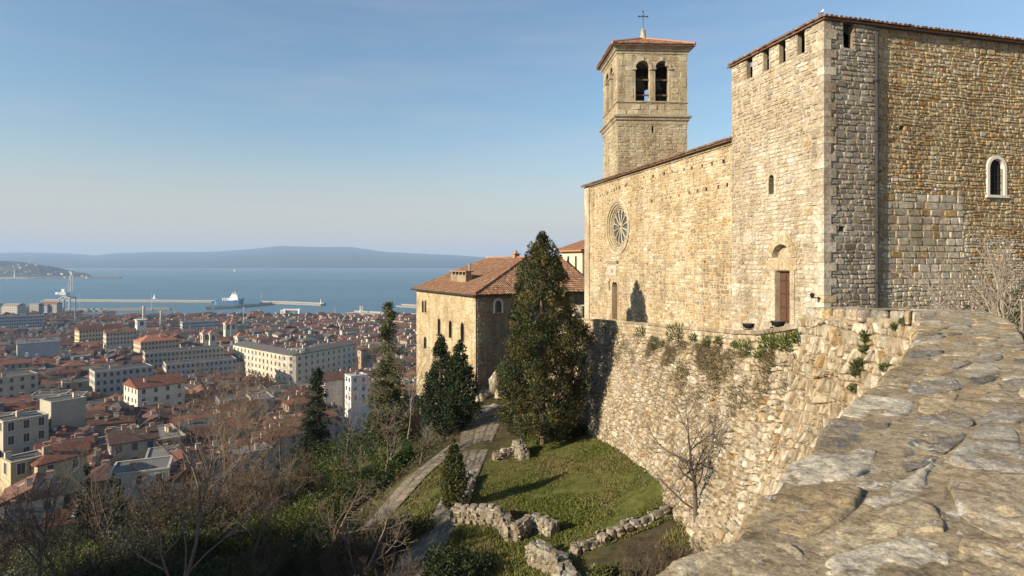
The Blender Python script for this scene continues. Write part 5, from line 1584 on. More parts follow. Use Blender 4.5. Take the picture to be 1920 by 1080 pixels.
def grow_tree(rng, h, r0, limbs=7, lv=3, spread=.9, first=.3, lean=(0, 0), wig=.12, up=.25, kids=(5, 4, 3), droop=0.0, reach=1.0, rf=(.36, .62), tw=.4):
    """list of (points, radii, level) of a bare tree standing on the origin"""
    out = []
    def branch(p, d, L, r, level, n=6):
        pts = [p]; dd = d / np.linalg.norm(d)
        for i in range(n - 1):
            dd = dd + rng.normal(size=3) * wig * (1 + .5 * level if level else tw) + np.array([0, 0, up * .12 - droop * level * .05]); dd /= np.linalg.norm(dd)
            pts.append(pts[-1] + dd * L / (n - 1))
        pts = np.array(pts)
        rr = np.linspace(r, r * (.3 if level else .25), n)
        out.append((pts, rr, level))
        if level >= lv: return
        m = limbs if level == 0 else kids[min(level - 1, len(kids) - 1)]
        for j in range(m):
            t = rng.uniform(first if level == 0 else .2, .98)
            x = t * (n - 1); i = min(int(x), n - 2); q = pts[i] + (pts[i + 1] - pts[i]) * (x - i)
            ax = pts[i + 1] - pts[i]; ax /= np.linalg.norm(ax)
            s = rng.normal(size=3); s -= ax * (s @ ax); s /= np.linalg.norm(s)
            a = rng.uniform(.45, 1.0) * spread
            nd = ax * math.cos(a) + s * math.sin(a) + np.array([0, 0, up * .6])
            rad = np.interp(x, np.arange(n), rr) * rng.uniform(*rf)
            branch(q, nd, L * rng.uniform(.38, .66) * (1.15 - .45 * t) * (reach if level == 0 else 1), rad, level + 1, 6 if level == 0 else 5)
    branch(np.zeros(3), np.array([lean[0], lean[1], 1.0]), h * .8, r0, 0, 8)
    return out

def tree_mesh(branches, base_col, rng, sides=(7, 5, 4, 3, 3), rmin=.004, tip_col=None):
    Vs, Fs, Cs, n = [], [], [], 0
    for pts, rr, lv in branches:
        V, f = tube_arrays(pts, np.maximum(rr, rmin), sides[min(lv, len(sides) - 1)])
        c = np.array(base_col if (tip_col is None or lv < 2) else tip_col) * rng.uniform(.75, 1.2)
        Vs.append(V); Fs.append(f + n); Cs.append(np.tile(c, (len(V), 1))); n += len(V)
    return np.vstack(Vs), np.vstack(Fs), np.vstack(Cs)

def bare_tree(name, label, loc, h, r0, seed, cat="tree", group=None, col=(.16, .13, .1), rz=0, tip=None, **kw):
    kw.setdefault('tw', .8); kw.setdefault('rf', (.45, .7))
    rng = np.random.default_rng(seed)
    br = grow_tree(rng, h, r0, **kw)
    o = empty(name, loc, label, cat, group)
    for nm, sel in (("trunk", lambda l: l == 0), ("branches", lambda l: l > 0)):
        V, f, c = tree_mesh([b for b in br if sel(b[2])], col, rng, tip_col=tip, rmin=.0045 if nm == "branches" else .01)
        link(nm, mesh_np(nm, V, f, c, [M_BARK], True), o)
    return o

def trunk_mesh(o, h, r, col, rng, bend=.03):
    z = np.linspace(-.4, h, 8); pts = np.c_[rng.normal(size=8) * bend * h * .1, rng.normal(size=8) * bend * h * .1, z]; pts[0, :2] = 0
    V, f = tube_arrays(pts, np.linspace(r, r * .3, 8), 8)
    link("trunk", mesh_np("trunk", V, f, np.tile(col, (len(V), 1)), [M_BARK], True), o)

def profile_tree(name, label, loc, prof, n, rad, per, size, base, seed, cat="tree", group=None, var=.35, lump=.2, trunk=(.2, .12), up=.8, tip=None, mat=None, shell=None):
    """evergreen with a given outline: prof = list of (height, radius)"""
    rng = np.random.default_rng(seed)
    prof = np.array(prof, dtype=float)
    o = empty(name, loc, label, cat, group)
    H = prof[-1, 0]
    hz = rng.uniform(prof[0, 0], H, n * 4)
    rr = np.interp(hz, prof[:, 0], prof[:, 1])
    keep = rng.random(len(hz)) < (rr / rr.max() + .12)
    hz, rr = hz[keep][:n], rr[keep][:n]
    a = rng.uniform(0, 2 * np.pi, len(hz))
    lm = np.array([mnoise.fractal(Vector((math.cos(x) * 1.2, math.sin(x) * 1.2, z * .55 + seed)), 1, 2, 3) for x, z in zip(a, hz)])
    q = np.sqrt(rng.uniform(shell or .3, 1.0, len(hz))) * (1 + lump * lm) * np.where(rng.random(len(hz)) < .06, 1.18, 1.0)
    C = np.c_[np.cos(a) * rr * q, np.sin(a) * rr * q, hz]
    R = rad * (.35 + .65 * np.clip(rr / rr.max(), .15, 1)) * rng.uniform(.7, 1.25, len(hz))
    V, Fs, c = clump_crown(C, R, per, size, base, var, rng, up=up, squash=1.25, tip=tip)
    link("crown", mesh_np("crown", V, Fs, c, [mat or M_NEEDLE]), o)
    trunk_mesh(o, H * .8, trunk[0], (.13, .10, .075), rng)
    return o

def at_ground(px, d, dz=0.0):
    x = (px - CX) / F * d
    return (x, d, ground_at(x, d) + dz)

# --- big cypress beside the path
cy = P(1017, 835, 37.5); cyz = ground_at(cy[0], cy[1])
s = 37.5 / F
prof = [((835 - y) * s, w * s) for y, w in ((815, 30), (800, 60), (770, 72), (740, 76), (700, 73), (650, 68), (600, 60), (560, 50), (520, 41), (490, 30), (465, 19), (450, 10), (440, 2))]
prof = [(h + .0, w) for h, w in prof]
profile_tree("cypress_tree", "tall broad olive-green cypress standing between path and rampart", (cy[0], cy[1], cyz), [(h + cy[2] - cyz, w) for h, w in prof], 620, .5, 150, .13, (.046, .048, .015), 5, var=.55, lump=.6, shell=.62, trunk=(.22, .1), tip=(.16, (.075, .07, .02)))
# dark shrub at its foot
# --- twin dark conifers in front of the house
for px, ytop, d, wpx, lab, sd in ((826, 628, 45.5, 31, "taller dark conifer of the close pair before the old house", 6), (862, 640, 45.0, 30, "shorter dark conifer of the close pair before the old house", 7)):
    l = at_ground(px, d); top = (HY - ytop) / F * d; H = top - l[2]; s = d / F
    profile_tree("conifer_tree", lab, l, [(.5, 12 * s), (1.0, wpx * s * 1.0), (2.0, wpx * s * 1.1), (H * .5, wpx * s * .95), (H * .72, wpx * s * .62), (H * .9, wpx * s * .3), (H, .03)], 240, .46, 90, .14, (.022, .036, .013), sd, group="conifers before the old house", lump=.9, shell=.5, trunk=(.14, .1), tip=(.1, (.045, .055, .02)))
# --- small cypress by the path
l = at_ground(851, 27.5); s = 27.5 / F; H = (HY - 825) / F * 27.5 - l[2]
profile_tree("small_cypress", "small narrow cypress beside the ruined wall and the path", l, [(.1, 10 * s), (.4, 20 * s), (H * .4, 23 * s), (H * .65, 19 * s), (H * .85, 10 * s), (H, .02)], 260, .2, 34, .1, (.075, .08, .02), 8, var=.35, lump=.3, trunk=(.06, .04))

def spruce(name, label, loc, H, R, seed, base, tiers, group=None, sparse=1.0, per=26, leaf=.16):
    """conifer with separate drooping boughs"""
    rng = np.random.default_rng(seed)
    o = empty(name, loc, label, "tree", group)
    Cs, Ds, bl = [], [], []
    for z in np.linspace(H * .12, H * .985, tiers):
        t = z / H; L = R * (1 - t) ** .85 * rng.uniform(.75, 1.15) + .12
        for j in range(int(5 + 3 * (1 - t))):
            if rng.random() > sparse: continue
            a = rng.uniform(0, 6.28); l = L * rng.uniform(.6, 1.1)
            n = 5; x = np.linspace(0, 1, n)
            pts = np.c_[np.cos(a) * l * x, np.sin(a) * l * x, z + l * (.25 * x - .45 * x ** 2)]
            bl.append((pts, np.linspace(.035 * (1 - t) + .012, .006, n), 2))
            m = int(per * (l / R + .25)); q = rng.uniform(.12, 1.03, m)
            c = np.stack([np.interp(q, x, pts[:, k]) for k in range(3)], 1) + rng.normal(size=(m, 3)) * np.array([.16, .16, .1])
            Cs.append(c); Ds.append(np.tile(pts[-1] - pts[0], (m, 1)) / l + rng.normal(size=(m, 3)) * .5 + np.array([0, 0, .15]))
    C, D = np.vstack(Cs), np.vstack(Ds)
    col = np.array(base) * rng.uniform(.6, 1.5, (len(C), 1))
    V, Fs, c = leaf_quads(C, D, leaf * rng.uniform(.7, 1.5, len(C)), leaf * .35, col, rng)
    link("crown", mesh_np("crown", V, Fs, c, [M_NEEDLE]), o)
    V, f, c = tree_mesh(bl, (.11, .085, .06), rng); link("branches", mesh_np("branches", V, f, c, [M_BARK], True), o)
    trunk_mesh(o, H * .97, H * .016 + .05, (.12, .095, .07), rng)
    return o
for px, ytop, d, R, lab, sd, base, tiers, sp in ((728, 566, 50, 2.9, "tall ragged spruce rising above the harbour line beside the house", 21, (.062, .07, .024), 46, .62), (595, 690, 52, 2.7, "short dark fir poking out of the hillside scrub", 22, (.02, .034, .014), 44, 1.0)):
    l = at_ground(px, d); H = (HY - ytop) / F * d - l[2]
    spruce("spruce_tree", lab, l, H, R, sd, base, tiers, None, sp, per=120, leaf=.24)
for px, ytop, d, wd, lab, sd in ((163, 868, 44, .8, "slim dark cypress spire among scrub, nearer the harbour crane side", 23), (213, 885, 42, 1.0, "slim dark cypress spire among scrub, nearer the tall bare tree", 24)):
    l = at_ground(px, d); H = (HY - ytop) / F * d - l[2]
    profile_tree("slim_cypress", lab, l, [(.3, wd * .6), (H * .3, wd), (H * .6, wd * .8), (H * .85, wd * .4), (H, .02)], 170, .34, 30, .15, (.018, .03, .012), sd, group="slim cypress spires in the scrub", lump=.5, trunk=(.1, .05))

# --- evergreen bushes
def bush(name, label, loc, rx, ry, rz, n, rad, per, leaf, base, seed, group=None, var=.4, tip=None):
    rng = np.random.default_rng(seed)
    o = empty(name, loc, label, "bush", group)
    d = rng.normal(size=(n, 3)); d /= np.linalg.norm(d, axis=1, keepdims=True); d[:, 2] = np.abs(d[:, 2]) * 1.0 - .12
    lm = np.array([1 + .35 * mnoise.fractal(Vector((x[0] * 1.5, x[1] * 1.5, x[2] * 1.5 + seed)), 1, 2, 3) for x in d])
    C = d * lm[:, None] * np.sqrt(rng.uniform(.35, 1, (n, 1))) * np.array([rx, ry, rz])
    R = rad * rng.uniform(.6, 1.3, n)
    V, Fs, c = clump_crown(C, R, per, leaf, base, var, rng, up=.4, squash=.8, tip=tip)
    link("foliage", mesh_np("foliage", V, Fs, c, [M_LEAF]), o)
    br = []
    for k in range(9):
        t = C[rng.integers(n)] * .85; m = np.array([t[0] * .3, t[1] * .3, t[2] * .55])
        br.append((np.array([np.array([rng.normal() * .1, rng.normal() * .1, -.4]), m, t]), np.array([.05, .035, .012]), 2))
    V, f, c = tree_mesh(br, (.12, .095, .07), rng); link("stems", mesh_np("stems", V, f, c, [M_BARK], True), o)
    return o
OLIVE, DEEP, GREY, LIME, BROWN = (.068, .078, .015), (.026, .038, .012), (.07, .075, .045), (.085, .11, .02), (.075, .055, .03)  # DEEP holds the lower slope's shade in the leaf colour
BUSH = [  # px, py (centre), d, rx, rz, colour, label
    (530, 935, 30, 2.4, 2.0, OLIVE, "largest rounded olive-green bush on the slope below the path"),
    (440, 960, 28, 1.9, 1.5, OLIVE, "rounded olive bush just below the largest one, crossed by bare twigs"),
    (600, 900, 34, 1.6, 1.2, OLIVE, "smaller olive bush behind the largest one, under grey twigs"),
    (350, 985, 27, 1.7, 1.4, (.05, .062, .014), "dusky olive bush behind the tall pale-barked bare tree"),
    (240, 965, 30, 1.7, 1.3, GREY, "greyish silver-green bush on the lower slope"),
    (140, 1005, 28, 1.6, 1.2, (.06, .075, .018), "yellow-green bush low on the slope nearest the roofs"),
    (60, 1010, 28, 1.5, 1.2, GREY, "grey-green bush at the very edge of the slope above the roofs"),
    (300, 1050, 23, 1.6, 1.1, DEEP, "dark bush at the bottom edge under the tall bare tree"),
    (190, 1062, 23, 1.5, 1.0, DEEP, "dark bush at the bottom edge between bare saplings"),
    (60, 1075, 22, 1.5, 1.0, (.035, .045, .014), "dark olive bush in the bottom corner of the slope"),
    (430, 1060, 22, 1.5, 1.0, (.045, .055, .016), "dull olive bush at the bottom edge below the round bushes"),
    (560, 1035, 24, 1.3, .9, (.04, .052, .016), "low olive bush under the leaning bare tree"),
    (855, 1062, 21, 1.0, .8, DEEP, "dark low bush beside the path at the bottom edge"),
    (640, 775, 46, 2.2, 1.8, (.055, .065, .02), "green-brown shrub mass beside the short fir"),
    (590, 830, 42, 2.2, 1.7, (.035, .055, .014), "fresh green shrub below the short fir"),
    (660, 835, 40, 2.0, 1.5, (.06, .072, .018), "yellowish green shrub halfway along the scrub bank"),
    (720, 850, 40, 1.5, 1.8, LIME, "bright ivy-covered shrub at the top of the side path"),
    (560, 790, 48, 1.8, 1.4, (.045, .05, .02), "dull shrub on the far side of the short fir"),
    (757, 845, 41, 1.0, 2.0, (.04, .075, .014), "ivy-clad post-like shrub beside the side path"),
    (690, 790, 45, 1.5, 1.5, (.05, .055, .02), "olive shrub at the foot of the ragged spruce"),
    (1075, 800, 37.8, 1.0, 1.1, (.018, .03, .01), "very dark shrub tucked behind the big cypress trunk"),
    (1350, 985, 20, .9, .7, (.085, .1, .02), "low green shrub at the rampart foot behind the bare tree"),
    (1140, 1070, 17.5, .7, .5, (.06, .07, .02), "small green shrub in the dry scrub at the bottom edge"),
    (500, 810, 52, 2.6, 2.4, (.04, .05, .018), "tall dull green shrub under the tall brown bare trees"),
    (615, 755, 50, 2.0, 2.2, (.05, .065, .02), "upright green shrub just behind the short fir"),
    (675, 760, 50, 2.0, 1.8, (.055, .06, .024), "olive-brown shrub halfway between fir and ragged spruce"),
    (715, 815, 44, 1.6, 1.6, (.04, .062, .014), "green shrub below the ragged spruce trunk"),
    (60, 925, 52, 2.6, 2.2, (.05, .058, .02), "dull green bush right below the small yellow houses"),
    (125, 925, 50, 2.4, 2.0, (.04, .052, .016), "dark green bush between the yellow houses and the slim cypress spires"),
    (110, 945, 40, 2.2, 1.8, (.04, .05, .016), "broad dull bush below the slim cypress spires"),
    (20, 985, 36, 2.0, 1.6, (.05, .055, .02), "brownish green bush at the slope edge beside the frame"),
    (290, 900, 40, 2.3, 1.9, (.06, .055, .025), "brown-green bush before the red roofs, behind the tall bare tree"),
    (380, 890, 38, 2.0, 1.6, (.045, .05, .02), "dim bush between the tall bare tree and the largest olive bush"),
    (470, 860, 44, 2.3, 2.0, (.06, .05, .026), "brownish bush beneath the russet bare tree"),
    (540, 860, 40, 2.0, 1.5, (.05, .06, .018), "mid-green bush above the largest olive bush"),
    (620, 960, 28, 1.4, 1.1, (.035, .045, .014), "shaded bush between olive bushes and the bare thicket"),
    (700, 880, 36, 1.5, 1.3, (.03, .045, .012), "deep green bush edging the side path"),
    (770, 985, 26, .9, .6, (.07, .075, .02), "low yellow-green bush between the two paths"),
    (390, 1080, 20, 1.4, 1.0, (.03, .04, .012), "dark bush at the bottom edge beside the tall bare tree's foot"),
    (660, 1085, 19, 1.2, .8, (.05, .05, .02), "low brownish bush at the bottom edge under the leaning bare tree"),
    (180, 905, 46, 2.2, 2.0, (.05, .045, .022), "brown bush behind the slim cypress spires"),
]
for i, (px, py, d, rx, rz, c, lab) in enumerate(BUSH):
    x = (px - CX) / F * d; zc = (HY - py) / F * d
    if px < 1000 and px != 757: rx *= 1.3; rz *= 1.3
    g = ground_at(x, d); z = max(g - .1, zc - rz * .6) if zc - rz > g + .6 else min(g + .1, zc - rz * .35)
    if zc - g > rz * 1.2: rz = (zc - g) * .85; z = g
    per = 44 if d < 32 else 26
    bush("evergreen_bush", lab, (x, d, z), rx, rx * .9, rz, int(108 * max(rx, .7)), .36 * (rx / 1.6) ** .5, per, .105 if d < 32 else .13, c, 300 + i, "evergreen bushes on the slope", tip=(.18, tuple(1.55 * q for q in c)))

# unseen trees added on the sunward side to shade the lower slope
for i, (x, y, H, R) in enumerate(((-26, 11, 15, 3.6), (-29, 16.5, 13, 3.2), (-33, 9, 19, 4.2), (-30, 4, 17, 4.0), (-24, 5, 14, 3.4))):
    profile_tree("added_shade_tree", "added shade tree on the sunward slope, out of view, %s in line" % ordinal(i), (x, y, ground_at(x, y)), [(2.0, R * .5), (H * .3, R), (H * .6, R * 1.05), (H * .85, R * .7), (H, R * .15)], 240, 1.15, 50, .5, (.03, .04, .014), 420 + i, group="added shade trees on the sunward slope", lump=.5, trunk=(.35, .2), mat=M_LEAF)

# --- bare trees
BARE = [  # px, py of the top, d, radius, label, kwargs
    (330, 790, 21, .085, "tall pale-barked bare tree with upswept limbs on the lower slope", dict(limbs=10, lv=3, first=.18, kids=(6, 5, 3), spread=.75, reach=1.1, rf=(.5, .75), tw=1.1, wig=.16), (.2, .17, .135)),
    (80, 880, 24, .07, "thin bare sapling beside the roofs at the slope edge", dict(limbs=8, lv=3, kids=(5, 4, 3)), (.15, .12, .09)),
    (215, 850, 32, .09, "bare tree between the two slim cypress spires", dict(limbs=10, lv=3, kids=(6, 5, 3)), (.14, .11, .085)),
    (395, 760, 48, .085, "brown bare tree standing before the red roofs, nearest the pale-barked tree", dict(limbs=14, lv=3, kids=(7, 6, 5)), (.17, .125, .09)),
    (440, 705, 55, .1, "tall brown bare tree in front of the long pale block", dict(limbs=15, lv=3, kids=(8, 7, 5)), (.19, .13, .085)),
    (485, 690, 57, .1, "russet twigged bare tree in front of the curved block corner", dict(limbs=15, lv=3, kids=(8, 7, 5)), (.2, .125, .075)),
    (535, 730, 50, .08, "bare tree with fine brown twigs beside the short fir", dict(limbs=14, lv=3, kids=(7, 6, 5)), (.18, .13, .09)),
    (690, 640, 50, .085, "bare tree on the roof side of the ragged spruce", dict(limbs=13, lv=3, kids=(7, 6, 4)), (.2, .165, .13)),
    (762, 665, 48, .08, "pale bare tree between the ragged spruce and the house wall", dict(limbs=13, lv=3, kids=(7, 6, 4)), (.24, .2, .16)),
    (650, 720, 46, .075, "slender bare tree above the green-brown shrub mass", dict(limbs=12, lv=3, kids=(7, 5, 4)), (.19, .155, .12)),
    (610, 880, 27, .07, "leaning bare tree with reddish forked stems over the olive bushes", dict(limbs=9, lv=3, kids=(6, 5, 3), lean=(.45, .1), first=.2), (.19, .14, .11)),
    (660, 930, 22, .06, "low leaning bare tree at the bottom edge beside the path", dict(limbs=9, lv=3, kids=(6, 5, 3), lean=(.6, 0), first=.15), (.2, .155, .12)),
    (720, 780, 38, .08, "thin bare tree on the bank beside the side path", dict(limbs=9, lv=3, kids=(6, 5, 3)), (.22, .17, .13)),
    (785, 800, 38, .06, "small bent bare sapling where the two paths part", dict(limbs=7, lv=3, kids=(5, 4, 3), lean=(.3, 0)), (.22, .19, .15)),
    (1308, 785, 19.6, .105, "bare tree with wide low branches against the rampart wall", dict(limbs=15, lv=3, kids=(7, 6, 4), first=.2, spread=1.3, up=.08, reach=1.0, wig=.13), (.1, .078, .065)),
    (20, 960, 19, .05, "bare twiggy sapling in the bottom corner", dict(limbs=8, lv=3, kids=(5, 4, 3), lean=(.2, 0)), (.17, .135, .1)),
    (450, 880, 24, .06, "forked bare tree in front of the largest olive bush", dict(limbs=8, lv=3, kids=(5, 5, 3), lean=(.25, 0), first=.2), (.17, .135, .105)),
    (130, 930, 22, .055, "slender bare tree with drooping twigs low on the slope", dict(limbs=8, lv=3, kids=(5, 4, 3), lean=(-.2, 0)), (.16, .13, .1)),
]
for i, (px, ytop, d, r0, lab, kw, col) in enumerate(BARE):
    l = at_ground(px, d, -.2); H = ((HY - ytop) / F * d - l[2]) * 1.15
    bare_tree("bare_tree", lab, l, H, r0, 500 + i, group="bare winter trees", col=col, tip=tuple(1.1 * c for c in col), **kw)

# --- leafless thicket shrubs: a few kinds, many individuals
def thicket_proto(seed, col):
    rng = np.random.default_rng(seed)
    br = []
    for k in range(11):
        a = rng.uniform(0, 6.28); sub = grow_tree(rng, rng.uniform(.8, 1.5), rng.uniform(.010, .018), limbs=5, lv=2, first=.2, lean=(.7 * math.cos(a), .7 * math.sin(a)), kids=(4,), spread=.8)
        o = np.array([rng.normal() * .15, rng.normal() * .15, 0]); br += [(p + o, r, l + 2) for p, r, l in sub]
    V, f, c = tree_mesh(br, col, rng, rmin=.0045)
    return mesh_np("twigs", V, f, c, [M_BARK], True)
TH = [thicket_proto(600 + k, c) for k, c in enumerate([(.12, .085, .055), (.10, .07, .048), (.14, .105, .07), (.085, .06, .042)])]
rg = random.Random(88)
THK = []
def thickets(zone, n, smin, smax, where):
    k = 0; tries = 0
    while k < n and tries < n * 30:
        tries += 1
        px, d = rg.uniform(zone[0], zone[1]), rg.uniform(zone[2], zone[3])
        x = (px - CX) / F * d
        if inside(LAWN, np.array([x]), np.array([d]))[0]: continue
        z = ground_at(x, d)
        THK.append((x, d, z - .05, rg.uniform(smin, smax), where, k)); k += 1
thickets((600, 770, 20, 27), 16, .8, 1.3, "between the leaning bare tree and the path")
thickets((0, 330, 20, 34), 26, 1.0, 1.9, "on the lowest slope near the roofs")
thickets((330, 640, 20, 36), 20, .9, 1.6, "around the olive bushes")
thickets((380, 780, 37, 56), 26, 1.0, 1.8, "on the wooded bank before the town")
thickets((1170, 1340, 15.5, 18.5), 12, .6, 1.0, "below the rampart")
groups = {}
for t in THK: groups.setdefault(t[4], []).append(t)
for where, lst in groups.items():
    lst.sort(key=lambda t: t[0] / t[1])
    for k, (x, d, z, s, _, _) in enumerate(lst):
        o = link("thicket_shrub", TH[rg.randrange(4)], None, (x, d, z))
        o.scale = (s, s, s * rg.uniform(.8, 1.2)); o.rotation_euler = (0, 0, rg.uniform(0, 6.28))
        tag(o, "leafless shrub %s, %s from the harbour-crane side" % (where, ordinal(k)), "shrub", "leafless thicket shrubs " + where)
# taller bare scrub along the brow of the slope, before the town
def scrub_proto(seed, col):
    rng = np.random.default_rng(seed); br = []
    for k in range(5):
        a = rng.uniform(0, 6.28); sub = grow_tree(rng, rng.uniform(3.6, 5.2), rng.uniform(.04, .07), limbs=9, lv=3, first=.25, lean=(.35 * math.cos(a), .35 * math.sin(a)), kids=(6, 5), spread=.8)
        o = np.array([rng.normal() * .3, rng.normal() * .3, 0]); br += [(p + o, r, l + 1) for p, r, l in sub]
    V, f, c = tree_mesh(br, col, rng, rmin=.009)
    return mesh_np("twigs", V, f, c, [M_BARK], True)
SCR = [scrub_proto(640 + k, c) for k, c in enumerate([(.11, .078, .05), (.125, .085, .055), (.095, .07, .048)])]
lst = []
for px0, px1, n in ((-30, 340, 8), (340, 600, 6)):
    for i in range(n):
        px = px0 + (px1 - px0) * (i + rg.random()) / n; d = rg.uniform(38, 56)
        top = np.interp(px, [-40, 0, 150, 300, 420, 560, 640, 700, 790], [975, 960, 915, 880, 870, 840, 800, 790, 790]) + rg.uniform(0, 60)
        x = (px - CX) / F * d; z = ground_at(x, d); h = (HY - top) / F * d - z
        if h > 1.2: lst.append((px, x, d, z, min(h, 9)))
lst.sort()
for k, (px, x, d, z, h) in enumerate(lst):
    o = link("scrub_tree", SCR[rg.randrange(3)], None, (x, d, z - .1)); s = h / 4.6
    o.scale = (s, s, s); o.rotation_euler = (0, 0, rg.uniform(0, 6.28))
    tag(o, "leafless many-stemmed tree on the brow above the roofs, %s from the harbour-crane side" % ordinal(k), "tree", "bare scrub trees on the brow")

# --- undergrowth carpet (ivy, bramble, fallen leaves): nobody could count it
def undergrowth():
    rng = np.random.default_rng(7)
    n = 60000
    px = rng.uniform(-60, 840, n); d = np.exp(rng.uniform(math.log(17), math.log(62), n))
    x = (px - CX) / F * d; y = d
    okm = ~(inside(LAWN, x, y) | inside(VERGE, x, y) | inside(NEAR, x, y))
    # keep the paths clear
    for line, w in ((PATH1, 1.25), (PATH2, 1.2)):
        L, _ = resample([(a, b, 0) for a, b in line], .6)
        dist = np.min(np.hypot(x[:, None] - L[None, :, 0], y[:, None] - L[None, :, 1]), axis=1); okm &= dist > w
    x, y = x[okm], y[okm]
    z = hill_z(x, y)
    nn = np.array([mnoise.noise(Vector((a * .3, b * .3, 0))) for a, b in zip(x, y)])
    hgt = np.abs(rng.normal(size=len(x))) * (.25 + .3 * np.clip(nn + .3, 0, 1))
    C = np.c_[x, y, z + hgt * .6]
    D = rng.normal(size=C.shape) + np.array([0, 0, .7])
    green = (nn + rng.normal(size=len(x)) * .35) > -.08
    base = np.where(green[:, None], np.array([[.04, .052, .014]]), np.array([[.085, .06, .036]])) * rng.uniform(.5, 1.5, (len(x), 1))
    V, Fs, c = leaf_quads(C, D, .16 * rng.uniform(.6, 1.6, len(x)) * (y / 30) ** .4, .09 * (y / 30) ** .4, base, rng)
    tag(link("undergrowth", mesh_np("undergrowth", V, Fs, c, [M_LEAF])), "brown and green undergrowth covering the wooded slope", None, None, "stuff")
PATH1 = [G(935, 775, 50), G(905, 800, 45.5), G(888, 850, 37.5), G(865, 900, 32), G(842, 960, 28), G(810, 1010, 25.2), G(770, 1070, 22.5), G(700, 1150, 19.5)]
PATH2 = [G(862, 838, 40.5), G(822, 868, 37.2), G(780, 900, 34.2), G(735, 932, 32), G(690, 960, 30)]
undergrowth()

# --- grass
def grass():
    rng = np.random.default_rng(17)
    Vs, Fs, Cs, n0 = [], [], [], 0
    for poly, n, h in ((LAWN, 90000, .085), (VERGE, 12000, .14), (NEAR, 20000, .13), (SIDE, 8000, .2)):
        lo, hi = poly.min(0), poly.max(0)
        x = rng.uniform(lo[0], hi[0], n * 2); y = rng.uniform(lo[1], hi[1], n * 2)
        m = inside(poly, x, y); x, y = x[m][:n], y[m][:n]
        okm = np.ones(len(x), dtype=bool)
        for line, w in ((PATH1, .95), (PATH2, .95)):
            L, _ = resample([(a, b, 0) for a, b in line], .5)
            okm &= np.min(np.hypot(x[:, None] - L[None, :, 0], y[:, None] - L[None, :, 1]), axis=1) > w
        x, y = x[okm], y[okm]
        z = hill_z(x, y)
        nn = np.array([mnoise.fractal(Vector((a * .28, b * .28, 3)), 1, 2, 3) for a, b in zip(x, y)])
        f2 = np.array([mnoise.noise(Vector((a * 1.4, b * 1.4, 9))) for a, b in zip(x, y)])
        hh = h * rng.uniform(.5, 1.4, len(x)) * (1 + .6 * np.clip(f2, -.6, 1))
        a = rng.uniform(0, 6.28, len(x)); w = .035 * rng.uniform(.7, 1.4, len(x)); ln = rng.normal(size=(len(x), 2)) * .45 * hh[:, None]
        b = np.c_[x, y, z - .02]
        V = np.stack([b + np.c_[np.cos(a) * w, np.sin(a) * w, 0 * a], b - np.c_[np.cos(a) * w, np.sin(a) * w, 0 * a], b + np.c_[ln, hh]], 1).reshape(-1, 3)
        dry = np.clip(.35 - nn * .9 + rng.normal(size=len(x)) * .2, 0, 1)[:, None]
        c = np.array([[.105, .125, .024]]) * (1 - dry) + np.array([[.19, .155, .065]]) * dry
        c = c * rng.uniform(.6, 1.35, (len(x), 1))
        Vs.append(V); Cs.append(np.repeat(c, 3, 0)); Fs.append(np.arange(3 * len(x)).reshape(-1, 3) + n0); n0 += 3 * len(x)
    tag(link("grass", mesh_np("grass", np.vstack(Vs), np.vstack(Fs), np.vstack(Cs), [M_GRASS])), "short winter grass of the lawn below the rampart", None, None, "stuff")
grass()

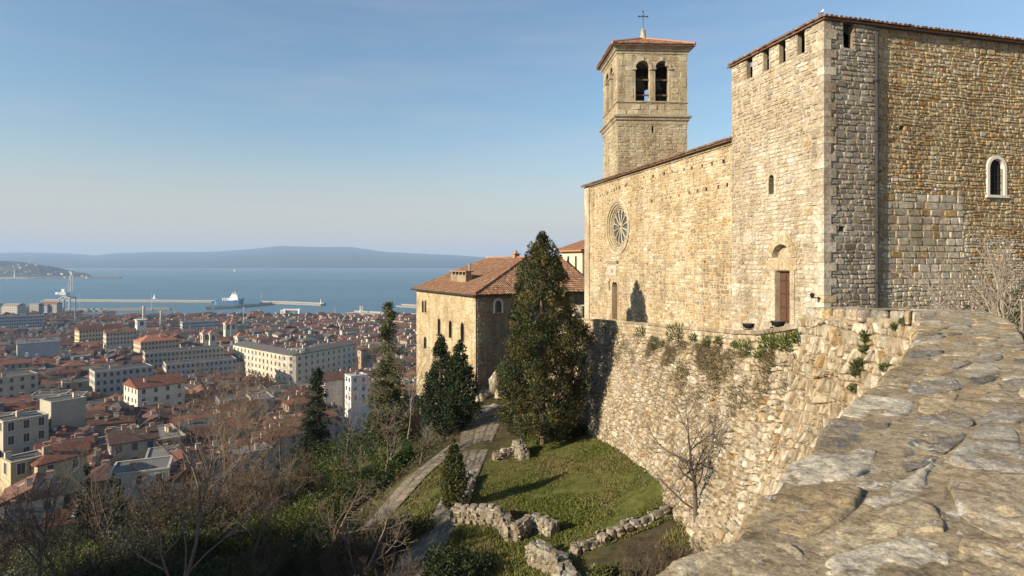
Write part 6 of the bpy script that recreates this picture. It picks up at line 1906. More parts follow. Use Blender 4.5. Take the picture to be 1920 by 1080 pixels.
# --- plants rooted in the rampart, dry grass on its ledge
def wall_plants():
    rg = random.Random(55)
    spots = [(1088, 620, .5), (1136, 622, .5), (1158, 624, .45), (1206, 628, .75), (1275, 634, 1.3), (1243, 648, .6), (1302, 640, .6), (1330, 646, .8), (1351, 648, .75), (1378, 650, .5), (1405, 658, 1.2), (1448, 655, 1.4), (1478, 648, 1.3), (1498, 640, .9), (1430, 668, .9), (1228, 655, .5), (1516, 660, .3), (1545, 690, .35), (1570, 688, .5), (1590, 675, .35), (1537, 635, .3), (1572, 640, .3), (1660, 690, .35), (1695, 605, .3), (1677, 617, .25), (1607, 650, .3), (1592, 730, .3)]
    names = ["nearest the church portal end", "below the first tree shadow", "small one beside the second shadow", "upright one below the plain coping", "largest dark one mid-wall", "small one under the largest", "just beside the largest", "upright one halfway to the floodlight", "upright one before the floodlight", "tiny one below the farther floodlight", "bright tuft below the floodlights", "wide bright tuft below the tower door", "tall bright tuft at the bastion edge", "topmost tuft against the bastion nose", "low tuft under the bright ones", "small one in dry grass",
             "in the bastion face near its nose", "on the lower bastion face", "largest on the bastion face", "mid bastion face", "small upper one by the nose", "small upper one mid bastion", "beside the parapet edge", "in the corner under the slabs", "in the corner joint", "centre of the bastion face", "lowest on the bastion face"]
    us = np.linspace(0.2, RET.L - .2, 160); vs = np.linspace(2, 9.4, 60); Ug, Vg = np.meshgrid(us, vs)
    Q = RET(Ug.ravel(), Vg.ravel(), np.full(Ug.size, .05))
    up2 = np.linspace(2.5, 8, 80); vp2 = np.linspace(3, 8.9, 60); U2, V2 = np.meshgrid(up2, vp2); Q2 = PARW(U2.ravel(), V2.ravel(), np.full(U2.size, .05))
    for i, ((px, py, s), nm) in enumerate(zip(spots, names)):
        q = Q if px < 1506 else Q2
        e = np.hypot(q[:, 0] / q[:, 1] * F + CX - px, HY - q[:, 2] / q[:, 1] * F - py); k = int(np.argmin(e)); c = q[k]
        rng = np.random.default_rng(900 + i)
        o = empty("wall_plant", c, "green plant rooted in the rampart, " + nm, "plant", "green plants rooted in the rampart")
        sz = s * c[1] / (28.0 if px < 1506 else 15.0)
        n = int(90 + 170 * s)
        d = rng.normal(size=(n, 3)); d /= np.linalg.norm(d, axis=1, keepdims=True)
        C = d * np.cbrt(rng.uniform(0, 1, (n, 1))) * np.array([.42, .35, .38]) * sz + np.array([-.12, -.08, .22]) * sz
        D = d + np.array([-.3, -.2, 1.1])
        base = np.array([.09, .125, .025]) if px > 1395 and px < 1506 else np.array([.075, .095, .03])
        V, Fs, cc = leaf_quads(C, D, .17 * sz ** .5 * rng.uniform(.6, 1.3, n), .035 * sz ** .5, base * rng.uniform(.6, 1.5, (n, 1)), rng)
        link("foliage", mesh_np("foliage", V, Fs, cc, [M_LEAF]), o)
        br = [(np.array([[0, 0, 0], C[rng.integers(n)] * .6, C[rng.integers(n)]]), np.array([.012, .008, .004]), 3) for _ in range(5)]
        V, f, cc = tree_mesh(br, (.13, .1, .07), rng); link("stems", mesh_np("stems", V, f, cc, [M_BARK]), o)
    # dry grass and dead stems hanging on the upper slope of the wall
    rng = np.random.default_rng(66); n = 26000
    u = rng.uniform(0, RET.L, n); v = 9.6 - .75 - np.abs(rng.normal(size=n)) * 1.1
    px_like = u / RET.L
    dens = np.array([mnoise.fractal(Vector((a * .55, b * .7, 5)), 1, 2, 3) for a, b in zip(u, v)])
    keep = dens + rng.normal(size=n) * .15 > .3 - .42 * np.exp(-((px_like - .72) / .16) ** 2) * (v > 6.8)
    u, v = u[keep], v[keep]
    b = RET(u, v, np.full(len(u), .03)); nr = np.stack([np.interp(u, RET.S, RET.N[:, k]) for k in (0, 1)], 1)
    C = b + np.c_[nr * .06, np.full(len(u), .08)]; D = np.c_[nr * .5, np.full(len(u), .6)] + rng.normal(size=(len(u), 3)) * .5
    col = np.where(rng.random((len(u), 1)) < .72, np.array([[.15, .105, .065]]), np.array([[.09, .1, .035]])) * rng.uniform(.55, 1.4, (len(u), 1))
    V, Fs, cc = leaf_quads(C, D, .24 * rng.uniform(.6, 1.4, len(u)), .022, col, rng)
    tag(link("dry_grass", mesh_np("dry_grass", V, Fs, cc, [M_GRASS])), "dry brown grass hanging on the upper slope of the rampart", None, None, "stuff")
wall_plants()

# --- hedge and bare stems behind the parapet, before the side wall
bush("hedge_bush", "dense dark green hedge bush behind the parapet, at its thickest part", (11.4, 13.9, -2.9), 1.5, .9, 2.35, 200, .33, 40, .09, (.045, .058, .014), 401, "hedge bushes behind the parapet")
bush("hedge_bush", "low green hedge bush behind the parapet, thinner and nearer the tower", (10.2, 15.2, -3.0), 1.2, .8, 1.75, 130, .28, 40, .08, (.045, .062, .015), 402, "hedge bushes behind the parapet")
bush("hedge_bush", "green hedge bush close behind the parapet bend, nearest the viewpoint", (10.0, 11.6, -2.3), 1.0, .8, 1.5, 120, .26, 44, .075, (.05, .062, .015), 403, "hedge bushes behind the parapet")
for i, (px, ytop, d, lab) in enumerate(((1895, 520, 10.8, "pale bare stem close behind the parapet bend"), (1915, 540, 9.8, "low forked pale stem at the parapet bend"), (1905, 480, 12.0, "tall pale bare stem behind the parapet, nearest the frame edge"), (1868, 500, 12.6, "pale bare stem rising in front of the dense hedge bush"), (1835, 490, 13.5, "bare stem between the two hedge bushes"), (1802, 500, 13.8, "thin bare stem in front of the low hedge bush"), (1768, 515, 14.2, "fine bare stem at the thin end of the hedge"), (1735, 530, 14.4, "short bare stem nearest the rain pipe"))):
    x = (px - CX) / F * d; z = -2.9; H = (HY - ytop) / F * d - z
    bare_tree("bare_sapling", lab, (x, d, z), H * 1.15, .04, 700 + i, cat="shrub", group="bare stems behind the parapet", col=(.30, .25, .2), tip=(.3, .25, .2), limbs=9, lv=3, kids=(4, 3, 2), first=.12, spread=.7, up=.5)

# ------------------------------------------------------------------ town, harbour
M_ROOF = None
def roof_material():
    m = bpy.data.materials.new("town_roof"); n, l, p = nodes(m)
    at = n.new('ShaderNodeAttribute'); at.attribute_name = 'Col'
    t = tex(n, l, 'Noise', .8, 6, .7); r = ramp(n, [(.3, (.6, .6, .62)), (.7, (1.2, 1.15, 1.1))]); l.new(t.outputs[0], r.inputs[0])
    w = n.new('ShaderNodeTexWave'); w.wave_type = 'BANDS'; w.bands_direction = 'X'; w.inputs['Scale'].default_value = 1.3; w.inputs['Distortion'].default_value = 1.0
    tc = n.new('ShaderNodeTexCoord'); l.new(tc.outputs['Object'], w.inputs['Vector'])
    l.new(mul(n, l, at.outputs['Color'], r.outputs[0]), p.inputs['Base Color']); p.inputs['Roughness'].default_value = .9; p.inputs['Specular IOR Level'].default_value = .15
    bump(n, l, p, [(w.outputs[0], .35, .08), (t.outputs[0], .4, .15)])
    return m
M_ROOF = roof_material()
WALLC = [(.48, .42, .32), (.42, .38, .31), (.52, .44, .31), (.38, .34, .28), (.45, .36, .24), (.55, .5, .42), (.36, .33, .3), (.5, .38, .26), (.3, .28, .26)]
WALLN = ["cream", "beige", "sand coloured", "grey-beige", "ochre", "off-white", "grey", "apricot", "dark grey"]
ROOFC = [(.135, .06, .042), (.17, .075, .05), (.10, .05, .037), (.16, .088, .062), (.095, .06, .048), (.125, .07, .054), (.2, .098, .064)]

def win_mesh(w, h):
    """window: raised surround, sunken pane, sill; local x along the wall, y into the wall, z up"""
    mb = MB(); t = .14; c = (.5, .46, .38)
    for x0, x1, z0, z1, y0, y1, cc in ((-w / 2 - t, -w / 2, 0, h, -.06, .02, c), (w / 2, w / 2 + t, 0, h, -.06, .02, c), (-w / 2 - t, w / 2 + t, h, h + t, -.06, .02, c), (-w / 2 - t * 1.5, w / 2 + t * 1.5, -t, 0, -.14, .02, c), (-w / 2, w / 2, 0, h, -.02, .02, (.035, .038, .042)), (-.03, .03, 0, h, -.035, -.02, (.3, .28, .25))):
        mb.add([(x, y, z) for z in (z0, z1) for (x, y) in ((x0, y0), (x1, y0), (x1, y1), (x0, y1))], [[3, 2, 1, 0], [4, 5, 6, 7], [0, 1, 5, 4], [1, 2, 6, 5], [2, 3, 7, 6], [3, 0, 4, 7]], cc)
    return mesh_np("window", np.vstack(mb.v), mb.f, np.vstack(mb.c), [M_PAINTED])
WIN_ME = {k: win_mesh(*k) for k in ((1.0, 1.6), (.9, 1.3), (1.2, 2.0))}

def roof_shape(kind, w, l, z, over, pitch):
    """vertices / faces of a roof over a w (x) by l (y) plan centred on the origin, ridge along y"""
    a, b = w / 2 + over, l / 2 + over
    if kind == 'flat':
        t = .35
        V = [(-a, -b, z), (a, -b, z), (a, b, z), (-a, b, z), (-a, -b, z + t), (a, -b, z + t), (a, b, z + t), (-a, b, z + t)]
        k = .45
        V += [(-a + k, -b + k, z + t), (a - k, -b + k, z + t), (a - k, b - k, z + t), (-a + k, b - k, z + t), (-a + k, -b + k, z + .08), (a - k, -b + k, z + .08), (a - k, b - k, z + .08), (-a + k, b - k, z + .08)]
        F_ = [[0, 1, 5, 4], [1, 2, 6, 5], [2, 3, 7, 6], [3, 0, 4, 7], [4, 5, 9, 8], [5, 6, 10, 9], [6, 7, 11, 10], [7, 4, 8, 11], [8, 9, 13, 12], [9, 10, 14, 13], [10, 11, 15, 14], [11, 8, 12, 15], [12, 13, 14, 15]]
        return V, F_
    h = a * math.tan(pitch)
    r = b if kind == 'gable' else max(b - a * .95, .3)
    V = [(-a, -b, z), (a, -b, z), (a, b, z), (-a, b, z), (0, -r, z + h), (0, r, z + h)]
    V += [(x, y, q - .22) for x, y, q in V[:4]]
    F_ = [[0, 4, 5, 3], [1, 2, 5, 4], [0, 1, 4], [2, 3, 5], [0, 6, 7, 1], [1, 7, 8, 2], [2, 8, 9, 3], [3, 9, 6, 0], [9, 8, 7, 6]]
    return V, F_

def house_parts(w, l, h, kind, over, pitch, wallc, roofc, base=8.0):
    V = [(-w / 2, -l / 2, -base), (w / 2, -l / 2, -base), (w / 2, l / 2, -base), (-w / 2, l / 2, -base)]
    V += [(x, y, h) for x, y, _ in V]
    Fw = [[0, 1, 5, 4], [1, 2, 6, 5], [2, 3, 7, 6], [3, 0, 4, 7]]
    if kind == 'gable':
        g = (w / 2) * math.tan(pitch) * .97
        V += [(0, -l / 2, h + g), (0, l / 2, h + g)]; Fw += [[4, 5, 8], [6, 7, 9]]
    return V, Fw

RGT = random.Random(2024)
TOWN = []
def town_house(x, y, zg, w, l, h, rz, kind, wallc, roofc, label, near, group, name="town_house", pitch=None, windows=True, wsp=2.9, floor=3.3, cat="house"):
    pitch = pitch or math.radians(RGT.uniform(17, 26))
    o = empty(name, (x, y, zg), label, cat, group)
    o.rotation_euler = (0, 0, rz)
    V, Fw = house_parts(w, l, h, kind, 0, pitch, wallc, roofc)
    link("wall", mesh_np("wall", V, Fw, np.tile(wallc, (len(V), 1)), [M_PAINT]), o)
    V, Fr = roof_shape(kind, w, l, h, .4 if kind != 'flat' else .05, pitch)
    rc = np.tile(roofc, (len(V), 1))
    if kind == 'flat': rc[:12] = np.array(wallc) * .95
    rf = link("roof", mesh_np("roof", V, Fr, rc, [M_ROOF if kind != 'flat' else M_PAINT]), o)
    rise = (w / 2 + .4) * math.tan(pitch) if kind != 'flat' else .3
    nch = RGT.randint(1, 3) if near < 2 else RGT.randint(0, 1)
    for _ in range(nch):
        cx, cy = RGT.uniform(-w * .32, w * .32), RGT.uniform(-l * .4, l * .4)
        zc = h + rise * max(0, 1 - abs(cx) / (w / 2)) - .4
        s = RGT.uniform(.5, .9)
        mb = MB(); c = RGT.choice([(.45, .4, .32), (.35, .25, .18), (.55, .5, .42)])
        mb.box((cx, cy, zc), (s, s * RGT.uniform(1, 2), 1.6), 0, c).box((cx, cy, zc + 1.6), (s + .2, s + .5, .14), 0, (.3, .15, .1))
        link("chimney", mesh_np("chimney", np.vstack(mb.v), mb.f, np.vstack(mb.c), [M_PAINT]), rf)
    if near == 0 and kind != 'flat' and RGT.random() < .5:
        for _ in range(RGT.randint(1, 2)):
            cx, cy = RGT.choice((-1, 1)) * w * RGT.uniform(.15, .3), RGT.uniform(-l * .35, l * .35)
            zc = h + rise * (1 - abs(cx) / (w / 2 + .4)); sgn = 1 if cx > 0 else -1
            mb = MB(); a = .5; dz = a * math.tan(pitch) * -sgn
            q = [(cx - a, cy - .4, zc - dz + .06), (cx + a, cy - .4, zc + dz + .06), (cx + a, cy + .4, zc + dz + .06), (cx - a, cy + .4, zc - dz + .06)]
            mb.add(q + [(p[0], p[1], p[2] - .12) for p in q], [[0, 1, 2, 3], [0, 4, 5, 1], [1, 5, 6, 2], [2, 6, 7, 3], [3, 7, 4, 0]], (.3, .33, .36))
            link("skylight", mesh_np("skylight", np.vstack(mb.v), mb.f, np.vstack(mb.c), [M_PAINTED]), rf)
    if windows:
        nf = max(1, int(h / floor))
        wm = WIN_ME[RGT.choice(list(WIN_ME))]
        quads = MB()
        cs, sn = math.cos(rz), math.sin(rz); vx, vy = -x, -y
        sgx = 1 if (cs * vx + sn * vy) > 0 else -1; sgy = 1 if (-sn * vx + cs * vy) > 0 else -1
        for (ax, half, other, sg, ang) in (('y', l / 2, w / 2, sgx, math.pi / 2 * sgx), ('x', w / 2, l / 2, sgy, 0.0 if sgy < 0 else math.pi)):
            n = int(2 * half / wsp)
            if n < 1: continue
            for f in range(min(nf, 3 if near == 0 else 5)):
                z = h - (f + 1) * floor + .9 + .25
                for i in range(n):
                    if near < 1 and RGT.random() < .12: continue
                    u = -half + (i + .5) * 2 * half / n
                    if near == 0:
                        q = link("window", wm, o)
                        q.location = (u, sg * (other + .003), z) if ax == 'x' else (sg * (other + .003), u, z)
                        q.rotation_euler = (0, 0, ang)
                    else:
                        hw, hh = .55, 1.6
                        c = (.045, .047, .05)
                        e = sg * (other + .05); ib = -sg * .1
                        if ax == 'x': v = [(u - hw, e, z), (u + hw, e, z), (u + hw, e, z + hh), (u - hw, e, z + hh)]
                        else: v = [(e, u - hw, z), (e, u + hw, z), (e, u + hw, z + hh), (e, u - hw, z + hh)]
                        vv = v + [(p[0] + (ib if ax == 'y' else 0), p[1] + (ib if ax == 'x' else 0), p[2]) for p in v]
                        quads.add(vv, [[0, 1, 2, 3], [0, 4, 5, 1], [1, 5, 6, 2], [2, 6, 7, 3], [3, 7, 4, 0]], c)
        if quads.n:
            q = link("window_panes", mesh_np("window_panes", np.vstack(quads.v), quads.f, np.vstack(quads.c), [M_PAINTED]), o); q["kind"] = "stuff"
    TOWN.append((x, y, max(w, l) * .5))
    return o

GRID = math.radians(33)
def px_x(px, d): return (px - CX) / F * d
# --- landmarks: px of the centre, py of the eave, distance, width, length, turn (deg from the grid), roof, wall, roof colour, label
GREYR, DARKR, WHITE = (.075, .075, .078), (.055, .053, .052), (.6, .58, .54)
LMK = [
    (40, 592, 640, 38, 16, 4, 'flat', (.42, .42, .42), GREYR, "long pale grey hospital-like block with rows of small windows near the port", 16, .9),
    (374, 602, 620, 33, 14, 4, 'flat', (.42, .42, .42), GREYR, "pale office slab with a fine grid of windows by the waterfront", 14, .9),
    (185, 616, 500, 30, 13, 16, 'gable', (.58, .45, .26), ROOFC[0], "yellow building with a sunlit gable below the port crane", 12, 1.5),
    (225, 622, 470, 20, 12, 10, 'gable', (.5, .42, .32), ROOFC[3], "grey fronted house joined to the yellow gabled building", 11, 1.5),
    (293, 637, 430, 24, 16, 14, 'hip', (.5, .38, .25), (.36, .15, .085), "peach house under a bright orange hipped roof", 10, 1.5),
    (72, 641, 400, 22, 12, 8, 'gable', (.34, .36, .38), (.16, .17, .18), "long blue-grey shed with a metal roof among the red roofs", 9, 0),
    (376, 676, 330, 34, 12, 3, 'flat', (.44, .41, .37), DARKR, "grey apartment block with a blank cream end wall before the long pale block", 15, 1.6),
    (345, 655, 370, 42, 14, 3, 'flat', (.42, .37, .28), DARKR, "long low olive-grey block behind the cream-ended apartment block", 13, 1.6),
    (228, 690, 270, 22, 11, 12, 'flat', (.36, .34, .31), DARKR, "brown-grey apartment row with tall windows in the middle of town", 13, 1.8),
    (25, 703, 250, 14, 10, 20, 'flat', (.42, .37, .28), GREYR, "cream block with stacked balconies at the town's outer edge", 13, 2.4),
    (118, 748, 185, 9, 8, 24, 'flat', (.38, .34, .26), GREYR, "blank beige gable block with a stair tower beside the red roofs", 13, 0),
    (40, 782, 150, 9, 7, 22, 'flat', (.4, .36, .28), GREYR, "pale apartment block with a roof terrace nearest the outer edge of town", 12, 2.1),
    (48, 858, 112, 6, 5, 24, 'flat', (.42, .34, .21), GREYR, "small yellow house with a flat grey roof just above the slope", 6, 2.2),
    (105, 856, 114, 8, 5.5, 26, 'hip', (.42, .33, .2), ROOFC[1], "yellow house with wide shaded windows under a red roof above the slope", 6, 2.2),
    (290, 718, 225, 16, 13, 18, 'gable', (.6, .54, .42), ROOFC[1], "bright cream gabled house catching sun between darker roofs", 11, 2.4),
    (640, 705, 235, 17, 12, 4, 'gable', (.5, .46, .38), ROOFC[2], "pale gabled house with a scaffold-white neighbour beyond the short fir", 12, 0),
    (668, 703, 228, 6.5, 6, 4, 'flat', (.6, .6, .6), (.5, .5, .5), "white-wrapped boxy house beside the pale gabled one", 12, 2.2),
]
for (px, pe, d, w, l, turn, kind, wc, rc, lab, h, wsp) in LMK:
    ze = (HY - pe) / F * d; zg = town_z(d)
    near = 0 if d < 200 else 1
    town_house(px_x(px, d), d, ze - h, l, w, h, GRID + math.radians(turn) + math.pi / 2 * 0 - math.pi / 2, kind, wc, rc, lab, near, "landmark buildings of the town", windows=wsp > 0, wsp=max(wsp, 1.4) * 1.35 if wsp else 3, cat="building", name="apartment_block" if kind == 'flat' else "town_house")

def long_block():
    """five-storey pale block with a rounded corner"""
    rg = random.Random(6)
    A = P(437, 655, 392); C = P(668, 656, 395); B0 = P(548, 668, 345)
    ztop = B0[2]; A[2] = C[2] = ztop
    H = 20.5
    o = empty("long_block", (B0[0], B0[1], ztop - H), "long five-storey pale block with a rounded corner and rows of dark windows", "building")
    # outline: A -> corner -> C, rounded
    def seg(p, q, n): return [p + (q - p) * t for t in np.linspace(0, 1, n)]
    k1 = B0 + (A - B0) * .2; k2 = B0 + (C - B0) * .2
    arc = [(1 - t) ** 2 * k1 + 2 * t * (1 - t) * B0 + t * t * k2 for t in np.linspace(0, 1, 9)]
    line = seg(A, k1, 2)[:-1] + arc + seg(k2, C, 2)[1:]
    line = np.array(line); n = len(line)
    t_ = np.gradient(line[:, :2], axis=0); t_ /= np.linalg.norm(t_, axis=1, keepdims=True)
    back = (line + np.c_[-t_[:, 1], t_[:, 0], np.zeros(n)] * 12.0)[::-1]
    ring = np.vstack([line, back]); m = len(ring)
    wc = (.50, .45, .36)
    V = np.vstack([ring - [0, 0, H + 6], ring]); fs = [[i, (i + 1) % m, m + (i + 1) % m, m + i] for i in range(m)]
    wall = MB().add(V, fs, wc).build("wall", M_PAINT, o)
    ctr = ring.mean(0)
    mid = (line + back[::-1]) / 2; rid = np.vstack([mid, mid[::-1]]); out = ring + (ring - rid) / np.linalg.norm(ring - rid, axis=1, keepdims=True) * .7
    V = np.vstack([out, out + [0, 0, .5], rid + [0, 0, 2.2]])
    fs = [[j * m + i, j * m + (i + 1) % m, (j + 1) * m + (i + 1) % m, (j + 1) * m + i] for j in range(2) for i in range(m)] + [[n - 1 - i, i - n + m, i - n + m - 1, n - i] if False else [i, i + 1, m - 2 - i, m - 1 - i] for i in range(n - 1)]
    rf = MB().add(V, fs, (.1, .095, .09)).build("roof", M_PAINT, o)
    for i in range(9):
        t = rg.uniform(.1, .9); p = mid[int(t * (n - 1))].copy(); p = p + np.array([rg.uniform(-5, 5), rg.uniform(-3, 3), 0]); p[2] = ztop + .6
        MB().box(p, (rg.uniform(1.5, 4), rg.uniform(1, 2), rg.uniform(1.2, 2.2)), GRID, (.5, .47, .4)).build("roof_cabin", M_PAINT, rf)
    # windows evenly along the frontage
    dl = np.r_[0, np.cumsum(np.linalg.norm(np.diff(line[:, :2], axis=0), axis=1))]
    off = np.array(root_loc(o)); me = WIN_ME[(1.2, 2.0)]
    nb = 26
    for i in range(nb):
        s = dl[-1] * (i + .5) / nb
        p = np.array([np.interp(s, dl, line[:, k]) for k in range(3)])
        k = min(np.searchsorted(dl, s), n - 1); t = line[k] - line[k - 1]; t /= np.linalg.norm(t); N = np.array([t[1], -t[0], 0])
        for f in range(5):
            q = link("window", me, o); q.location = tuple(p + N * .004 - off + [0, 0, -3.3 - f * 3.9]); q.rotation_euler = (0, 0, math.atan2(t[1], t[0]))
            q.scale = (1.25, 1, 1.05)
    for f, zz in ((0, -.5), (3, -15.6)):
        V = np.vstack([line + (line - mid) * .03 + [0, 0, zz], line + (line - mid) * .03 + [0, 0, zz + .45]])
        MB().add(V, [[i, i + 1, n + i + 1, n + i] for i in range(n - 1)], (.55, .5, .41)).build("cornice", M_PAINT, o)
    TOWN.append((B0[0], B0[1] + 15, 48))
long_block()

def slim_towers():
    """campanili, twin towers, chimneys"""
    def camp(px, pt, pb, d, w, label, col=(.56, .5, .4), cap=True, name="clock_tower"):
        s = d / F; x = px_x(px, d); zt = (HY - pt) * s; zb = (HY - pb) * s - 6
        o = empty(name, (x, d, zb), label, "tower")
        MB().box((x, d, zb), (w, w, zt - zb), GRID + .2, col).build("shaft", M_PAINT, o)
        MB().box((x, d, zt), (w * 1.25, w * 1.25, .7), GRID + .2, tuple(c * .9 for c in col)).build("cornice", M_PAINT, o)
        if cap: MB().box((x, d, zt + .7), (w * 1.05, w * 1.05, w * .5), GRID + .2, (.35, .16, .1), .15).build("cap_roof", M_ROOF, o)
        U = np.array([math.cos(GRID + .2), math.sin(GRID + .2), 0]); N2 = -U; U2 = np.array([-U[1], U[0], 0])
        for nn, uu in ((N2, U2), (np.array([U[1], -U[0], 0]), U)):
            for k in (.12, .36):
                c = np.array([x, d, zt - (zt - zb) * k * .6 - 2.2])
                mb = MB().frame_box(c, uu, nn, -w * .2, w * .2, 0, 2.0, w * .5, w * .5 + .06, (.05, .05, .05)); mb.build("opening", M_PAINTED, o)
        TOWN.append((x, d, w))
    camp(450, 632, 660, 430, 5.2, "square pale bell tower with two openings beside the long block")
    camp(384.5, 625, 640, 470, 5.0, "lower of the pale twin turrets, nearer the office slab")
    camp(398, 626, 642, 470, 5.0, "second pale twin turret, nearer the square bell tower")
    camp(426, 607, 622, 560, 5.0, "small pale turret at the harbour side, one of two")
    camp(436, 606, 622, 562, 5.0, "small pale turret with a finial at the harbour side")
    camp(264, 600, 615, 600, 8.0, "squat white cube tower under the tall chimney", (.62, .6, .56), False, "white_tower")
    for px, pt, pb, d, r, lab in ((269.8, 576, 600, 612, 1.6, "tall white factory chimney behind the squat white tower"), (302, 585, 604, 640, 1.2, "slender pale chimney beside the waterfront rooftops")):
        s = d / F; x = px_x(px, d); o = empty("factory_chimney", (x, d, (HY - pb) * s - 8), lab, "chimney")
        MB().lathe((x, d, (HY - pb) * s - 8), [(r * 1.2, 0), (r * .8, (pb - pt) * s + 8), (r * .95, (pb - pt) * s + 8.2), (r * .95, (pb - pt) * s + 8.9)], 12, (.58, .55, .5)).build("stack", M_PAINT, o, True)
        MB().lathe((x, d, (HY - pt) * s + .9), [(r * .6, 0), (.1, .3), (.05, 5)], 8, (.2, .2, .2)).build("lightning_rod", M_PAINTED, o)
slim_towers()

def fill_town():
    rg = RGT
    rows = []
    d = 91.0; r = 0
    while d < 830:
        step = rg.uniform(6.4, 8.2) + .008 * d
        row = []
        px = -70 + rg.uniform(0, 30)
        ang_row = rg.uniform(-7, 7)
        while px < 800:
            w = rg.uniform(5, 8.5) + .005 * d; l = rg.uniform(6.5, 11) * (1.5 if rg.random() < .15 else 1) + .006 * d
            gap = rg.uniform(-2.2, .6) if rg.random() < .88 else rg.uniform(3, 6)
            wpx = (l * .82 + w * .2) / d * F
            cx = px + wpx / 2
            px += wpx + gap / d * F
            dd = d + rg.uniform(-3, 3)
            x = px_x(cx, dd)
            h = rg.uniform(7.0, 11.5) + (3 if rg.random() < .12 else 0)
            # not seen: behind the wood, the house or the sea
            lim = np.interp(cx, [-80, 0, 150, 300, 420, 560, 640, 700, 800], [1040, 1010, 930, 880, 850, 800, 760, 720, 720])
            ytop = HY - (town_z(dd) + h + 2) / dd * F
            if ytop > lim: continue
            if 415 < cx < 690 and 200 < dd < 350 and ytop < np.interp(cx, [415, 440, 560, 680], [690, 712, 722, 708]): continue
            if any(math.hypot(x - a, dd - b) < q + max(w, l) * .42 for a, b, q in TOWN[:30]): continue
            row.append((cx, x, dd, w, l, h, ang_row + rg.uniform(-4, 4), r))
        rows.append(row); d += step; r += 1
    n_single = 0; mass_w, mass_r = MB(), MB(); mass_win = MB()
    total = sum(len(q) for q in rows)
    for row in rows:
        row.sort(key=lambda q: q[0])
    ri = 0
    for row in rows:
        if not row: continue
        for k, (cx, x, dd, w, l, h, ang, r) in enumerate(row):
            wi = rg.randrange(len(WALLC)); wc = WALLC[wi]
            far = min(1, dd / 700)
            kind = rg.choices(['gable', 'hip', 'flat'], [.55, .33, (.07 if dd < 220 else .16) + .16 * far])[0]
            rc = rg.choice(ROOFC); rn = "red"
            if kind == 'flat': rc = rg.choice([(.1, .095, .09), (.07, .07, .07), (.16, .15, .14)]); rn = "grey"
            elif rg.random() < .2: rc = rg.choice([(.09, .085, .08), (.13, .12, .105), (.07, .07, .072)]); rn = "dark"
            kk = rg.uniform(.75, 1.1); wc = tuple(c * kk * .9 for c in wc); rc = tuple(c * rg.uniform(.97, 1.03) * kk for c in rc)
            rz = GRID + math.radians(ang) - math.pi / 2
            zg = town_z(dd)
            if rg.random() < .25: rz += math.pi / 2; w, l = min(w, 12), l
            if n_single < 285:
                near = 0 if dd < 138 else (1 if dd < 330 else 2)
                lab = "%s house, %s %s roof, %s from crane side, %s row above the wood" % (WALLN[wi], rn, {"gable": "gabled", "hip": "hipped", "flat": "flat"}[kind], ordinal(k), ordinal(ri))
                town_house(x, dd, zg, w, l, h, rz, kind, wc, rc, lab, near, "houses of the town", wsp=rg.uniform(2.6, 3.6))
                n_single += 1
            else:
                cs, sn = math.cos(rz), math.sin(rz); R = np.array([[cs, sn, 0], [-sn, cs, 0], [0, 0, 1]]); off = np.array([x, dd, zg]); pitch = math.radians(rg.uniform(17, 26))
                V, fs = house_parts(w, l, h, kind, 0, pitch, wc, rc); mass_w.add(np.array(V) @ R + off, fs, wc)
                V, fs = roof_shape(kind, w, l, h, .4, pitch); mass_r.add(np.array(V) @ R + off, fs, rc)
                if rg.random() < .7:
                    c = np.array([rg.uniform(-w * .3, w * .3), rg.uniform(-l * .4, l * .4), h + 1]); mass_w.box(c @ R + off, (1.6, 1.2, 2.6), rz, rg.choice([(.55, .5, .42), (.4, .3, .22), (.62, .6, .55)]))
                for f in range(3):
                    z = h - 2.6 - f * 3.3
                    for i in range(int(w / 3.2)):
                        u = -w / 2 + 1.6 + i * 3.2; v = np.array([(u - .6, -l / 2 - .05, z), (u + .6, -l / 2 - .05, z), (u + .6, -l / 2 - .05, z + 1.7), (u - .6, -l / 2 - .05, z + 1.7)])
                        mass_win.add(v @ R + off, [[0, 1, 2, 3]], (.06, .06, .065))
        ri += 1
    # the town goes on beyond the frame
    r2 = random.Random(77); d = 100.0
    while d < 820:
        px = -520.0
        while px < -85:
            w, l, h = r2.uniform(6, 9) + .006 * d, r2.uniform(8, 12) + .008 * d, r2.uniform(7, 12)
            px += (l + 1) / d * F
            if px > -80: break
            rz = GRID + r2.uniform(-.15, .15) - math.pi / 2; R = np.array([[math.cos(rz), math.sin(rz), 0], [-math.sin(rz), math.cos(rz), 0], [0, 0, 1]]); off = np.array([px_x(px, d), d + r2.uniform(-2, 2), town_z(d)])
            kind = r2.choice(['gable', 'gable', 'hip', 'flat']); pitch = math.radians(r2.uniform(17, 26)); wc = r2.choice(WALLC); rc = r2.choice(ROOFC) if kind != 'flat' else (.09, .085, .08)
            V, fs = house_parts(w, l, h, kind, 0, pitch, wc, rc); mass_w.add(np.array(V) @ R + off, fs, tuple(.85 * c for c in wc))
            V, fs = roof_shape(kind, w, l, h, .4, pitch); mass_r.add(np.array(V) @ R + off, fs, rc)
        d += 8.5 + .012 * d
    o = empty("far_rooftops", (px_x(380, 600), 600, -80), "dense far rooftops of the town running down to the waterfront", None, None, "stuff")
    for mb, nm, mt in ((mass_w, "wall_mass", M_PAINT), (mass_r, "roof_mass", M_ROOF), (mass_win, "pane_mass", M_PAINTED)):
        if mb.n: q = mb.build(nm, mt, o); q["kind"] = "stuff"
    print("TOWN rows", len(rows), "total", total, "single", n_single)
fill_town()

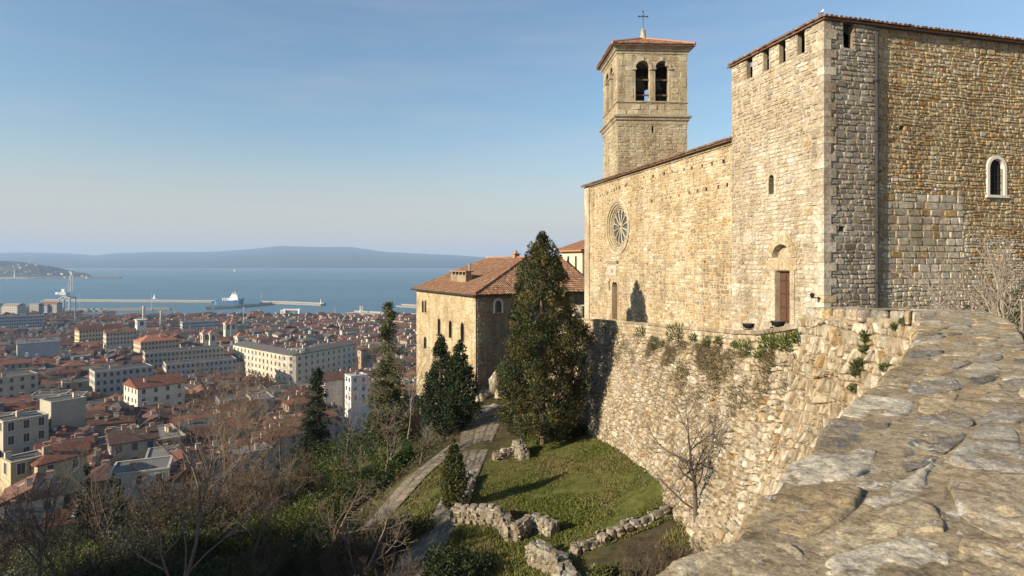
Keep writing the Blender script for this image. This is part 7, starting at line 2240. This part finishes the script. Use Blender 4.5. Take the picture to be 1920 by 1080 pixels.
# ------------------------------------------------------------------ waterfront and harbour
def quay(name, label, pts, width, z=-82.6, col=(.24, .22, .19), cat="pier"):
    """mole along points (px, distance)"""
    q = np.array([(px_x(a, b), b) for a, b in pts]); ctr = q.mean(0)
    o = empty(name, (ctr[0], ctr[1], -86), label, cat, "harbour moles and quays")
    t = np.gradient(q, axis=0); t /= np.linalg.norm(t, axis=1, keepdims=True); N = np.c_[-t[:, 1], t[:, 0]]
    a, b = q - N * width / 2, q + N * width / 2; n = len(q)
    V = np.vstack([np.c_[a, np.full(n, -87)], np.c_[a, np.full(n, z)], np.c_[b, np.full(n, z)], np.c_[b, np.full(n, -87)]])
    fs = [[j * n + i, j * n + i + 1, (j + 1) * n + i + 1, (j + 1) * n + i] for j in range(3) for i in range(n - 1)] + [[0, n, 2 * n, 3 * n], [n - 1, 4 * n - 1, 3 * n - 1, 2 * n - 1]]
    MB().add(V, fs, col).build("deck", M_PAINT, o)
    V = np.vstack([np.c_[b, np.full(n, z)], np.c_[b, np.full(n, z + 2.2)], np.c_[b + N * -1.5, np.full(n, z + 2.2)], np.c_[b + N * -1.5, np.full(n, z)]])
    MB().add(V, [[j * n + i, j * n + i + 1, (j + 1) * n + i + 1, (j + 1) * n + i] for j in range(3) for i in range(n - 1)], (.3, .28, .24)).build("sea_wall", M_PAINT, o)
def D(py, z=-82.6): return -z * F / (py - HY)
quay("breakwater", "long outer breakwater reaching from the port to behind the white ship", [(80, D(563)), (160, D(563.5)), (400, D(565))], 12)
quay("breakwater", "outer breakwater ending in a small beacon beyond the ship", [(488, D(566.5)), (520, D(567)), (606, D(570.5))], 14)
quay("inner_mole", "thin inner mole in front of the port crane", [(110, D(581.5)), (200, D(581)), (320, D(579))], 9)
quay("inner_mole", "nearest mole lying just off the waterfront roofs", [(84, D(600.5)), (180, D(599)), (312, D(595.5))], 10)
quay("inner_mole", "short mole off the ship's bow with a slanted head", [(385, D(577.5)), (440, D(575.5)), (512, D(569))], 8)
quay("marina_mole", "broad mole with sheds and a lighthouse beyond the spruce", [(652, D(586)), (710, D(589)), (800, D(594))], 34, col=(.38, .35, .3))
quay("marina_mole", "farther mole lying next to the lit house wall", [(748, D(572.5)), (800, D(575.5))], 16)
quay("port_quay", "wide port quay carrying the crane and the sheds", [(-150, D(588)), (60, D(585)), (150, D(582.5))], 60, col=(.28, .26, .23))

def beacon(px, py, pt, d, label, lamp=(.5, .1, .08), w=1.8):
    x = px_x(px, d); s = d / F; z = (HY - py) * s; h = (py - pt) * s
    o = empty("lighthouse", (x, d, z), label, "lighthouse")
    MB().lathe((x, d, z - 1), [(w * 1.3, 0), (w, 1.5), (w * .7, h * .72 + 1), (w, h * .74 + 1), (w, h * .77 + 1)], 12, (.6, .57, .52)).build("shaft", M_PAINT, o, True)
    MB().lathe((x, d, z + h * .77), [(w * .55, 0), (w * .55, h * .14), (w * .75, h * .15), (.1, h * .23)], 10, lamp).build("lantern", M_PAINTED, o)
beacon(602.5, 569, 558, D(570.3), "small beacon on the tip of the outer breakwater", (.2, .12, .1))
beacon(676, 585, 570, D(585.5), "slim lighthouse on the marina mole", (.08, .08, .09), 1.4)
beacon(679.5, 585, 573, D(586.5), "white signal mast tower beside the slim lighthouse", (.5, .5, .5), 1.1)
beacon(28, 523, 505, 2950, "tall white lighthouse on the distant headland", (.5, .42, .3), 4.5)

def masts():
    for px, pt, d, label in ((150, 552, D(581), "thin light mast on the inner mole below the crane"), (284, 551, D(580), "thin light mast near the end of the inner mole"), (490, 552, D(567), "thin light mast on the breakwater near the ship"), (628, 578, 868, "tall white flagpole on the waterfront square"), (457, 577, 700, "thin grey lamp mast behind the office slab"), (400, 578, 610, "dark lamp mast in front of the office slab"), (140, 575, 760, "thin leaning mast standing on the near waterfront")):
        x = px_x(px, d); s = d / F; zt = (HY - pt) * s; zb = -83.2
        o = empty("light_mast", (x, d, zb), label, "mast")
        MB().tube([(x, d, zb - 2), (x, d, (zb + zt) / 2), (x, d, zt)], [.42, .3, .2], 6, (.5, .5, .5) if px != 400 else (.12, .13, .14)).build("pole", M_PAINTED, o)
        MB().box((x, d, zt), (1.6, .5, .4), 0, (.5, .5, .5)).build("lamp_head", M_PAINTED, o)
masts()

def crane():
    d = D(583); s = d / F; x0 = px_x(125, d); zb = -82.6
    o = empty("port_crane", (x0, d, zb), "tall blue-grey harbour crane with raised boom on the port quay", "crane")
    c = (.36, .38, .4)
    def X(px): return px_x(px, d)
    def Z(py): return (HY - py) * s
    for px, pt in ((116, 560), (124.5, 560), (136, 557)):
        for dy in (-6, 6): MB().tube([(X(px), d + dy, zb), (X(px) + (120 - px) * -.05, d + dy, Z(pt))], 1.0, 6, c).build("leg", M_PAINTED, o)
    MB().tube([(X(115), d - 6, Z(561)), (X(124), d - 6, Z(555)), (X(136), d - 6, Z(559))], 1.1, 6, c).build("portal_beam", M_PAINTED, o)
    MB().tube([(X(115), d + 6, Z(561)), (X(124), d + 6, Z(555)), (X(136), d + 6, Z(559))], 1.1, 6, c).build("portal_beam", M_PAINTED, o)
    MB().box((X(121), d, Z(553)), (11, 9, 5), 0, (.4, .42, .44)).build("machine_house", M_PAINTED, o)
    MB().box((X(108), d, Z(552)), (5, 4, 3.6), 0, (.6, .6, .6)).build("counterweight", M_PAINTED, o)
    MB().tube([(X(106), d, Z(550)), (X(122), d, Z(550))], 1.0, 6, c).build("counter_jib", M_PAINTED, o)
    MB().box((X(120), d, Z(547)), (5, 5, 4.5), 0, (.62, .6, .55)).build("cab", M_PAINTED, o)
    bm = empty("boom", (0, 0, 0)); bm.parent = o
    for a, b in (((129, 548), (133.5, 514)), ((135, 548), (135, 514))):
        for dy in (-2, 2): MB().tube([(X(a[0]), d + dy, Z(a[1])), (X(b[0]), d + dy, Z(b[1]))], .6, 5, c).build("chord", M_PAINTED, bm)
    for k in range(7):
        t0, t1 = k / 7, (k + 1) / 7
        l = lambda t: (X(129 + 4.5 * t), d - 2, Z(548 - 34 * t)); r_ = lambda t: (X(135), d - 2, Z(548 - 34 * t))
        MB().tube([l(t0), r_(t1)], .35, 4, c).build("brace", M_PAINTED, bm); MB().tube([r_(t0), l(t1)], .35, 4, c).build("brace", M_PAINTED, bm)
    MB().tube([(X(120), d, Z(544)), (X(131), d, Z(528))], .3, 4, c).build("stay", M_PAINTED, o)
    MB().tube([(X(122), d, Z(552)), (X(132), d, Z(548))], .8, 5, c).build("boom_foot", M_PAINTED, o)
    MB().box((X(134.5), d, Z(514)), (2.4, 3, 2.6), 0, (.6, .6, .58)).build("sheave_head", M_PAINTED, o)
    x = X(119); b = empty("crane_shed", (x, d - 4, zb), "white shed under the port crane", "building")
    MB().box((x - 6, d - 14, zb), (22, 9, 6.5), 0, (.6, .58, .53)).build("wall", M_PAINT, b); MB().box((x - 6, d - 14, zb + 6.5), (23, 10, .7), 0, (.4, .38, .35)).build("roof", M_PAINT, b)
    MB().frame_box((x - 17, d - 18.5, zb), np.array([1., 0, 0]), np.array([0, -1., 0]), 8, 13, 1, 5, .0, .05, (.1, .1, .1)).build("door", M_PAINTED, b)
crane()

def port_sheds():
    rg = random.Random(12)
    for i in range(13):
        px = -60 + i * 14.5 + rg.uniform(-3, 3); d = D(585) + rg.uniform(-45, 40)
        if 104 < px < 140: continue
        x = px_x(px, d); h = rg.uniform(7, 17); w = rg.uniform(14, 24); l = rg.uniform(10, 16)
        c = rg.choice([(.42, .36, .28), (.36, .33, .3), (.48, .44, .38), (.3, .32, .35)])
        town_house(x, d, -82.6, l, w, h, math.radians(80) - math.pi / 2 * 0 + math.pi / 2 * .1, rg.choice(['flat', 'gable', 'flat']), c, rg.choice([(.16, .16, .17), (.3, .27, .23), (.24, .12, .08)]), "port warehouse on the wide quay, %s from the outer end towards the crane" % ordinal(i), 2, "port warehouses on the quay", name="warehouse", windows=h > 9, cat="warehouse")
    # silo building with two white shafts joined by a bridge
    d = 850; s = d / F
    o = empty("silo_plant", (px_x(545, d), d, -83.2), "white twin-shaft silo with a high connecting bridge on the waterfront", "silo")
    Z = lambda py: (HY - py) * s
    MB().box((px_x(531.5, d), d, -84), (6.5, 6.5, Z(581) + 84), .1, (.68, .67, .64)).build("shaft", M_PAINT, o)
    MB().box((px_x(539, d + 3), d + 4, -84), (5.5, 6, Z(581.5) + 84), .1, (.4, .41, .43)).build("rear_shaft", M_PAINT, o)
    MB().lathe((px_x(561.5, d), d, -84), [(1.9, 0), (1.9, Z(581) + 84), (2.2, Z(581) + 84.1), (2.2, Z(579.5) + 84)], 12, (.66, .65, .62)).build("round_shaft", M_PAINT, o)
    MB().box((px_x(547, d), d + 1, Z(582)), (24, 2.2, 2.2), 0, (.5, .48, .44)).build("bridge", M_PAINT, o)
    MB().box((px_x(555, d), d + 2, -84), (20, 9, Z(596) + 84), .05, (.36, .37, .38)).build("plant_block", M_PAINT, o)
    for k in range(4): MB().box((px_x(531, d), d - 3.4, Z(586 + k * 4.5)), (1.8, .3, 2.0), .1, (.2, .2, .2)).build("window", M_PAINTED, o)
    # long waterfront sheds and pale blocks
    for i, (px, pe, d, w, l, h, c, r, kind, lab) in enumerate(((585, 597, 840, 60, 14, 8, (.5, .47, .42), (.42, .4, .37), 'gable', "long pale waterfront shed beside the silo"), (700, 593, 860, 15, 11, 18, (.66, .64, .6), (.5, .5, .48), 'flat', "white harbour office block with bands of windows"), (672, 603, 800, 46, 13, 9, (.58, .54, .45), (.45, .43, .4), 'flat', "low white quay building below the harbour office"), (640, 600, 830, 52, 14, 7, (.42, .4, .37), (.36, .34, .32), 'gable', "long grey waterfront shed between silo and harbour office"), (735, 597, 850, 40, 14, 7, (.55, .52, .46), (.4, .38, .36), 'gable', "pale market shed near the spruce top"), (430, 598, 800, 70, 22, 10, (.34, .33, .31), (.16, .16, .16), 'gable', "broad dark-roofed harbour hall behind the office slab"), (765, 608, 700, 18, 12, 12, (.4, .38, .36), (.28, .18, .14), 'hip', "grey harbour house beside the lit old house wall"), (500, 598, 760, 16, 10, 8, (.6, .56, .46), (.4, .36, .3), 'flat', "cream customs shed below the small dock crane"))):
        ze = (HY - pe) / F * d
        town_house(px_x(px, d), d, ze - h, l, w, h, math.radians(-84 + i), kind, c, r, lab, 1, "waterfront buildings", name="waterfront_building", wsp=3.4, cat="building")
    d = 770; s = d / F
    o = empty("dock_crane", (px_x(493, d), d, -83.2), "small dock crane with a slanting jib on the waterfront", "crane")
    b = np.array([px_x(494, d), d, (HY - 608) * s])
    MB().box(b, (5, 5, 6), .2, (.58, .55, .48)).build("tower_base", M_PAINT, o)
    MB().tube([b + [0, 0, 5], (px_x(484, d), d, (HY - 592) * s)], .6, 5, (.3, .27, .25)).build("jib", M_PAINTED, o)
    MB().tube([b + [0, 0, 5], b + [1, 0, 10], (px_x(484, d), d, (HY - 592) * s)], .25, 4, (.3, .27, .25)).build("stay", M_PAINTED, o)
port_sheds()

def ship():
    d = D(571, -85); s = d / F
    x = lambda px: px_x(px, d)
    z = lambda py: (HY - py) * s
    o = empty("ship", (x(432), d, SEA_Z), "blue-hulled white ship with a red-topped mast moored at the breakwater", "ship")
    L = [(403, .3), (408, 1), (425, 1), (440, 1), (450, .75), (458, .1)]
    V = []; deck = {403: 562.5, 408: 563.5, 425: 563.8, 440: 562.8, 450: 561, 458: 559}
    for px, w in L:
        for (q, zz) in ((-1, z(deck[px])), (-.75, SEA_Z - 1), (.75, SEA_Z - 1), (1, z(deck[px]))): V.append((x(px) - (0 if zz > SEA_Z else (2.5 if px == 458 else 0)), d + q * 6 * w, zz))
    n = len(L); fs = [[i * 4 + j, i * 4 + j + 1, i * 4 + j + 5, i * 4 + j + 4] for i in range(n - 1) for j in range(3)] + [[i * 4, i * 4 + 4, i * 4 + 7, i * 4 + 3] for i in range(n - 1)] + [[0, 1, 2, 3], [(n - 1) * 4 + k for k in range(4)]]
    MB().add(np.array(V), fs, (.06, .13, .25)).build("hull", M_PAINTED, o)
    W = (.75, .75, .73)
    for (p0, p1, b_, t_, dy) in ((430, 448, 563, 559, 10), (433, 447, 559, 555.5, 9), (435, 446, 555.5, 552.5, 8), (436, 444, 552.5, 550, 7)):
        MB().box(((x(p0) + x(p1)) / 2, d, z(b_)), (x(p1) - x(p0), dy, z(t_) - z(b_)), 0, W).build("deckhouse", M_PAINTED, o)
    MB().box((x(440), d - 3.6, z(551.6)), (x(444) - x(436.5), .3, 1.2), 0, (.05, .05, .06)).build("bridge_window", M_PAINTED, o)
    m = MB().tube([(x(441), d, z(550)), (x(441), d, z(544))], .35, 6, W).build("mast", M_PAINTED, o)
    MB().box((x(441), d, z(546)), (1.4, 1.0, 2.0), 0, (.55, .05, .04)).build("mast_top", M_PAINTED, m)
    MB().tube([(x(436), d, z(552)), (x(436), d, z(547))], .3, 5, W).build("mast", M_PAINTED, o)
    MB().tube([(x(446), d, z(553)), (x(447), d, z(548))], .35, 5, (.4, .42, .45)).build("mast", M_PAINTED, o)
    for px in (418, 422, 426): MB().lathe((x(px), d, z(564)), [(1.0, 0), (.9, 5), (1.1, 5.2), (1.1, 6)], 8, W).build("vent", M_PAINTED, o)
    MB().tube([(x(405), d, z(563)), (x(404), d, z(559))], .3, 5, (.2, .3, .35)).build("stern_post", M_PAINTED, o)
    # far ferry
    d2 = 5200; s2 = d2 / F
    f = empty("ferry", (px_x(439, d2), d2, SEA_Z), "tiny white ferry far out on the open water", "boat")
    MB().box((px_x(439, d2), d2, SEA_Z - 1), (22, 8, 7), .2, (.75, .75, .74)).build("hull", M_PAINTED, f); MB().box((px_x(440, d2), d2, SEA_Z + 6), (12, 6, 8), .2, (.78, .78, .77)).build("deckhouse", M_PAINTED, f)
    d3 = D(560, -85); y = empty("sailing_boat", (px_x(289, d3), d3, SEA_Z), "white sailing boat beyond the breakwater", "boat")
    MB().box((px_x(289, d3), d3, SEA_Z - .5), (8, 2.4, 1.6), 0, (.75, .75, .74), .9).build("hull", M_PAINTED, y)
    b = np.array([px_x(289, d3), d3, SEA_Z + 1]); MB().add([b + [-2.5, 0, .5], b + [1.5, .4, .5], b + [.4, 0, 10], b + [-2.5, .25, .6], b + [.4, .25, 10]], [[0, 1, 2], [1, 3, 4], [0, 2, 4, 3]], (.78, .78, .77)).build("sail", M_PAINTED, y)
ship()

def headland_houses():
    rg = random.Random(3); mb = MB()
    for i in range(70):
        px = rg.uniform(-80, 165); t = rg.random() ** 1.5; d = 2990 + 480 * t
        z = SEA_Z + 4 + (np.interp(px, [-150, 0, 40, 100, 135, 165], [100, 84, 78, 52, 26, 6])) * (t ** .8)
        mb.box((px_x(px, d), d, z - 6), (rg.uniform(6, 12), 8, rg.uniform(8, 12)), rg.uniform(0, 1), rg.choice([(.65, .62, .56), (.6, .5, .4), (.5, .4, .34)]))
    for i in range(60):
        px = rg.uniform(-60, 760); d = 9000 + 300 * rg.random(); mb.box((px_x(px, d), d, SEA_Z), (rg.uniform(15, 40), 14, rg.uniform(10, 20)), 0, (.65, .62, .56))
    mb.build("coast_settlement", M_PAINT, None, label="scattered pale houses along the far coast", kind="stuff")
    quay("distant_mole", "low distant mole running out from the headland", [(-200, 2960), (60, 2960), (226, 3080)], 40, z=-79, col=(.2, .19, .17))
headland_houses()

# town trees: brown winter crowns between the roofs
for i, (px, pb, d, h, lab) in enumerate(((470, 700, 300, 12, "russet bare street tree before the rounded corner of the long block"), (500, 704, 300, 11, "second russet street tree before the long block's middle"), (455, 597, 790, 14, "dark tree clump beside the harbour hall"), (370, 712, 250, 9, "grey bare tree at the foot of the cream-ended block"))):
    x = px_x(px, d); rng = np.random.default_rng(40 + i); o = empty("street_tree", (x, d, town_z(d)), lab, "tree", "street trees in the town")
    c = rng.normal(size=(60, 3)) * np.array([h * .22, h * .22, h * .16]) + np.array([0, 0, h * .8]); base = (.14, .075, .045) if i < 2 else ((.03, .04, .03) if i == 2 else (.12, .1, .08))
    V, Fs, cc = clump_crown(c, np.full(60, h * .1), 30, .7, base, .4, rng); link("crown", mesh_np("crown", V, Fs, cc, [M_LEAF]), o); trunk_mesh(o, h * .8, .3, (.12, .1, .08), rng)

# ------------------------------------------------------------------ haze: one closed box of thin pale air round everything
def haze():
    x, y0, y1, z0, z1 = 15600, -400, 15600, -92.0, 345.0
    V = [(a, b, c) for c in (z0, z1) for a, b in ((-x, y0), (x, y0), (x, y1), (-x, y1))]
    m = bpy.data.materials.new("thin_air"); m.use_nodes = True; n, l = m.node_tree.nodes, m.node_tree.links
    n.remove(n['Principled BSDF'])
    v = n.new('ShaderNodeVolumePrincipled'); v.inputs['Color'].default_value = (.47, .66, .94, 1); v.inputs['Density'].default_value = HAZE; v.inputs['Anisotropy'].default_value = .0
    l.new(v.outputs[0], n['Material Output'].inputs['Volume'])
    tag(link("haze", mesh_np("haze", V, [[3, 2, 1, 0], [4, 5, 6, 7], [0, 1, 5, 4], [1, 2, 6, 5], [2, 3, 7, 6], [3, 0, 4, 7]], None, [m])), "thin bluish haze over the bay and the town", None, None, "stuff")
HAZE = 1.0e-4
haze()
